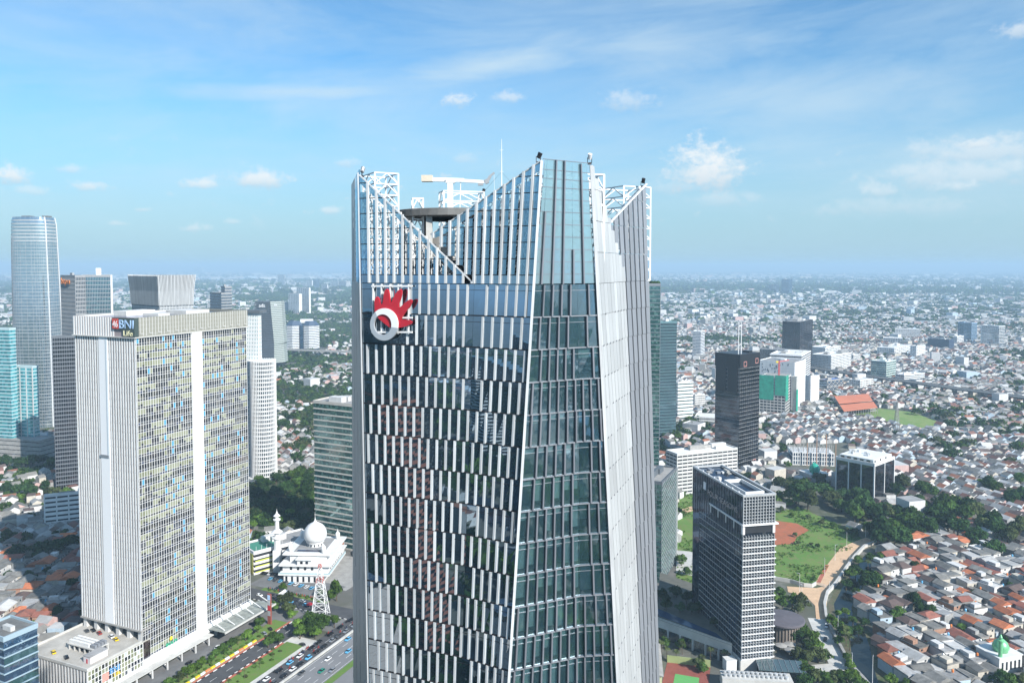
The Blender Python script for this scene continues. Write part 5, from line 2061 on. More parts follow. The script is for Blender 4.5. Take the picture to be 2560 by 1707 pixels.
for i in range(14):
    for j in range(2):
        MB().lathe([(1.0, 5.5), (1.0, 6.6), (.8, 6.7)], 12, -12 + i * 2.4, -2 + j * 3.2).obj('fan', PANEL, ch)
wb = thing('white_box', 'small plain white plant box beside the tennis court', 'hut', (*G(1824, 1672), 0), math.radians(10))
bx('wall', wb, -3, 3, -2.5, 2.5, 0, 6, WHITE)
bx('roof', wb, -3.1, 3.1, -2.6, 2.6, 6, 6.25, WHITE2)
# tennis court and green wall house
sheet('tennis_surround', [G(1668, 1655), G(1776, 1668), G(1768, 1740), G(1648, 1735)], .12, M('court_red', (.26, .075, .055), .9, 0, .15, .3))
sheet('tennis_court', [G(1688, 1684), G(1748, 1694), G(1744, 1745), G(1676, 1745)], .2, M('court_lime', (.12, .38, .11), .9, 0, .1, .3))
cwl = thing('court_wall', 'low yellow-green wall round the tennis court', 'wall', (*G(1668, 1655), 0))
a, b = G(1668, 1655), G(1776, 1668)
MB().prism([(0, 0), (b[0] - a[0], b[1] - a[1]), (b[0] - a[0], b[1] - a[1] + .6), (0, .6)], 0, 4.0).obj('wall', M('lime_wall', (.30, .36, .16), .8, 0, .1, .3), cwl)
gh = thing('garage_house', 'long grey-roofed shed with yellow-green wall beside the silver tower', 'shed', (*G(1652, 1690), 0), math.radians(-8))
bx('wall', gh, -16, 0, -12, 22, 0, 7, M('lime_wall2', (.50, .52, .30), .8))
MB().add([(-17, -13, 6.8), (.8, -13, 6.8), (.8, 23, 6.8), (-17, 23, 6.8), (-8, -13, 9.5), (-8, 23, 9.5)], [(0, 3, 5, 4), (1, 4, 5, 2), (0, 4, 1), (3, 2, 5), (0, 1, 2, 3)]).obj('roof', CONC, gh)
keepout([G(1560, 1760), G(1780, 1760), G(1780, 1650), G(1640, 1640)], 4)

# ------------------------------------------------------------------ field, path, river
c8b = lambda x, y: G(1900 + x * .2806, 1300 + y * .2806)
field = [G(1690, 1290), G(1690, 1440), G(1700, 1470), G(1940, 1448), G(2010, 1464), G(2034, 1462), G(2085, 1400), G(2160, 1352), G(2120, 1322), G(2000, 1268), G(1930, 1282), G(1820, 1250), G(1700, 1230)]
sheet('field', field, .12, GRASS)
sheet('bare_earth', [c8b(60, -5), c8b(330, 30), c8b(440, 90), c8b(330, 150), c8b(300, 210), c8b(80, 230), c8b(20, 120)], .2, EARTH, False)
sheet('dirt_track', [G(1688, 1278), G(1740, 1262), G(1740, 1274), G(1688, 1292)], .2, PATHM, False)
sheet('service_yard', [G(1690, 1375), G(1740, 1380), G(1738, 1440), G(1690, 1432)], .18, CONCL, False)
pth = [c8b(1010, 175), c8b(900, 215), c8b(790, 270), c8b(700, 390), c8b(610, 520), c8b(575, 590)]
ribbon('footpath', pth, 6.5, 6.5, .22, PATHM)
sheet('footpath_square', [c8b(240, 590), c8b(500, 605), c8b(620, 580), c8b(600, 700), c8b(580, 880), c8b(500, 880), c8b(490, 760), c8b(420, 690), c8b(250, 640)], .2, PATHM)
drv = [c8b(560, 880), c8b(620, 1010), c8b(680, 1130), c8b(760, 1280), c8b(880, 1450), c8b(1000, 1600)]
ribbon('driveway', drv, 1.5, 9, .16, CONCL)
sheet('driveway', [c8b(440, 1290), c8b(700, 1270), c8b(820, 1420), c8b(560, 1420)], .155, CONCL)
rw_pts = [c8b(1030, 205), c8b(930, 245), c8b(840, 340), c8b(760, 450), c8b(680, 570), c8b(600, 660), c8b(575, 760), c8b(590, 880), c8b(640, 1000), c8b(720, 1150), c8b(800, 1300), c8b(920, 1430), c8b(1040, 1570)]
rv = [c8b(1000, 330), c8b(900, 470), c8b(810, 620), c8b(740, 760), c8b(760, 880), c8b(860, 1010), c8b(900, 1130), c8b(920, 1290), c8b(960, 1420), c8b(1010, 1560)]
ribbon('river', rv, 5.0, 5.5, .10, WATER)
ribbon('river_bank', rv, 9, 9, .06, Mmix('bank_mix', (.10, .09, .055), (.05, .08, .025), (.16, .13, .08), .1, .5), True)
rwt = thing('river_wall', 'curving pale concrete flood wall along path and river', 'wall', (0, 0, 0))
L_, R_ = strip(rw_pts, .8, .8)
for i in range(len(rw_pts) - 1):
    mb = MB()
    a, b, c, d = R_[i], R_[i + 1], L_[i + 1], L_[i]
    mb.prism([a, b, c, d], 0, 2.4)
    mb.obj('wall_panel', CONC if i > 6 else CONCL, rwt)
bw = thing('garden_wall', 'pale boundary wall between green field and footpath', 'wall', (0, 0, 0))
bwp = [G(1930, 1448), G(1975, 1456), G(2010, 1466), G(2030, 1468), G(2040, 1462)]
L_, R_ = strip(bwp, .3, .3)
for i in range(len(bwp) - 1):
    MB().prism([R_[i], R_[i + 1], L_[i + 1], L_[i]], 0, 2.6).obj('wall_panel', CONCL, bw)
fe = thing('mesh_fence', 'thin grey fence crossing the sandy path', 'fence', (0, 0, 0))
fa, fb = G(2044, 1462), G(2076, 1474)
for i in range(11):
    t = i / 10
    x, y = fa[0] + (fb[0] - fa[0]) * t, fa[1] + (fb[1] - fa[1]) * t
    bx('post', fe, x - .05, x + .05, y - .05, y + .05, 0, 2.2, STEELW)
for z in (.6, 1.2, 1.8, 2.2):
    MB().bar((*fa, z), (*fb, z), .06).obj('rail', STEELW, fe)
lp = [c8b(352, 640), c8b(372, 660), c8b(575, 495), c8b(668, 360), c8b(772, 240), c8b(800, 365), c8b(618, 640), c8b(940, 150), c8b(693, 1040), c8b(820, 1340), c8b(1000, 1500)]
hts = [13, 7, 12, 12, 11, 5, 7, 9, 12, 9, 17]
wh = ['beside the field wall', 'beside the field wall, shorter of the two', 'left of the red paving patch', 'above the red paving patch', 'at the upper bend of the path', 'on the river side of the path', 'by the path gate', 'under the trees at the path end', 'among the riverside palms', 'beside the lower driveway', 'at the bottom edge near the river']
for p, hh, w_ in zip(lp, hts, wh):
    t = thing('lamp_post', 'thin pale lamp post ' + w_, 'lamp post', (*p, 0), br.uniform(0, 6), 'lamp posts along the footpath')
    MB().tube((0, 0, 0), (0, 0, hh), .16, 6, .10).obj('pole', STEELW, t)
    MB().bar((0, 0, hh), (1.6, 0, hh + .2), .12).obj('arm', STEELW, t)
    bx('lamp', t, 1.3, 2.2, -.2, .2, hh + .1, hh + .3, PANELD)
# verge of red paving beside the path
ribbon('red_verge', [c8b(600, 400), c8b(560, 480), c8b(520, 560)], 1.2, 1.2, .28, REDK, False)

# ------------------------------------------------------------------ football ground
sheet('football_pitch', [G(2128, 1036), G(2199, 1021), G(2280, 1030), G(2362, 1060), G(2310, 1080), G(2250, 1068)], .15, PITCHM, True, 6)
fs_ = thing('football_stand', 'long stand with sloping orange roof beside the green pitch', 'stand', (0, 0, 0))
q = [G(2086, 1008), G(2170, 1002), G(2194, 1034), G(2110, 1044)]
keepout(q, 8)
a, b, c, d = [AT(u, v, g[1]) for (u, v), g in zip(((2086, 990), (2170, 984), (2194, 1018), (2110, 1028)), q)]
ORR = M('orange_roof', (.62, .20, .10), .7, 0, .15, .05)
n = 14
for j, (t0, t1) in enumerate(((0, .52), (.60, 1))):
    for i in range(n):
        e0, e1 = i / n, (i + .985) / n
        P = [a.lerp(d, t0).lerp(b.lerp(c, t0), e0), a.lerp(d, t0).lerp(b.lerp(c, t0), e1), a.lerp(d, t1).lerp(b.lerp(c, t1), e1), a.lerp(d, t1).lerp(b.lerp(c, t1), e0)]
        mb = MB()
        mb.hexa([p - Vector((0, 0, .5)) for p in P][::-1] + [p for p in P][::-1])
        mb.obj('roof_sheet', ORR, fs_)
mb = MB()
for i in range(n + 1):
    e0 = i / n
    p0, p1 = a.lerp(b, e0), d.lerp(c, e0)
    mb.bar((p0.x, p0.y, 0), p0, .6)
    mb.bar((p1.x, p1.y, 0), p1, .5)
mb.obj('frame', CONC, fs_)
mb = MB()
for k in range(8):
    t = .15 + .8 * k / 8
    p0, p1 = a.lerp(d, t), b.lerp(c, t)
    mb.bar((p0.x, p0.y, 9 - k), (p1.x, p1.y, 9 - k), 3.4, .8)
mb.obj('terraces', CONC, fs_)
rm = thing('radio_mast', 'thin grey lattice radio mast in front of the green pitch', 'mast', (*G(2241, 1090), 0))
hm = ZT(2241, 1004, G(2241, 1090)[1])
for k in range(8):
    z0, z1 = hm * k / 8, hm * (k + 1) / 8
    mb = MB()
    w0, w1 = 3.6 * (1 - k / 9), 3.6 * (1 - (k + 1) / 9)
    for i in range(4):
        j = (i + 1) % 4
        c4 = ((-1, -1), (1, -1), (1, 1), (-1, 1))
        mb.bar((c4[i][0] * w0, c4[i][1] * w0, z0), (c4[i][0] * w1, c4[i][1] * w1, z1), .45)
        mb.bar((c4[i][0] * w0, c4[i][1] * w0, z0), (c4[j][0] * w1, c4[j][1] * w1, z1), .3)
        mb.bar((c4[i][0] * w1, c4[i][1] * w1, z1), (c4[j][0] * w1, c4[j][1] * w1, z1), .3)
    mb.obj('mast_section', CONC, rm)
# flyovers


def flyover(label, pts, z, w, mat):
    t = thing('flyover', label, 'flyover', (0, 0, 0))
    L_, R_ = strip(pts, w, w)
    for i in range(len(pts) - 1):
        MB().prism([R_[i], R_[i + 1], L_[i + 1], L_[i]], z - 1.6, z).obj('deck', mat, t)
        for S_ in (L_, R_):
            mb = MB()
            mb.bar((*S_[i], z + .6), (*S_[i + 1], z + .6), .4, 1.2)
            mb.obj('parapet', CONC, t)
        keepout([R_[i], R_[i + 1], L_[i + 1], L_[i]], 2)
    for i in range(len(pts) - 1):
        for k in range(5):
            p = Vector(pts[i]).lerp(Vector(pts[i + 1]), k / 5)
            bx('pillar', t, p.x - 1.2, p.x + 1.2, p.y - 1.2, p.y + 1.2, 0, z - 1.6, CONC)


flyover('long grey elevated road crossing the plain right of the pitch', [G(1990, 926), G(2109, 946), G(2230, 964), G(2390, 988), G(2560, 1012), G(2800, 1040)], 12, 10, CONCD)
flyover('grey elevated road between woods at left', [G(560, 874), G(640, 884), G(730, 888), G(880, 894), G(1000, 900)], 14, 9, CONC)

# green-domed mosques and unfinished hall


def small_mosque(label, u, v, R, hh, col, minh, dx):
    p = G(u, v)
    t = thing('green_mosque', label, 'mosque', (*p, 0), .3)
    keepout([(p[0] - R * 2.2, p[1] - R * 2), (p[0] + R * 2.2, p[1] - R * 2), (p[0] + R * 2.2, p[1] + R * 2.4), (p[0] - R * 2.2, p[1] + R * 2.4)])
    bx('wall', t, -R * 1.9, R * 1.9, -R * 1.5, R * 2.0, 0, hh, WHITE2)
    bx('roof', t, -R * 2.0, R * 2.0, -R * 1.6, R * 2.1, hh, hh + .6, ROOFW)
    for i in range(5):
        bx('window', t, -R * 1.5 + i * R * .7, -R * 1.5 + i * R * .7 + R * .3, -R * 1.52, -R * 1.48, hh * .25, hh * .75, G_DARKW)
    MB().lathe([(R * .85, hh), (R * .85, hh + R * .35), (R * .98, hh + R * .5), (R, hh + R * .8), (R * .8, hh + R * 1.3), (R * .4, hh + R * 1.65), (R * .08, hh + R * 1.85), (.05, hh + R * 2.2)], 28).obj('dome', col, t, True)
    MB().lathe([(R * .26, 0), (R * .24, minh * .8), (R * .36, minh * .81), (R * .36, minh * .85), (R * .2, minh * .86), (R * .2, minh * .93), (.05, minh)], 12, dx, -R * 1.2).obj('minaret', col if minh < 25 else M('pale_green_shaft' + label[:4], (.30, .50, .28), .6), t)


DG = M('dome_green', (.03, .38, .28), .3, .2, .1, .3)
DG2 = M('dome_lime', (.20, .55, .28), .35, .2, .15, .3)
small_mosque('mosque with shiny turquoise dome near the black office cube', 2036, 1200, 5.4, 8, DG, 21, -7)
small_mosque('lime-domed mosque with striped minaret at the bottom right corner', 2500, 1668, 4.2, 9, DG2, 22, -6)
uh = thing('unfinished_hall', 'white gridded hall with bare concrete columns on its roof', 'building site', (*G(2085, 1165), 0), math.radians(-58 + 90 - 40))
bx('glazing', uh, -44, 0, 0, 26, 0, 14, G_BLUE)
for i in range(18):
    bx('pier', uh, -44 + i * 2.55, -43.2 + i * 2.55, -.4, .1, 0, 14, WHITE)
for z in (0, 4.6, 9.2, 13.4):
    bx('floor', uh, -44.3, .3, -.3, 26.3, z, z + .9, WHITE)
for i in range(9):
    for j in range(4):
        bx('column', uh, -43 + i * 5.2, -42.3 + i * 5.2, 1 + j * 7.5, 1.7 + j * 7.5, 14, 14 + br.uniform(4, 9), CONC)
for i in range(4):
    bx('pile', uh, -30 + i * 10, -29.2 + i * 10, -5, -4.2, 0, 36 if i in (1, 2) else 26, M('rust_pile', (.35, .22, .15), .8) if i == 0 else bpy.data.materials['rust_pile'])
keepout([G(1990, 1180), G(2110, 1190), G(2120, 1110), G(1990, 1110)], 5)
sheet('market_yard', [G(1915, 1190), G(2015, 1190), G(2005, 1168), G(1930, 1166)], .1, CONCD)

keepout([G(1930, 1500), G(2060, 1540), G(2170, 1720), G(1700, 1760), G(1640, 1640), G(1830, 1600)], 0)
keepout([G(1640, 1440), G(1860, 1440), G(1860, 1640), G(1640, 1640)], 0)
keepout([S(-36, 96), S(70, 96), S(70, 190), S(-36, 190)], 0)
keepout([S(-4, -60), S(120, -60), S(120, 118), S(-4, 118)], 0)
keepout([G(600, 1180), G(800, 1180), G(800, 1340), G(600, 1340)], 0)
keepout([c8b(430, 100), c8b(1000, 150), c8b(1050, 330), c8b(760, 700), c8b(770, 870), c8b(560, 880), c8b(240, 590)], 0)
keepout([G(1930, 1425), G(2060, 1425), G(2060, 1510), G(1930, 1510)], 0)
keepout([G(1955, 1215), G(2185, 1225), G(2185, 1315), G(1985, 1290)], 0)

# ------------------------------------------------------------------ cars and motorcycles
def car_meshes():
    b = MB()
    # lower body with sloping bonnet, length along y
    pr_ = [(-2.2, .35), (-2.25, .75), (-2.05, .92), (-1.9, .95), (1.05, .98), (2.1, .82), (2.25, .6), (2.2, .35)]
    n = len(pr_)
    for s in (0,):
        vs = [(-.88, y, z) for y, z in pr_] + [(.88, y, z) for y, z in pr_]
        b.add(vs, [(i, (i + 1) % n, n + (i + 1) % n, n + i) for i in range(n)] + [tuple(range(n)), tuple(range(n, 2 * n))[::-1]])
    b.box(-.70, .70, -1.55, .35, 1.42, 1.50)
    c = MB()
    c.hexa([(-.86, -2.0, .94), (.86, -2.0, .94), (.86, 1.1, .97), (-.86, 1.1, .97), (-.70, -1.6, 1.43), (.70, -1.6, 1.43), (.70, .38, 1.43), (-.70, .38, 1.43)])
    w = MB()
    w.tube((-.11, 0, 0), (.11, 0, 0), .33, 10)
    return b.mesh('car_body', WHITE), c.mesh('car_cabin', CARGLASS), w.mesh('car_wheel', TYRE)


CB, CK, CWH = car_meshes()
CRIM = MB().tube((-.13, 0, 0), (.13, 0, 0), .2, 8).mesh('car_rim', SILVER)
PAINT = {'black': M('car_black', (.012, .012, .014), .2), 'white': M('car_white', (.75, .75, .75), .25), 'silver': M('car_silver', (.42, .43, .45), .25, .5), 'yellow': M('car_yellow', (.75, .52, .01), .3), 'light blue': M('car_blue', (.12, .42, .68), .3), 'grey': M('car_grey', (.10, .105, .11), .25, .3), 'green': M('car_green', (.02, .22, .16), .3), 'red': M('car_red', (.32, .04, .03), .3)}
BODYLIGHT = M('headlamp', (.75, .75, .72), .2)
cars = []


def car(col, x, y, z, rot, where, van=False):
    t = thing('car', '', 'car', (x, y, z), rot, None)
    k = 1.28 if van else 1.0
    inst('body', CB, t, scale=(1, 1, k), mat=PAINT[col])
    inst('cabin', CK, t, scale=(1, 1, k * 1.02))
    for sx in (-.80, .80):
        for sy in (-1.35, 1.4):
            w_ = inst('wheel', CWH, t, (sx, sy, .33))
            inst('rim', CRIM, w_)
    cars.append((t, ('white van ' if van and col == 'white' else col + (' van ' if van else ' car ')) + where, proj(x, y, z)))


def scar(col, x, y, where, flip=False, van=False, z=.12, turn=0.0):
    p = S(x, y)
    car(col, p[0], p[1], z, -TH + (PI if flip else 0) + turn, where, van)


cr_ = random.Random(9)
# roof of the podium
for col, x, y, a in (('black', -35, -2, 1.2), ('grey', -37.5, -4, 1.2), ('red', -29, -3, 1.2), ('white', -19, -3.5, 1.2), ('yellow', -14.5, -4.5, 1.2), ('black', -27, -18, .1), ('black', -21, -18.5, .1), ('black', -19, -18.5, .1), ('black', -14, -19, .1), ('yellow', -32, -27.5, 1.1), ('black', -21, -28.5, 1.1)):
    scar(col, x, y, 'parked on the podium roof', False, col == 'white', 19.02, a)
# jammed lane and flowing highway
for i in range(17):
    y = -14 + i * 7.2 + cr_.uniform(-1, 1)
    scar(cr_.choice(['black', 'white', 'light blue', 'black', 'silver', 'light blue', 'grey']), 69.6 + cr_.uniform(-.3, .3), y, 'queueing beside the barrier', True, cr_.random() < .2)
for i in range(13):
    y = -6 + i * 9.5 + cr_.uniform(-2, 2)
    scar(cr_.choice(['black', 'white', 'light blue', 'black', 'silver', 'black']), 64.0 + cr_.uniform(-.4, .4), y, 'in the left lane of the jam', True, cr_.random() < .2)
for (col, x, y) in (('light blue', 85.8, 66), ('white', 80.6, 54), ('green', 85.4, 42), ('silver', 90.2, 45), ('black', 80.9, 88), ('white', 76.9, 102), ('light blue', 77, 78), ('grey', 76.7, 36), ('silver', 85.9, 92), ('white', 90.6, 112), ('black', 81, 120)):
    scar(col, x, y, 'moving on the highway', True)
for (col, x, y, a) in (('grey', 56.5, 62, 1.3), ('black', 20, 62, .2), ('silver', 26.5, 64, 1.2), ('black', 16.5, 52, 0), ('grey', 14.5, 46, 0), ('white', 13.8, 40, 0), ('black', 12.5, 20, .1), ('black', 26, 70, 1.0), ('white', 18, 56, .1)):
    scar(col, x, y, 'on the forecourt drive', False, False, .16, a)
for i in range(10):
    scar(cr_.choice(['black', 'white', 'light blue', 'light blue', 'grey']), -26 + i * 4.6, 131 - i * .2, 'parked in front of the mosque', False, False, .12, .1)
for i in range(6):
    scar(cr_.choice(['black', 'white', 'grey']), -38 + i * 2.6, 137 + i * .4, 'parked under the school galleries', False, False, .12, .2)
for i in range(9):
    scar(cr_.choice(['black', 'white', 'silver', 'light blue']), -14 + i * 6.4, 106 + (i % 2) * 4, 'on the mosque street', i % 2 == 0, False, .12, 1.55)
for (u, v, col, van, a) in ((2066, 1568, 'white', True, .45), (2063, 1600, 'black', False, .5), (1695, 1402, 'black', False, 1.3), (60, 1600, 'white', False, .4)):
    p = G(u, v)
    car(col, p[0], p[1], .2, -a + PI, 'on the hotel driveway' if u > 1800 else ('in the service yard' if u > 1000 else 'in the shaded lane left of the slab'), van)


def ordinal(i):
    return ['first', 'second', 'third', 'fourth', 'fifth', 'sixth', 'seventh', 'eighth', 'ninth', 'tenth', 'eleventh', 'twelfth', 'thirteenth', 'fourteenth', 'fifteenth', 'sixteenth', 'seventeenth', 'eighteenth', 'nineteenth', 'twentieth'][i] if i < 20 else str(i + 1) + ('st' if (i + 1) % 10 == 1 and (i + 1) % 100 != 11 else 'nd' if (i + 1) % 10 == 2 and (i + 1) % 100 != 12 else 'rd' if (i + 1) % 10 == 3 and (i + 1) % 100 != 13 else 'th')


def uniq(items, group):
    """labels that repeat are told apart by their order from the left of the picture"""
    d = {}
    for o, lb, p in items:
        d.setdefault(lb, []).append((p[0], o))
    for lb, L in d.items():
        L.sort(key=lambda q: q[0])
        for i, (_, o) in enumerate(L):
            o['label'] = lb if len(L) == 1 else lb + ', ' + (ordinal(i) + ' from the left' if i else 'leftmost')
            o['group'] = group


uniq(cars, 'cars in the streets and car parks')
uniq(ROADB, 'road blocks in a row')
uniq(PARAS, 'parasols below the pavilion')
mo = MB()
mo.tube((-.05, -.6, .3), (.05, -.6, .3), .3, 8)
mo.tube((-.05, .6, .3), (.05, .6, .3), .3, 8)
mo.bar((0, -.6, .55), (0, .5, .7), .22, .3)
mo.bar((0, .5, .6), (0, .35, 1.05), .1, .1)
mo.bar((-.3, .35, 1.05), (.3, .35, 1.05), .07, .07)
mo.bar((0, -.35, .75), (0, -.15, 1.35), .4, .28)
mo.bar((0, -.13, 1.38), (0, -.1, 1.62), .24, .24)
mom = [mo.mesh('motorcycle', k) for k in (STEELD, PAINT['red'], NAVYP)]
bikes = []
for i in range(46):
    x, y = cr_.choice([61.6, 62.4, 66.8, 67.3, 63.0]) + cr_.uniform(-.3, .3), cr_.uniform(-12, 112)
    p = S(x, y)
    o = inst('motorcycle', cr_.choice(mom), None, (p[0], p[1], .1), (0, 0, -TH + PI))
    tag(o, 'x', 'motorcycle')
    bikes.append((o, 'motorcycle with rider weaving through the jammed lanes', proj(p[0], p[1], 0)))
for i in range(30):
    p = S(-16 + i * 1.7, 117.0 + cr_.uniform(-.2, .2))
    o = inst('motorcycle', cr_.choice(mom), None, (p[0], p[1], .15), (0, 0, -TH + .3))
    tag(o, 'x', 'motorcycle')
    bikes.append((o, 'motorcycle parked in the row along the mosque street verge', proj(p[0], p[1], 0)))
uniq(bikes, 'motorcycles around the mosque street')

# ------------------------------------------------------------------ trees


def crown_mesh(seed, R, H, lobes, leaves, size, mats):
    g = np.random.default_rng(seed)
    V = []
    C_ = []
    for i in range(lobes):
        a = g.uniform(0, 2 * PI)
        rr = R * .62 * math.sqrt(g.uniform(0, 1))
        zz = H * (.25 + .5 * g.uniform() - .28 * (rr / R) ** 2)
        C_.append((rr * math.cos(a), rr * math.sin(a), zz, R * g.uniform(.30, .48)))
    P, Nn = [], []
    for (cx, cy, cz_, cr) in C_:
        d = g.normal(size=(leaves, 3))
        d /= np.linalg.norm(d, axis=1)[:, None]
        d[:, 2] = np.where(d[:, 2] < -.3, -d[:, 2] * .6, d[:, 2])
        rad = cr * g.uniform(.72, 1.08, leaves)
        P.append(np.array([cx, cy, cz_]) + d * rad[:, None] * np.array([1, 1, .8]))
        Nn.append(d + g.normal(scale=.45, size=d.shape))
    P, Nn = np.concatenate(P), np.concatenate(Nn)
    Nn /= np.linalg.norm(Nn, axis=1)[:, None]
    t = np.cross(Nn, g.normal(size=Nn.shape))
    t /= np.linalg.norm(t, axis=1)[:, None]
    b = np.cross(Nn, t)
    s = size * g.uniform(.6, 1.4, len(P))[:, None]
    Q = np.stack([P - t * s * .5, P + b * s * .35, P + t * s * .5, P - b * s * .35], 1).reshape(-1, 3)
    n = len(P)
    me = bpy.data.meshes.new('crown')
    me.vertices.add(4 * n)
    me.vertices.foreach_set('co', Q.ravel())
    me.loops.add(4 * n)
    me.loops.foreach_set('vertex_index', np.arange(4 * n, dtype=np.int32))
    me.polygons.add(n)
    me.polygons.foreach_set('loop_start', np.arange(0, 4 * n, 4, dtype=np.int32))
    me.materials.append(mats)
    me.update()
    return me


CR = [crown_mesh(100 + i, 5.0, 7.0, 16, 85, 1.05, LEAF[0]) for i in range(7)]
SH = [crown_mesh(200 + i, 5.0, 6.0, 8, 60, 1.5, LEAF[0]) for i in range(3)]
tk = MB()
tk.tube((0, 0, 0), (.15, .1, 3.2), .38, 7, .26)
tk.tube((.15, .1, 3.1), (1.4, .5, 6.0), .22, 5, .1)
tk.tube((.15, .1, 3.0), (-1.2, .9, 6.2), .2, 5, .1)
tk.tube((.1, .1, 3.1), (.2, -1.3, 6.0), .2, 5, .1)
TKM = tk.mesh('trunk', BARK)
pl = MB()
pg = random.Random(4)
for i in range(22):
    a = 2 * PI * i / 22 * 1.618
    e = pg.uniform(-.1, .9)
    L1 = pg.uniform(2.2, 3.0)
    p0 = Vector((0, 0, 0))
    p1 = Vector((math.cos(a) * L1 * .5, math.sin(a) * L1 * .5, .5 + e * .8))
    p2 = Vector((math.cos(a) * L1, math.sin(a) * L1, -.5 + e * .7))
    sd = Vector((-math.sin(a), math.cos(a), 0)) * .33
    pl.quad(p0 - sd * .4, p0 + sd * .4, p1 + sd, p1 - sd)
    pl.quad(p1 - sd, p1 + sd, p2 + sd * .15, p2 - sd * .15)
PLM = pl.mesh('palm_fronds', LEAF[3])
pt = MB()
pt.tube((0, 0, 0), (.4, .2, 8), .24, 6, .15)
PTM = pt.mesh('palm_trunk', BARK)
trees = []
tg = random.Random(12)


def tree(x, y, R, lb, leaf, hz=1.0, z=0.0):
    t = thing('tree', '', 'tree', (x, y, z), tg.uniform(0, 6))
    k = R / 5.0
    inst('trunk', TKM, t, scale=(k, k, k * .8))
    inst('crown', tg.choice(CR), t, (0, 0, 1.9 * k), scale=(k, k, k * hz), mat=LEAF[leaf])
    trees.append((t, lb, proj(x, y, z)))
    TREEP.append((x, y, R))


TREEP = []
MASST = []


def palm(x, y, s, lb, z=0.0):
    t = thing('palm_tree', '', 'palm', (x, y, z), tg.uniform(0, 6))
    inst('trunk', PTM, t, scale=(s, s, s))
    inst('fronds', PLM, t, (.4 * s, .2 * s, 8 * s), scale=(s * 1.15,) * 3, mat=LEAF[3])
    trees.append((t, lb, proj(x, y, z)))


def shrub(x, y, R, lb, leaf, z=0.0):
    t = inst('shrub', tg.choice(SH), None, (x, y, z - R * .1), (0, 0, tg.uniform(0, 6)), (R / 5, R / 5, R / 5 * .9), LEAF[leaf])
    tag(t, 'x', 'shrub')
    trees.append((t, lb, proj(x, y, z)))


for (x, y, R, lf) in ((52, 74, 6.5, 0), (47, 80, 6.0, 0), (56, 80, 6.2, 0), (50, 68, 5.0, 2), (60, 88, 4.5, 2), (44, 74, 5, 2), (58, 72, 4.5, 2), (53, 86, 5, 0)):
    tree(*S(x, y), R, 'round green tree on the traffic island by the highway', lf)
tree(*S(38, 120), 6.5, 'bright green tree behind the lattice mast', 2, 1.35)
for (x, y, R, lf, h_) in ((14, 98, 6.5, 3, .9), (22, 92, 5.5, 3, .8), (10, 90, 5, 0, .8), (28, 88, 4, 2, .8), (18, 70, 4.2, 0, .8), (22, 64, 3.2, 2, .8)):
    tree(*S(x, y), R, 'spreading light tree beside the advertising pylon', lf, h_)
for (x, y, R) in ((40, 52, 4.2), (43, 58, 3.8), (37, 60, 3.2)):
    tree(*S(x, y), R, 'small tree overhanging the road between red paths', 0)
for i in range(13):
    tree(*S(22.5 + tg.uniform(-1.5, 1.5), -14 + i * 5.6), tg.uniform(2.8, 4.2), 'low tree in the hedge row beside the forecourt', tg.choice([0, 2, 2, 3]))
for i in range(18):
    shrub(*S(25.6 + tg.uniform(-.5, .5), -18 + i * 4.6), tg.uniform(1.0, 1.6), 'clipped yellow-green shrub along the forecourt hedge', 2)
for i in range(12):
    shrub(*S(49 + tg.uniform(-1.5, 4), -4 + i * 5), tg.uniform(.9, 1.7), 'small shrub on the roadside lawn', tg.choice([0, 2, 3]))
for i in range(4):
    palm(*S(50 + tg.uniform(-2, 3), 8 + i * 12), .6, 'young palm on the roadside lawn')
for i in range(9):
    shrub(*S(-14 + i * 5.2, 116.2), tg.uniform(1.2, 2.0), 'shrub in the planted strip before the mosque', tg.choice([0, 2]))
tree(*S(-6, 120), 3.2, 'small tree in the planted strip before the mosque', 2)
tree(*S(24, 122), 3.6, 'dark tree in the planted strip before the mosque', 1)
# woods behind the mosque
for (u, v, R, lf) in ((660, 1215, 8, 1), (690, 1235, 8, 1), (718, 1225, 9, 1), (742, 1212, 8, 0), (728, 1190, 7, 2), (765, 1235, 8, 1), (640, 1240, 8, 1), (655, 1265, 8, 1), (770, 1270, 8, 1), (700, 1300, 5, 2), (716, 1318, 5, 3), (735, 1312, 6, 3), (632, 1310, 5, 2), (770, 1205, 7, 1), (690, 1198, 7, 1), (648, 1295, 5, 2), (790, 1300, 5, 0), (670, 1190, 7, 0), (705, 1260, 7, 1), (735, 1255, 7, 0), (680, 1275, 6, 0), (760, 1295, 6, 1), (725, 1285, 6, 2), (785, 1245, 7, 0), (785, 1275, 6, 1), (650, 1205, 7, 0), (750, 1180, 7, 0)):
    tree(*G(u, v, 5), R, 'tree in the wooded lot behind the mosque', lf)
# shaded side left of the slab
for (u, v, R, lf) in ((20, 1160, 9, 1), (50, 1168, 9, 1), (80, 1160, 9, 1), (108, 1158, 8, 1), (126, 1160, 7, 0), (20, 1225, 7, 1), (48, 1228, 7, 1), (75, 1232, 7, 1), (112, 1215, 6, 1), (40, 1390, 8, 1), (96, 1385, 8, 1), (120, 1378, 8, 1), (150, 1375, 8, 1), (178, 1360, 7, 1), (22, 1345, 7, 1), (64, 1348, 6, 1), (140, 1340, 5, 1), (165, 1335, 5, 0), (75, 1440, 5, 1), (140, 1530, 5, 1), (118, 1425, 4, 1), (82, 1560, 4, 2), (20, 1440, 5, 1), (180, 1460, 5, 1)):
    tree(*G(u, v, 4), R, 'dark tree in the shade left of the white slab', lf)
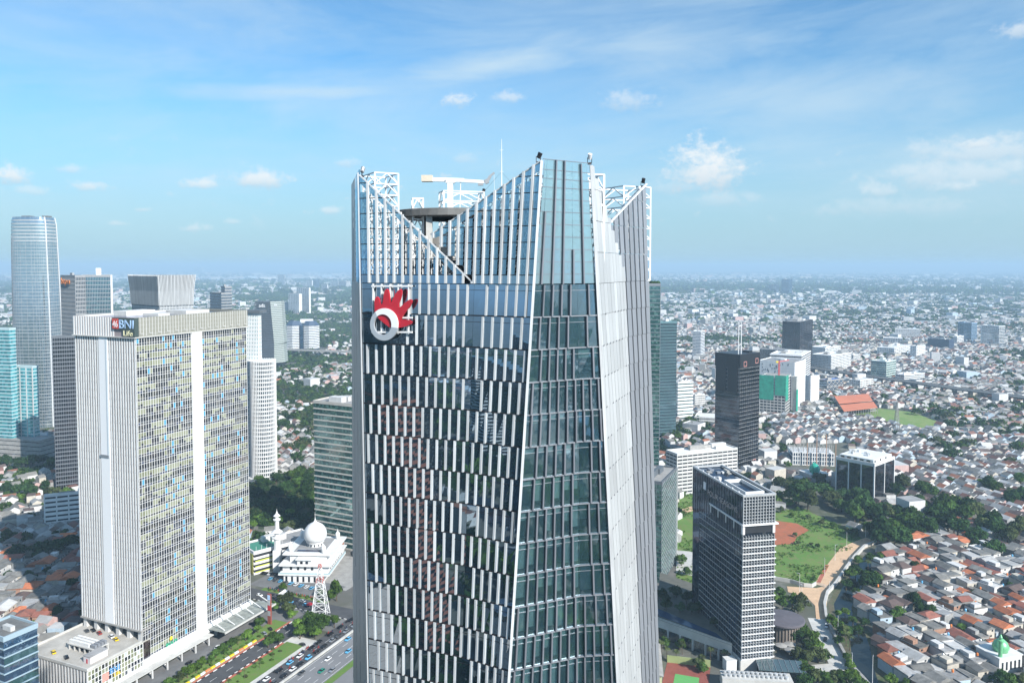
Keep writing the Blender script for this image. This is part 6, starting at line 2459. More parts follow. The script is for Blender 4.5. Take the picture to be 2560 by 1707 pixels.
# hotel side
c6 = lambda x, y, z=5: G(1620 + x * .3997, 1100 + y * .3997, z)
c8p = lambda x, y, z=5: G(1900 + x * .2806, 1300 + y * .2806, z)
for (x, y, R, lf) in ((180, 640, 5, 0), (290, 700, 5.2, 2), (380, 720, 6, 3), (200, 730, 4.5, 0), (120, 690, 5, 2), (340, 770, 4.5, 3)):
    tree(*c8p(x, y), R, 'tree on the slope between field wall and pavilion', lf)
for (x, y, R, lf) in ((390, 990, 6, 0), (460, 1040, 5.5, 2), (330, 1020, 5, 1), (340, 930, 4, 0), (430, 1110, 5, 0), (500, 1110, 4.5, 2), (350, 1180, 5, 3), (430, 1210, 5, 3), (520, 1190, 5.5, 3), (590, 1190, 4.5, 0), (380, 1260, 3.5, 0)):
    tree(*c8p(x, y), R, 'round garden tree between pavilion and driveway', lf)
for (x, y, R, lf) in ((420, 1330, 5, 0), (480, 1390, 5.5, 3), (570, 1400, 5, 0), (660, 1380, 5, 3), (740, 1400, 5, 0), (820, 1390, 5, 2), (900, 1450, 5, 0), (400, 1420, 5, 1), (620, 1440, 4, 0)):
    tree(*c8p(x, y), R, 'tree in the bottom row beside the driveway', lf)
for (x, y, R, lf) in ((640, 870, 4, 2), (690, 930, 4.5, 0), (740, 980, 4.5, 0), (790, 960, 4, 1), (810, 1250, 3.5, 2), (760, 780, 3, 2), (900, 690, 3.5, 2), (880, 340, 4.5, 0), (800, 470, 5, 0), (850, 440, 5, 1), (770, 560, 4.5, 1), (990, 330, 5, 0), (1060, 320, 5, 0), (930, 460, 4, 1), (860, 610, 3.5, 0), (700, 800, 3, 2), (830, 870, 3.5, 0), (880, 950, 3.5, 1), (700, 1040, 3.5, 0), (770, 1180, 3, 0), (850, 1330, 3, 2), (930, 880, 3.5, 1)):
    tree(*c8p(x, y), R, 'leafy tree on the river bank', lf)
tree(*c8p(970, 570), 8.5, 'large round dark tree standing over the river bend', 1)
tree(*c8p(1010, 540), 7, 'dark tree touching the large round one at the river bend', 0)
for (x, y, R, lf) in ((1370, 700, 6, 1), (1450, 800, 6, 1), (1530, 790, 5, 1), (1240, 830, 6, 0), (1190, 850, 4.5, 0), (1370, 380, 4, 1), (1790, 910, 3, 0), (2170, 1040, 3.5, 1), (1370, 300, 3, 0), (2000, 1060, 3, 0), (1950, 330, 3, 0), (1160, 1400, 4, 2), (2140, 1400, 5.5, 1), (2220, 1430, 5, 0), (2320, 1420, 5, 3), (1300, 1440, 4, 0), (2050, 830, 3, 0), (1650, 480, 3, 1), (1900, 620, 3, 0), (2230, 560, 3.5, 1), (1480, 1080, 3, 0), (1700, 1250, 3, 1)):
    tree(*c8p(x, y), R, 'tree rising between the crowded village roofs', lf)
for (x, y) in ((965, 420), (770, 1060), (800, 1100), (1730, 120), (2300, 90), (760, 1010)):
    palm(*c8p(x, y, 4), 1.0, 'tall palm near the river')
# belt round the black office cube
belt = [(870, 300, 9), (930, 350, 10), (1000, 390, 10), (960, 300, 9), (1030, 330, 9), (1110, 330, 8), (1160, 370, 9), (1210, 350, 8), (1210, 400, 7), (1300, 350, 8), (1340, 380, 9), (1310, 430, 9), (1380, 440, 10), (1290, 480, 9), (1430, 470, 9), (1480, 430, 8), (1500, 460, 8), (1590, 270, 8), (1560, 320, 8), (1640, 420, 9), (1690, 400, 10), (1660, 470, 9), (1720, 310, 9), (1760, 330, 8), (1620, 500, 8), (1840, 420, 10), (1880, 440, 9), (1800, 470, 9), (1700, 540, 9), (1750, 560, 9), (1660, 560, 8), (1880, 530, 9), (1940, 560, 9), (2020, 420, 10), (2060, 450, 9), (1980, 470, 9), (2100, 540, 9), (2190, 560, 9), (2150, 500, 8), (2060, 600, 8), (2140, 280, 8), (2180, 300, 8), (2270, 380, 8), (2330, 350, 9), (2160, 670, 8), (2250, 600, 8), (2320, 560, 9), (2330, 250, 8), (1480, 610, 11), (1540, 580, 11), (1590, 620, 9), (1440, 560, 8), (1080, 240, 7), (1100, 270, 6), (1900, 240, 5)]
for (x, y, R) in belt:
    px_, py_ = c6(x, y, 7)
    tree(px_, py_, R * 1.08, 'broad dark tree in the belt round the black office cube', tg.choice([1, 1, 0, 0, 3]), tg.uniform(.85, 1.2))
    tree(px_ + tg.uniform(-9, 9), py_ + tg.uniform(6, 13), R * tg.uniform(.6, .9), 'smaller tree filling the belt round the black office cube', tg.choice([1, 1, 0, 2, 3]), tg.uniform(.85, 1.25))
for (x, y, R) in ((830, 440, 5), (930, 430, 4), (900, 470, 4), (1000, 480, 4), (1080, 520, 5), (1160, 540, 5), (1240, 570, 5), (1290, 600, 5), (920, 590, 3.5), (940, 640, 3), (1060, 660, 3.5), (1020, 650, 3), (1040, 860, 3)):
    tree(*c6(x, y, 2), R * .7, 'low bushy tree at the edge of the green field', tg.choice([0, 2, 3]))
for i in range(16):
    t = i / 15
    x, y = P0[0] + (P1[0] - P0[0]) * t, P0[1] + (P1[1] - P0[1]) * t
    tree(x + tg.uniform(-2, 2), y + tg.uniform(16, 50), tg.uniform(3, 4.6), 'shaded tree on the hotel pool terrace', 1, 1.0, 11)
for (x, y) in ((85, 1290), (215, 1295), (120, 1330), (180, 1350), (390, 1330), (480, 1350), (340, 1380), (310, 1400)):
    palm(*c6(x, y, 4), .8, 'garden palm beside the tennis court')
for (x, y, R) in ((210, 760, 5), (240, 820, 4), (100, 1270, 4), (320, 1400, 4), (350, 1420, 3.5), (200, 1280, 4)):
    tree(*c6(x, y, 3), R, 'small tree between wedge block and hotel', 0)
# woodland left of the silver tower, middle distance
wood = np.array([G(632, 905), G(720, 890), G(885, 895), G(885, 980), G(800, 1000), G(790, 1180), G(700, 1180), G(640, 1100)])
cnt = 0
while cnt < 75:
    u, v = tg.uniform(632, 880), tg.uniform(898, 1150)
    x, y = G(u, v, 4)
    if not inside(wood, np.array([x]), np.array([y]))[0] or blocked(np.array([x]), np.array([y]))[0]:
        continue
    MASST.append((x, y, tg.uniform(6, 9.5), tg.choice([0, 0, 1, 2, 3])))
    TREEP.append((x, y, 7))
    cnt += 1
# trees by the pitch and left of the black tower
for (u, v, R) in ((1700, 1070, 8), (1715, 1060, 8), (1730, 1070, 8), (1745, 1050, 7), (1712, 1085, 8), (1690, 1090, 8), (1700, 1030, 7), (1775, 1010, 6), (1760, 1075, 6), (2375, 1062, 8), (2345, 1035, 9), (2370, 1045, 9), (2400, 1030, 8), (2330, 1015, 7), (2290, 1030, 7), (2380, 1090, 8), (2420, 1110, 8), (2450, 1060, 8), (2480, 1020, 8), (2510, 1000, 8), (2540, 1030, 8), (2430, 1000, 8), (2300, 1095, 7), (2340, 1105, 8), (2500, 1060, 8), (2360, 1120, 9), (2550, 960, 9), (2520, 940, 9), (2480, 900, 9), (2460, 890, 9), (2500, 910, 9), (2440, 900, 8), (2545, 1120, 8), (2530, 1160, 8), (2385, 1140, 9), (2400, 1120, 9), (2370, 1140, 8), (2240, 1085, 6), (2200, 1075, 5), (2160, 1065, 5), (2140, 1055, 5), (2080, 1010, 6), (2070, 1000, 6), (2060, 990, 6), (2210, 990, 6), (2330, 965, 6), (2250, 980, 6), (2390, 975, 7), (2420, 960, 7), (1780, 960, 7), (1800, 930, 7), (1745, 905, 7), (1770, 912, 7), (1720, 910, 7)):
    MASST.append((*G(u, v, 4), R * 1.1, tg.choice([0, 1, 1, 3])))
    TREEP.append((*G(u, v, 4), R * 1.1))
uniq(trees, 'trees and shrubs')

# ------------------------------------------------------------------ houses near the camera
WALLS = [('white', M('wall_white', (.60, .595, .58), .8, 0, .2, .4, .08)), ('cream', M('wall_cream', (.50, .46, .39), .8, 0, .2, .4, .08)), ('grey', M('wall_grey', (.30, .30, .29), .85, 0, .25, .4, .1)), ('pale blue', M('wall_blue', (.42, .52, .60), .8, 0, .15, .4, .08)), ('pink', M('wall_pink', (.52, .36, .33), .8, 0, .2, .4, .08)), ('brick', M('wall_brick', (.33, .19, .13), .85, 0, .25, .6, .1))]


def Mroof(name, col, stain, corr):
    m, N, L, b = newmat(name)
    tc = N.new('ShaderNodeTexCoord')
    g = N.new('ShaderNodeNewGeometry')
    n = N.new('ShaderNodeTexNoise')
    n.inputs['Scale'].default_value = .35
    n.inputs['Detail'].default_value = 8
    n.inputs['Roughness'].default_value = .7
    L.new(g.outputs['Position'], n.inputs['Vector'])
    oi = N.new('ShaderNodeObjectInfo')
    mr = N.new('ShaderNodeMapRange')
    L.new(n.outputs[0], mr.inputs[0])
    mr.inputs[1].default_value = .4
    mr.inputs[2].default_value = .7
    mx_ = N.new('ShaderNodeMix')
    mx_.data_type = 'RGBA'
    L.new(mr.outputs[0], mx_.inputs[0])
    mx_.inputs[6].default_value = (*col, 1)
    mx_.inputs[7].default_value = (*stain, 1)
    r = N.new('ShaderNodeMapRange')
    L.new(oi.outputs['Random'], r.inputs[0])
    r.inputs[3].default_value = .72
    r.inputs[4].default_value = 1.25
    sc_ = N.new('ShaderNodeVectorMath')
    sc_.operation = 'SCALE'
    L.new(mx_.outputs[2], sc_.inputs[0])
    L.new(r.outputs[0], sc_.inputs['Scale'])
    L.new(sc_.outputs[0], b.inputs['Base Color'])
    b.inputs['Roughness'].default_value = .8
    w = N.new('ShaderNodeTexWave')
    w.inputs['Scale'].default_value = corr
    L.new(tc.outputs['Object'], w.inputs['Vector'])
    bp = N.new('ShaderNodeBump')
    bp.inputs['Strength'].default_value = .5
    L.new(w.outputs[0], bp.inputs['Height'])
    L.new(bp.outputs[0], b.inputs['Normal'])
    return m


ROOFS = [('grey', Mroof('roof_fibre', (.21, .205, .19), (.10, .096, .09), 6)), ('pale grey', Mroof('roof_zinc', (.35, .355, .355), (.20, .185, .17), 7)), ('orange', Mroof('roof_terracotta', (.52, .17, .07), (.28, .10, .06), 9)), ('rusty red', Mroof('roof_rust', (.28, .10, .07), (.15, .07, .05), 9)), ('dark brown', Mroof('roof_brown', (.11, .075, .065), (.07, .05, .045), 8)), ('whitish', Mroof('roof_white', (.52, .52, .51), (.38, .37, .35), 5))]
ROOFW_ = [.46, .18, .11, .07, .07, .11]
gr = MB()
gr.add([(-.56, -.55, -.04), (.56, -.55, -.04), (.56, .55, -.04), (-.56, .55, -.04), (-.56, -.55, .02), (.56, -.55, .02), (.56, .55, .02), (-.56, .55, .02), (0, -.55, .40), (0, .55, .40)], [(0, 3, 2, 1), (0, 1, 5, 8, 4), (2, 3, 7, 9, 6), (0, 4, 7, 3), (1, 2, 6, 5), (4, 8, 9, 7), (5, 6, 9, 8)])
hi = MB()
hi.add([(-.57, -.57, -.04), (.57, -.57, -.04), (.57, .57, -.04), (-.57, .57, -.04), (-.57, -.57, .03), (.57, -.57, .03), (.57, .57, .03), (-.57, .57, .03), (0, -.25, .42), (0, .25, .42)], [(0, 3, 2, 1), (0, 1, 5, 4), (1, 2, 6, 5), (2, 3, 7, 6), (3, 0, 4, 7), (4, 5, 8), (6, 7, 9), (5, 6, 9, 8), (7, 4, 8, 9)])
sl = MB()
sl.hexa([(-.55, -.55, 0), (.55, -.55, .0), (.55, .55, .0), (-.55, .55, 0), (-.55, -.55, .30), (.55, -.55, .06), (.55, .55, .06), (-.55, .55, .30)])
ft = MB()
ft.box(-.52, .52, -.52, .52, -.06, .02)
for a in ((-.52, .52, -.52, -.48), (-.52, .52, .48, .52), (-.52, -.48, -.48, .48), (.48, .52, -.48, .48)):
    ft.box(*a, .02, .22)
RM = {'gabled': gr.mesh('gable_roof', CONC), 'hipped': hi.mesh('hip_roof', CONC), 'lean-to': sl.mesh('shed_roof', CONC), 'flat': ft.mesh('flat_roof', CONC)}
houses = []
hg = random.Random(31)


def house(x, y, w, d, h, rot, roof, rtype, wall, where):
    t = thing('house', '', 'house', (x, y, 0), rot)
    inst('wall', CUBE, t, (0, 0, h / 2), (0, 0, 0), (w, d, h), WALLS[wall][1])
    rz = 1.0 if rtype != 'flat' else 3.2 / 1.0
    k = min(w, d) * .62 if rtype in ('gabled', 'hipped') else (3.4 if rtype == 'lean-to' else 3.2)
    inst('roof', RM[rtype], t, (0, 0, h), (0, 0, 0), (w, d, k), ROOFS[roof][1])
    nst = 2 if h > 5 else 1
    for s in range(nst):
        z = 1.8 + s * 3.0
        for q in range(2 if d > 7 else 1):
            yy = -d * .22 + q * d * .42
            bx('window', t, w / 2 - .05, w / 2 + .06, yy - .6, yy + .6, z - .5, z + .6, G_DARKW)
        xx = hg.uniform(-.25, .25) * w
        bx('window', t, xx - .7, xx + .7, -d / 2 - .06, -d / 2 + .05, z - .5, z + .6, G_DARKW)
    if hg.random() < .5:
        bx('door', t, -w * .3, -w * .3 + .9, -d / 2 - .07, -d / 2 + .04, 0, 2.1, BARK)
    if hg.random() < .65:
        # patched-on annex with its own sheet roof
        aw, ad, ah = hg.uniform(2.2, 4), hg.uniform(2.5, 5.5), hg.uniform(2.3, 3.6)
        sx_ = hg.choice([-1, 1])
        ay = hg.uniform(-.3, .3) * d
        inst('annex', CUBE, t, (sx_ * (w / 2 + aw / 2 - .3), ay, ah / 2), (0, 0, 0), (aw, ad, ah), WALLS[hg.randrange(6)][1])
        inst('annex_roof', CUBE, t, (sx_ * (w / 2 + aw / 2 - .2), ay, ah + .2), (hg.uniform(-.05, .05), sx_ * hg.uniform(.08, .28), 0), (aw * 1.25, ad * 1.12, .12), ROOFS[hg.choice([0, 0, 1, 3, 4, 5])][1])
    if hg.random() < .35:
        inst('roof_patch', CUBE, t, (hg.uniform(-.2, .2) * w, d * .5 + .6, h * hg.uniform(.55, .95)), (hg.uniform(-.25, -.08), 0, 0), (hg.uniform(2.5, 5), 2.6, .1), ROOFS[hg.choice([0, 1, 1, 3, 5])][1])
    if rtype == 'flat' and hg.random() < .6:
        mb_ = inst('water_tank', TANK, t, (w * .2, -d * .1, h + .2), scale=(1, 1, 1), mat=[PAINT['light blue'], ORANGE, SILVER][hg.randrange(3)])
    if rtype == 'flat' and hg.random() < .5:
        bx('roof_room', t, -w * .4, w * .05, -d * .1, d * .42, h, h + 2.4, WALLS[wall][1])
    houses.append((t, f"{ROOFS[roof][0]} {rtype} roofed {['low','two-storey'][nst-1]} {WALLS[wall][0]} house {where}", proj(x, y, 0)))


TANK = MB().lathe([(.6, .6), (.62, .7), (.62, 1.9), (.4, 2.2), (.1, 2.3)], 10).mesh('tank', WHITE)
# fields where houses may stand
near = []
vill = [(np.array([c8b(760, 700), c8b(1030, 330), c8b(1350, 180), c8b(2500, 100), c8b(2700, 700), c8b(2700, 1600), c8b(1040, 1600), c8b(940, 1300), c8b(960, 1150), c8b(880, 1000), c8b(770, 870)]), 'in the riverside village', .35),
        (np.array([G(-60, 1330), G(190, 1330), G(205, 1560), G(90, 1560), G(-60, 1640)]), 'left of the slab', .1),
        (np.array([G(690, 1085), G(790, 1080), G(790, 1240), G(745, 1240), G(690, 1190)]), 'below the suburb', .1),
        (np.array([G(1925, 1045), G(2120, 1040), G(2380, 1090), G(2450, 1150), G(2600, 1130), G(2600, 1330), G(2400, 1240), G(2240, 1180), G(2130, 1110), G(1940, 1105)]), 'above the office cube', .3),
        (np.array([G(2240, 1200), G(2560, 1160), G(2560, 1340), G(2400, 1290), G(2280, 1250)]), 'behind the tree belt', .3)]
cand = []
for poly, where, rot in vill:
    x0, x1, y0, y1 = poly[:, 0].min(), poly[:, 0].max(), poly[:, 1].min(), poly[:, 1].max()
    sx_, sy_ = 9.6, 11.2
    c, s = math.cos(rot), math.sin(rot)
    R_ = max(x1 - x0, y1 - y0)
    cx, cy = (x0 + x1) / 2, (y0 + y1) / 2
    ni = int(R_ / sx_) + 2
    for i in range(-ni, ni):
        for j in range(-ni, ni):
            a, b = i * sx_ + hg.uniform(-1.3, 1.3), j * sy_ + hg.uniform(-1.3, 1.3)
            x, y = cx + a * c - b * s, cy + a * s + b * c
            cand.append((x, y, rot, where, poly))
ok = []
for poly, where, rot in vill:
    cs = [q for q in cand if q[4] is poly]
    X, Y = np.array([q[0] for q in cs]), np.array([q[1] for q in cs])
    m = inside(poly, X, Y) & ~blocked(X, Y)
    for q, f in zip(cs, m):
        if f and all((q[0] - tx) ** 2 + (q[1] - ty) ** 2 > (tr_ * .55 + 2) ** 2 for tx, ty, tr_ in TREEP):
            u, v = proj(q[0], q[1], 3)
            if -40 < u < 2600 and v < 1760:
                ok.append(q)
ok.sort(key=lambda q: q[1])
pickw = random.Random(77)
for i, (x, y, rot, where, poly) in enumerate(ok):
    w, d = hg.uniform(6.4, 10.2), hg.uniform(7.5, 12.0)
    h = hg.choice([3.2, 3.4, 3.8, 5.8, 6.2, 6.6, 6.4])
    ro = pickw.choices(range(6), ROOFW_)[0]
    rt_ = {0: ['gabled', 'gabled', 'lean-to', 'flat'], 1: ['gabled', 'lean-to', 'flat', 'lean-to'], 2: ['hipped', 'gabled', 'hipped', 'gabled'], 3: ['gabled', 'hipped', 'gabled', 'gabled'], 4: ['gabled', 'hipped', 'gabled', 'hipped'], 5: ['flat', 'lean-to', 'flat', 'gabled']}[ro][hg.randrange(4)]
    if i < 300:
        house(x, y, w, d, h, rot + hg.uniform(-.14, .14) + hg.choice([0, 0, PI / 2]), ro, rt_, pickw.choices(range(6), [.46, .16, .20, .06, .06, .06])[0], where)
    else:
        near.append((x, y, w, d, h, rot))
uniq(houses, 'houses of the crowded quarters')

# ------------------------------------------------------------------ the rest of the city to the horizon, as one mass


def scatter(r0, r1, sp, jit, fov=0.74, back=False):
    """jittered grid points inside the viewing wedge (or all round behind)"""
    if back:
        n = int(2 * r1 / sp)
        gx, gy = np.meshgrid(np.arange(-n // 2, n // 2 + 1) * sp, np.arange(-n // 2, n // 2 + 1) * sp)
    else:
        gx, gy = np.meshgrid(np.arange(-r1 * fov, r1 * fov, sp), np.arange(r0 * .7, r1, sp))
    a = .38
    X = gx * math.cos(a) - gy * math.sin(a) if back else gx.astype(float)
    Y = gx * math.sin(a) + gy * math.cos(a) if back else gy.astype(float)
    X = X.ravel() + rng.uniform(-jit, jit, X.size) * sp
    Y = Y.ravel() + rng.uniform(-jit, jit, Y.size) * sp
    D_ = np.hypot(X, Y)
    if back:
        m = (D_ > r0) & (D_ < r1) & ~((Y > 150) & (np.abs(X) < fov * Y + 30))
    else:
        m = (Y > r0) & (Y < r1) & (np.abs(X) < fov * Y + 30)
    return X[m], Y[m]


def vnoise(X, Y, s, seed):
    g = np.random.default_rng(seed)
    T_ = g.uniform(size=(64, 64))
    x, y = X / s, Y / s
    xi, yi = np.floor(x).astype(int), np.floor(y).astype(int)
    fx, fy = x - xi, y - yi
    fx, fy = fx * fx * (3 - 2 * fx), fy * fy * (3 - 2 * fy)
    t = lambda i, j: T_[i % 64, j % 64]
    return (t(xi, yi) * (1 - fx) + t(xi + 1, yi) * fx) * (1 - fy) + (t(xi, yi + 1) * (1 - fx) + t(xi + 1, yi + 1) * fx) * fy


def green(X, Y):
    """share of trees, in patches"""
    d = np.hypot(X, Y)
    n = .6 * vnoise(X, Y, 260, 5) + .4 * vnoise(X, Y, 90, 6)
    f = vnoise(X, Y, 1500, 8)
    return np.where(d > 2500, .5 * n + .5 * f, n)


HV, HF, HM = [], [], []     # verts, (loop lists), materials


class Mass:
    def __init__(self):
        self.v, self.l, self.ls, self.m = [], [], [], []
        self.nv = 0
        self.nl = 0

    def add(self, V, faces, mats):
        """V (n,k,3); faces: list of index tuples; mats: (n,len(faces))"""
        n, k = V.shape[:2]
        base = self.nv + np.arange(n)[:, None] * k
        self.v.append(V.reshape(-1, 3))
        for j, f in enumerate(faces):
            idx = base + np.array(f)[None, :]
            self.l.append(idx.ravel())
            self.ls.append(self.nl + np.arange(n) * len(f))
            self.m.append(mats[:, j] if mats.ndim == 2 else np.full(n, mats[j]))
            self.nl += n * len(f)
        self.nv += n * k

    def obj(self, name, mats):
        me = bpy.data.meshes.new(name)
        V = np.concatenate(self.v).astype(np.float32)
        me.vertices.add(len(V))
        me.vertices.foreach_set('co', V.ravel())
        Lx = np.concatenate(self.l).astype(np.int32)
        me.loops.add(len(Lx))
        me.loops.foreach_set('vertex_index', Lx)
        ls = np.concatenate(self.ls).astype(np.int32)
        me.polygons.add(len(ls))
        me.polygons.foreach_set('loop_start', ls)
        for k in mats:
            me.materials.append(k)
        me.polygons.foreach_set('material_index', np.concatenate(self.m).astype(np.int32))
        me.polygons.foreach_set('use_smooth', np.zeros(len(ls), bool))
        me.update(calc_edges=True)
        o = bpy.data.objects.new(name, me)
        COL.objects.link(o)
        return o


def boxes(ms, X, Y, W_, D_, H_, A_, wm, rm, gable):
    n = len(X)
    c, s = np.cos(A_), np.sin(A_)

    def P(lx, ly, z):
        return np.stack([X + lx * c - ly * s, Y + lx * s + ly * c, z], 1)
    w, d = W_ / 2, D_ / 2
    z0 = np.zeros(n)
    if gable:
        rh = H_ + np.minimum(W_, D_) * .30
        V = np.stack([P(-w, -d, z0), P(w, -d, z0), P(w, d, z0), P(-w, d, z0), P(-w, -d, H_), P(w, -d, H_), P(w, d, H_), P(-w, d, H_), P(z0, -d, rh), P(z0, d, rh)], 1)
        F_ = [(0, 1, 5, 8, 4), (1, 2, 6, 5), (2, 3, 7, 9, 6), (3, 0, 4, 7), (4, 8, 9, 7), (5, 6, 9, 8)]
        M_ = np.stack([wm, wm, wm, wm, rm, rm], 1)
    else:
        V = np.stack([P(-w, -d, z0), P(w, -d, z0), P(w, d, z0), P(-w, d, z0), P(-w, -d, H_), P(w, -d, H_), P(w, d, H_), P(-w, d, H_)], 1)
        F_ = [(0, 1, 5, 4), (1, 2, 6, 5), (2, 3, 7, 6), (3, 0, 4, 7), (4, 5, 6, 7)]
        M_ = np.stack([wm, wm, wm, wm, rm], 1)
    ms.add(V, F_, M_)


WM = [WALLS[0][1], WALLS[1][1], WALLS[2][1], WALLS[4][1], WALLS[3][1]]
farroof = [M('far_fibre', (.20, .195, .18), .85, 0, .35, .12), M('far_zinc', (.33, .33, .325), .8, 0, .3, .12), M('far_tile', (.32, .13, .075), .85, 0, .35, .15), M('far_rust', (.19, .095, .075), .85, 0, .3, .15), M('far_brown', (.13, .095, .085), .85, 0, .3, .15), M('far_white', (.52, .52, .51), .8, 0, .2, .12)]
FM = WM + farroof
pw_ = [.50, .16, .20, .07, .07]
pr_ = [.36, .18, .08, .12, .14, .12]
mass = Mass()
tm = Mass()


def treeclump(X, Y, R, K, size, mats, hz=1.0):
    n = len(X)
    # leaf faces on a lumpy dome
    d = rng.normal(size=(n, K, 3))
    d /= np.linalg.norm(d, axis=2)[..., None]
    d[..., 2] = np.abs(d[..., 2])
    lump = rng.uniform(.65, 1.1, (n, K))
    C_ = np.stack([X, Y, R * .45], 1)[:, None, :]
    P_ = C_ + d * (R[:, None] * lump)[..., None] * np.array([1, 1, .85 * hz])
    nn = d + rng.normal(scale=.5, size=d.shape)
    nn /= np.linalg.norm(nn, axis=2)[..., None]
    t = np.cross(nn, rng.normal(size=d.shape))
    t /= np.linalg.norm(t, axis=2)[..., None]
    b = np.cross(nn, t)
    s = (R[:, None] * size * rng.uniform(.7, 1.3, (n, K)))[..., None]
    V = np.stack([P_ - t * s, P_ + b * s * .7, P_ + t * s, P_ - b * s * .7], 2).reshape(n * K, 4, 3)
    mi = np.repeat(mats, K)[:, None]
    tm.add(V, [(0, 1, 2, 3)], mi)


rings = [(395, 1500, 10.5, .42, True, (6.5, 11), (7, 13), (3.2, 6.8), 44), (1500, 3000, 15.0, .45, True, (7, 15), (8, 15), (3.5, 8), 14), (3000, 6000, 25.0, .45, False, (10, 24), (10, 24), (4, 10), 8), (6000, 12000, 56.0, .45, False, (18, 56), (16, 46), (5, 14), 5), (12000, 30000, 170.0, .45, False, (50, 160), (40, 120), (8, 20), 4)]
treexy = np.array([(a, b, r) for a, b, r in TREEP])
for (r0, r1, sp, jit, gb, ws_, ds_, hs_, K) in rings:
    X, Y = scatter(r0, r1, sp, jit)
    # streets: leave lanes empty
    if sp < 20:
        q = (np.mod(X * .8 + Y * .6, 84) > 6) & (np.mod(Y * .8 - X * .6, 120) > 7)
        X, Y = X[q], Y[q]
    b = blocked(X, Y)
    if sp < 12:
        for poly, _, _ in vill[:5]:
            b |= inside(poly, X, Y)
        for a_, c_, r_ in TREEP:
            b |= (X - a_) ** 2 + (Y - c_) ** 2 < (r_ * .6 + 3) ** 2
    X, Y = X[~b], Y[~b]
    g = green(X, Y)
    u = PPX + F * X / Y
    v = 666 + F * HC / Y
    # the garden suburb left of the tower and the belts on the right are greener
    g = g + .25 * ((u < 900) & (u > 600) & (v > 790) & (v < 1010)) + .10 * ((u > 1650) & (v < 745)) + .30 * ((u > 560) & (u < 900) & (v > 736) & (v < 752)) + .12 * ((u > 2200) & (v > 940) & (v < 1100)) + .22 * ((u < 200) & (v > 1080) & (v < 1250))
    th_ = .60 if sp < 12 else (.64 if sp < 20 else .76)
    ist = g + rng.uniform(-.18, .18, len(g)) > th_
    hx, hy = X[~ist], Y[~ist]
    n = len(hx)
    W_, D_ = rng.uniform(*ws_, n), rng.uniform(*ds_, n)
    H_ = rng.uniform(*hs_, n)
    big = rng.uniform(size=n) < (.012 if sp < 20 else .03)
    H_ = np.where(big, H_ * rng.uniform(1.6, 3.2, n), H_)
    W_ = np.where(big, W_ * 1.7, W_)
    D_ = np.where(big, D_ * 1.7, D_)
    A_ = .3 + (vnoise(hx, hy, 180, 3) - .5) * 1.6 + rng.normal(scale=.06, size=n) + np.where(rng.uniform(size=n) < .4, PI / 2, 0) + (vnoise(hx, hy, 60, 13) - .5) * .9
    wm = rng.choice(5, n, p=pw_)
    rm = 5 + rng.choice(6, n, p=pr_ if sp < 20 else [.25, .25, .06, .08, .08, .28])
    rm = np.where(big, np.where(rng.uniform(size=n) < .5, 10, 6), rm)
    if gb:
        isg = (rng.uniform(size=n) < .68) & ~big
        boxes(mass, hx[isg], hy[isg], W_[isg], D_[isg], H_[isg], A_[isg], wm[isg], rm[isg], True)
        boxes(mass, hx[~isg], hy[~isg], W_[~isg], D_[~isg], H_[~isg], A_[~isg], wm[~isg], rm[~isg], False)
    else:
        boxes(mass, hx, hy, W_, D_, H_, A_, wm, rm, False)
    tx, ty = X[ist], Y[ist]
    # extra street trees among the roofs
    ex = rng.uniform(size=n) < (.10 if sp < 20 else .11)
    tx, ty = np.concatenate([tx, hx[ex] + sp * .5]), np.concatenate([ty, hy[ex] + sp * .45])
    R_ = rng.uniform(.5, .85, len(tx)) * min(sp, 60) * (.62 if sp < 20 else .75)
    if sp < 20:
        R_ = np.clip(R_, 2.8, 7.5)
    mt = rng.choice(4, len(tx), p=[.4, .38, .08, .14])
    treeclump(tx, ty, R_, K, .42 if K > 20 else (.6 if K > 10 else .8), mt, 1.0 if sp < 20 else .45)
if near:
    A = np.array([q[:6] for q in near], float)
    n = len(A)
    boxes(mass, A[:, 0], A[:, 1], A[:, 2], A[:, 3], A[:, 4], A[:, 5] + rng.normal(scale=.08, size=n), rng.choice(5, n, p=pw_), 5 + rng.choice(6, n, p=pr_), True)
# the part of the city behind the viewpoint, seen only mirrored in the glass
X, Y = scatter(170, 2600, 44, .4, back=True)
b = blocked(X, Y) | (np.hypot(X, Y - 125) < 60)
X, Y = X[~b], Y[~b]
n = len(X)
ist = vnoise(X, Y, 200, 9) > .38
hx, hy = X[~ist], Y[~ist]
n = len(hx)
boxes(mass, hx, hy, rng.uniform(12, 26, n), rng.uniform(12, 24, n), np.where(rng.uniform(size=n) < .01, rng.uniform(20, 40, n), rng.uniform(4, 9, n)), rng.uniform(-.3, .3, n), rng.choice(5, n, p=pw_), 5 + rng.choice(6, n, p=pr_), False)
treeclump(X[ist], Y[ist], rng.uniform(14, 26, ist.sum()), 20, .5, rng.choice(4, ist.sum()), .6)
A = np.array(MASST, float)
wl_u, wl_v = rng.uniform(630, 800, 170), rng.uniform(1176, 1318, 170)
W3 = np.array([(*G(a_, b_), rng.uniform(2.5, 6), rng.choice([0, 1, 1, 3])) for a_, b_ in zip(wl_u, wl_v)])
W3 = W3[~((W3[:, 1] < 572) & (W3[:, 0] > -196))]
A = np.concatenate([A, W3])
treeclump(A[:, 0], A[:, 1], A[:, 2], 130, .20, A[:, 3].astype(int))
cm = mass.obj('city_houses', FM)
cm['kind'] = 'stuff'
cm['label'] = 'endless low roofs of the city plain reaching the horizon'
cm['category'] = 'houses'
tmo = tm.obj('city_trees', LEAF)
tmo['kind'] = 'stuff'
tmo['label'] = 'green treetops scattered between the roofs of the city plain'
tmo['category'] = 'trees'
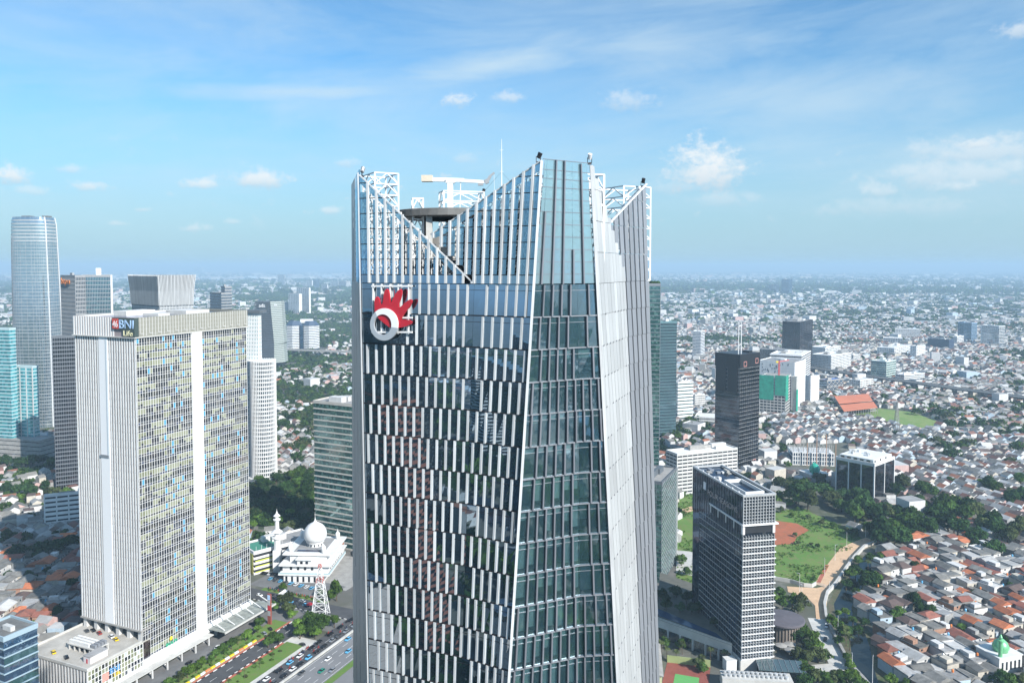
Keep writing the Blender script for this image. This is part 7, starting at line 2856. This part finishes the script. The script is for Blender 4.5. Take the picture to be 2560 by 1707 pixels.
# towers behind the viewpoint (they show as reflections in the facade)
bt = MB()
for (x, y, w, d, h, m_) in ((-785, -440, 62, 50, 122, 0), (-264, -76, 19, 24, 58, 4), (-282, -144, 15, 22, 150, 2), (-430, -280, 44, 40, 184, 3), (-150, -320, 36, 40, 120, 3), (330, -60, 36, 32, 70, 1), (-560, -330, 60, 40, 150, 3), (260, -240, 40, 30, 110, 3), (420, -330, 40, 30, 150, 0)):
    bt.box(x, x + w, y, y + d, 0, h, 3)
    for k in range(int(h / 4.2)):
        bt.box(x - .4, x + w + .4, y - .4, y + d + .4, k * 4.2 + .3, k * 4.2 + (2.0 if m_ != 4 else 4.3), m_)
o = bt.obj('reflected_towers', [WHITE2, TANW, M('red_brown_band', (.32, .12, .08), .7), G_DARKW, M('warm_beige', (.55, .46, .40), .8)])
o['kind'] = 'stuff'
o['label'] = 'banded office towers mirrored in the glass facade'
o['category'] = 'towers'
# low green growth on the field
fx = MB()
fp_ = np.array(field)
gx = rng.uniform(fp_[:, 0].min(), fp_[:, 0].max(), 9000)
gy = rng.uniform(fp_[:, 1].min(), fp_[:, 1].max(), 9000)
earth = np.array([c8b(60, -5), c8b(330, 30), c8b(440, 90), c8b(330, 150), c8b(300, 210), c8b(80, 230), c8b(20, 120)])
m = inside(fp_, gx, gy) & ~inside(earth, gx, gy) & (vnoise(gx, gy, 14, 4) > .42)
tm = Mass()
treeclump(gx[m], gy[m], rng.uniform(.35, 1.1, m.sum()), 5, .6, np.where(rng.uniform(size=m.sum()) < .6, 2, 0))
fo = tm.obj('undergrowth', LEAF)
fo['kind'] = 'stuff'
fo['label'] = 'weedy green undergrowth over the vacant field'
fo['category'] = 'undergrowth'

# ------------------------------------------------------------------ haze
hz = MB().box(-46000, 46000, -21000, 61000, -1, 296).obj('haze', None)
hz.data.materials.clear()
hm_ = bpy.data.materials.new('haze_air')
hm_.use_nodes = True
N_, L_k = hm_.node_tree.nodes, hm_.node_tree.links
for n_ in list(N_):
    N_.remove(n_)
ho_ = N_.new('ShaderNodeOutputMaterial')
pv_ = N_.new('ShaderNodeVolumePrincipled')
pv_.inputs['Color'].default_value = (.56, .80, 1.0, 1)
pv_.inputs['Density'].default_value = HAZE
pv_.inputs['Anisotropy'].default_value = 0.0
L_k.new(pv_.outputs[0], ho_.inputs['Volume'])
hz.data.materials.append(hm_)
hz['kind'] = 'stuff'
hz['label'] = 'thin pale blue haze over the far city plain'
hz['category'] = 'haze'
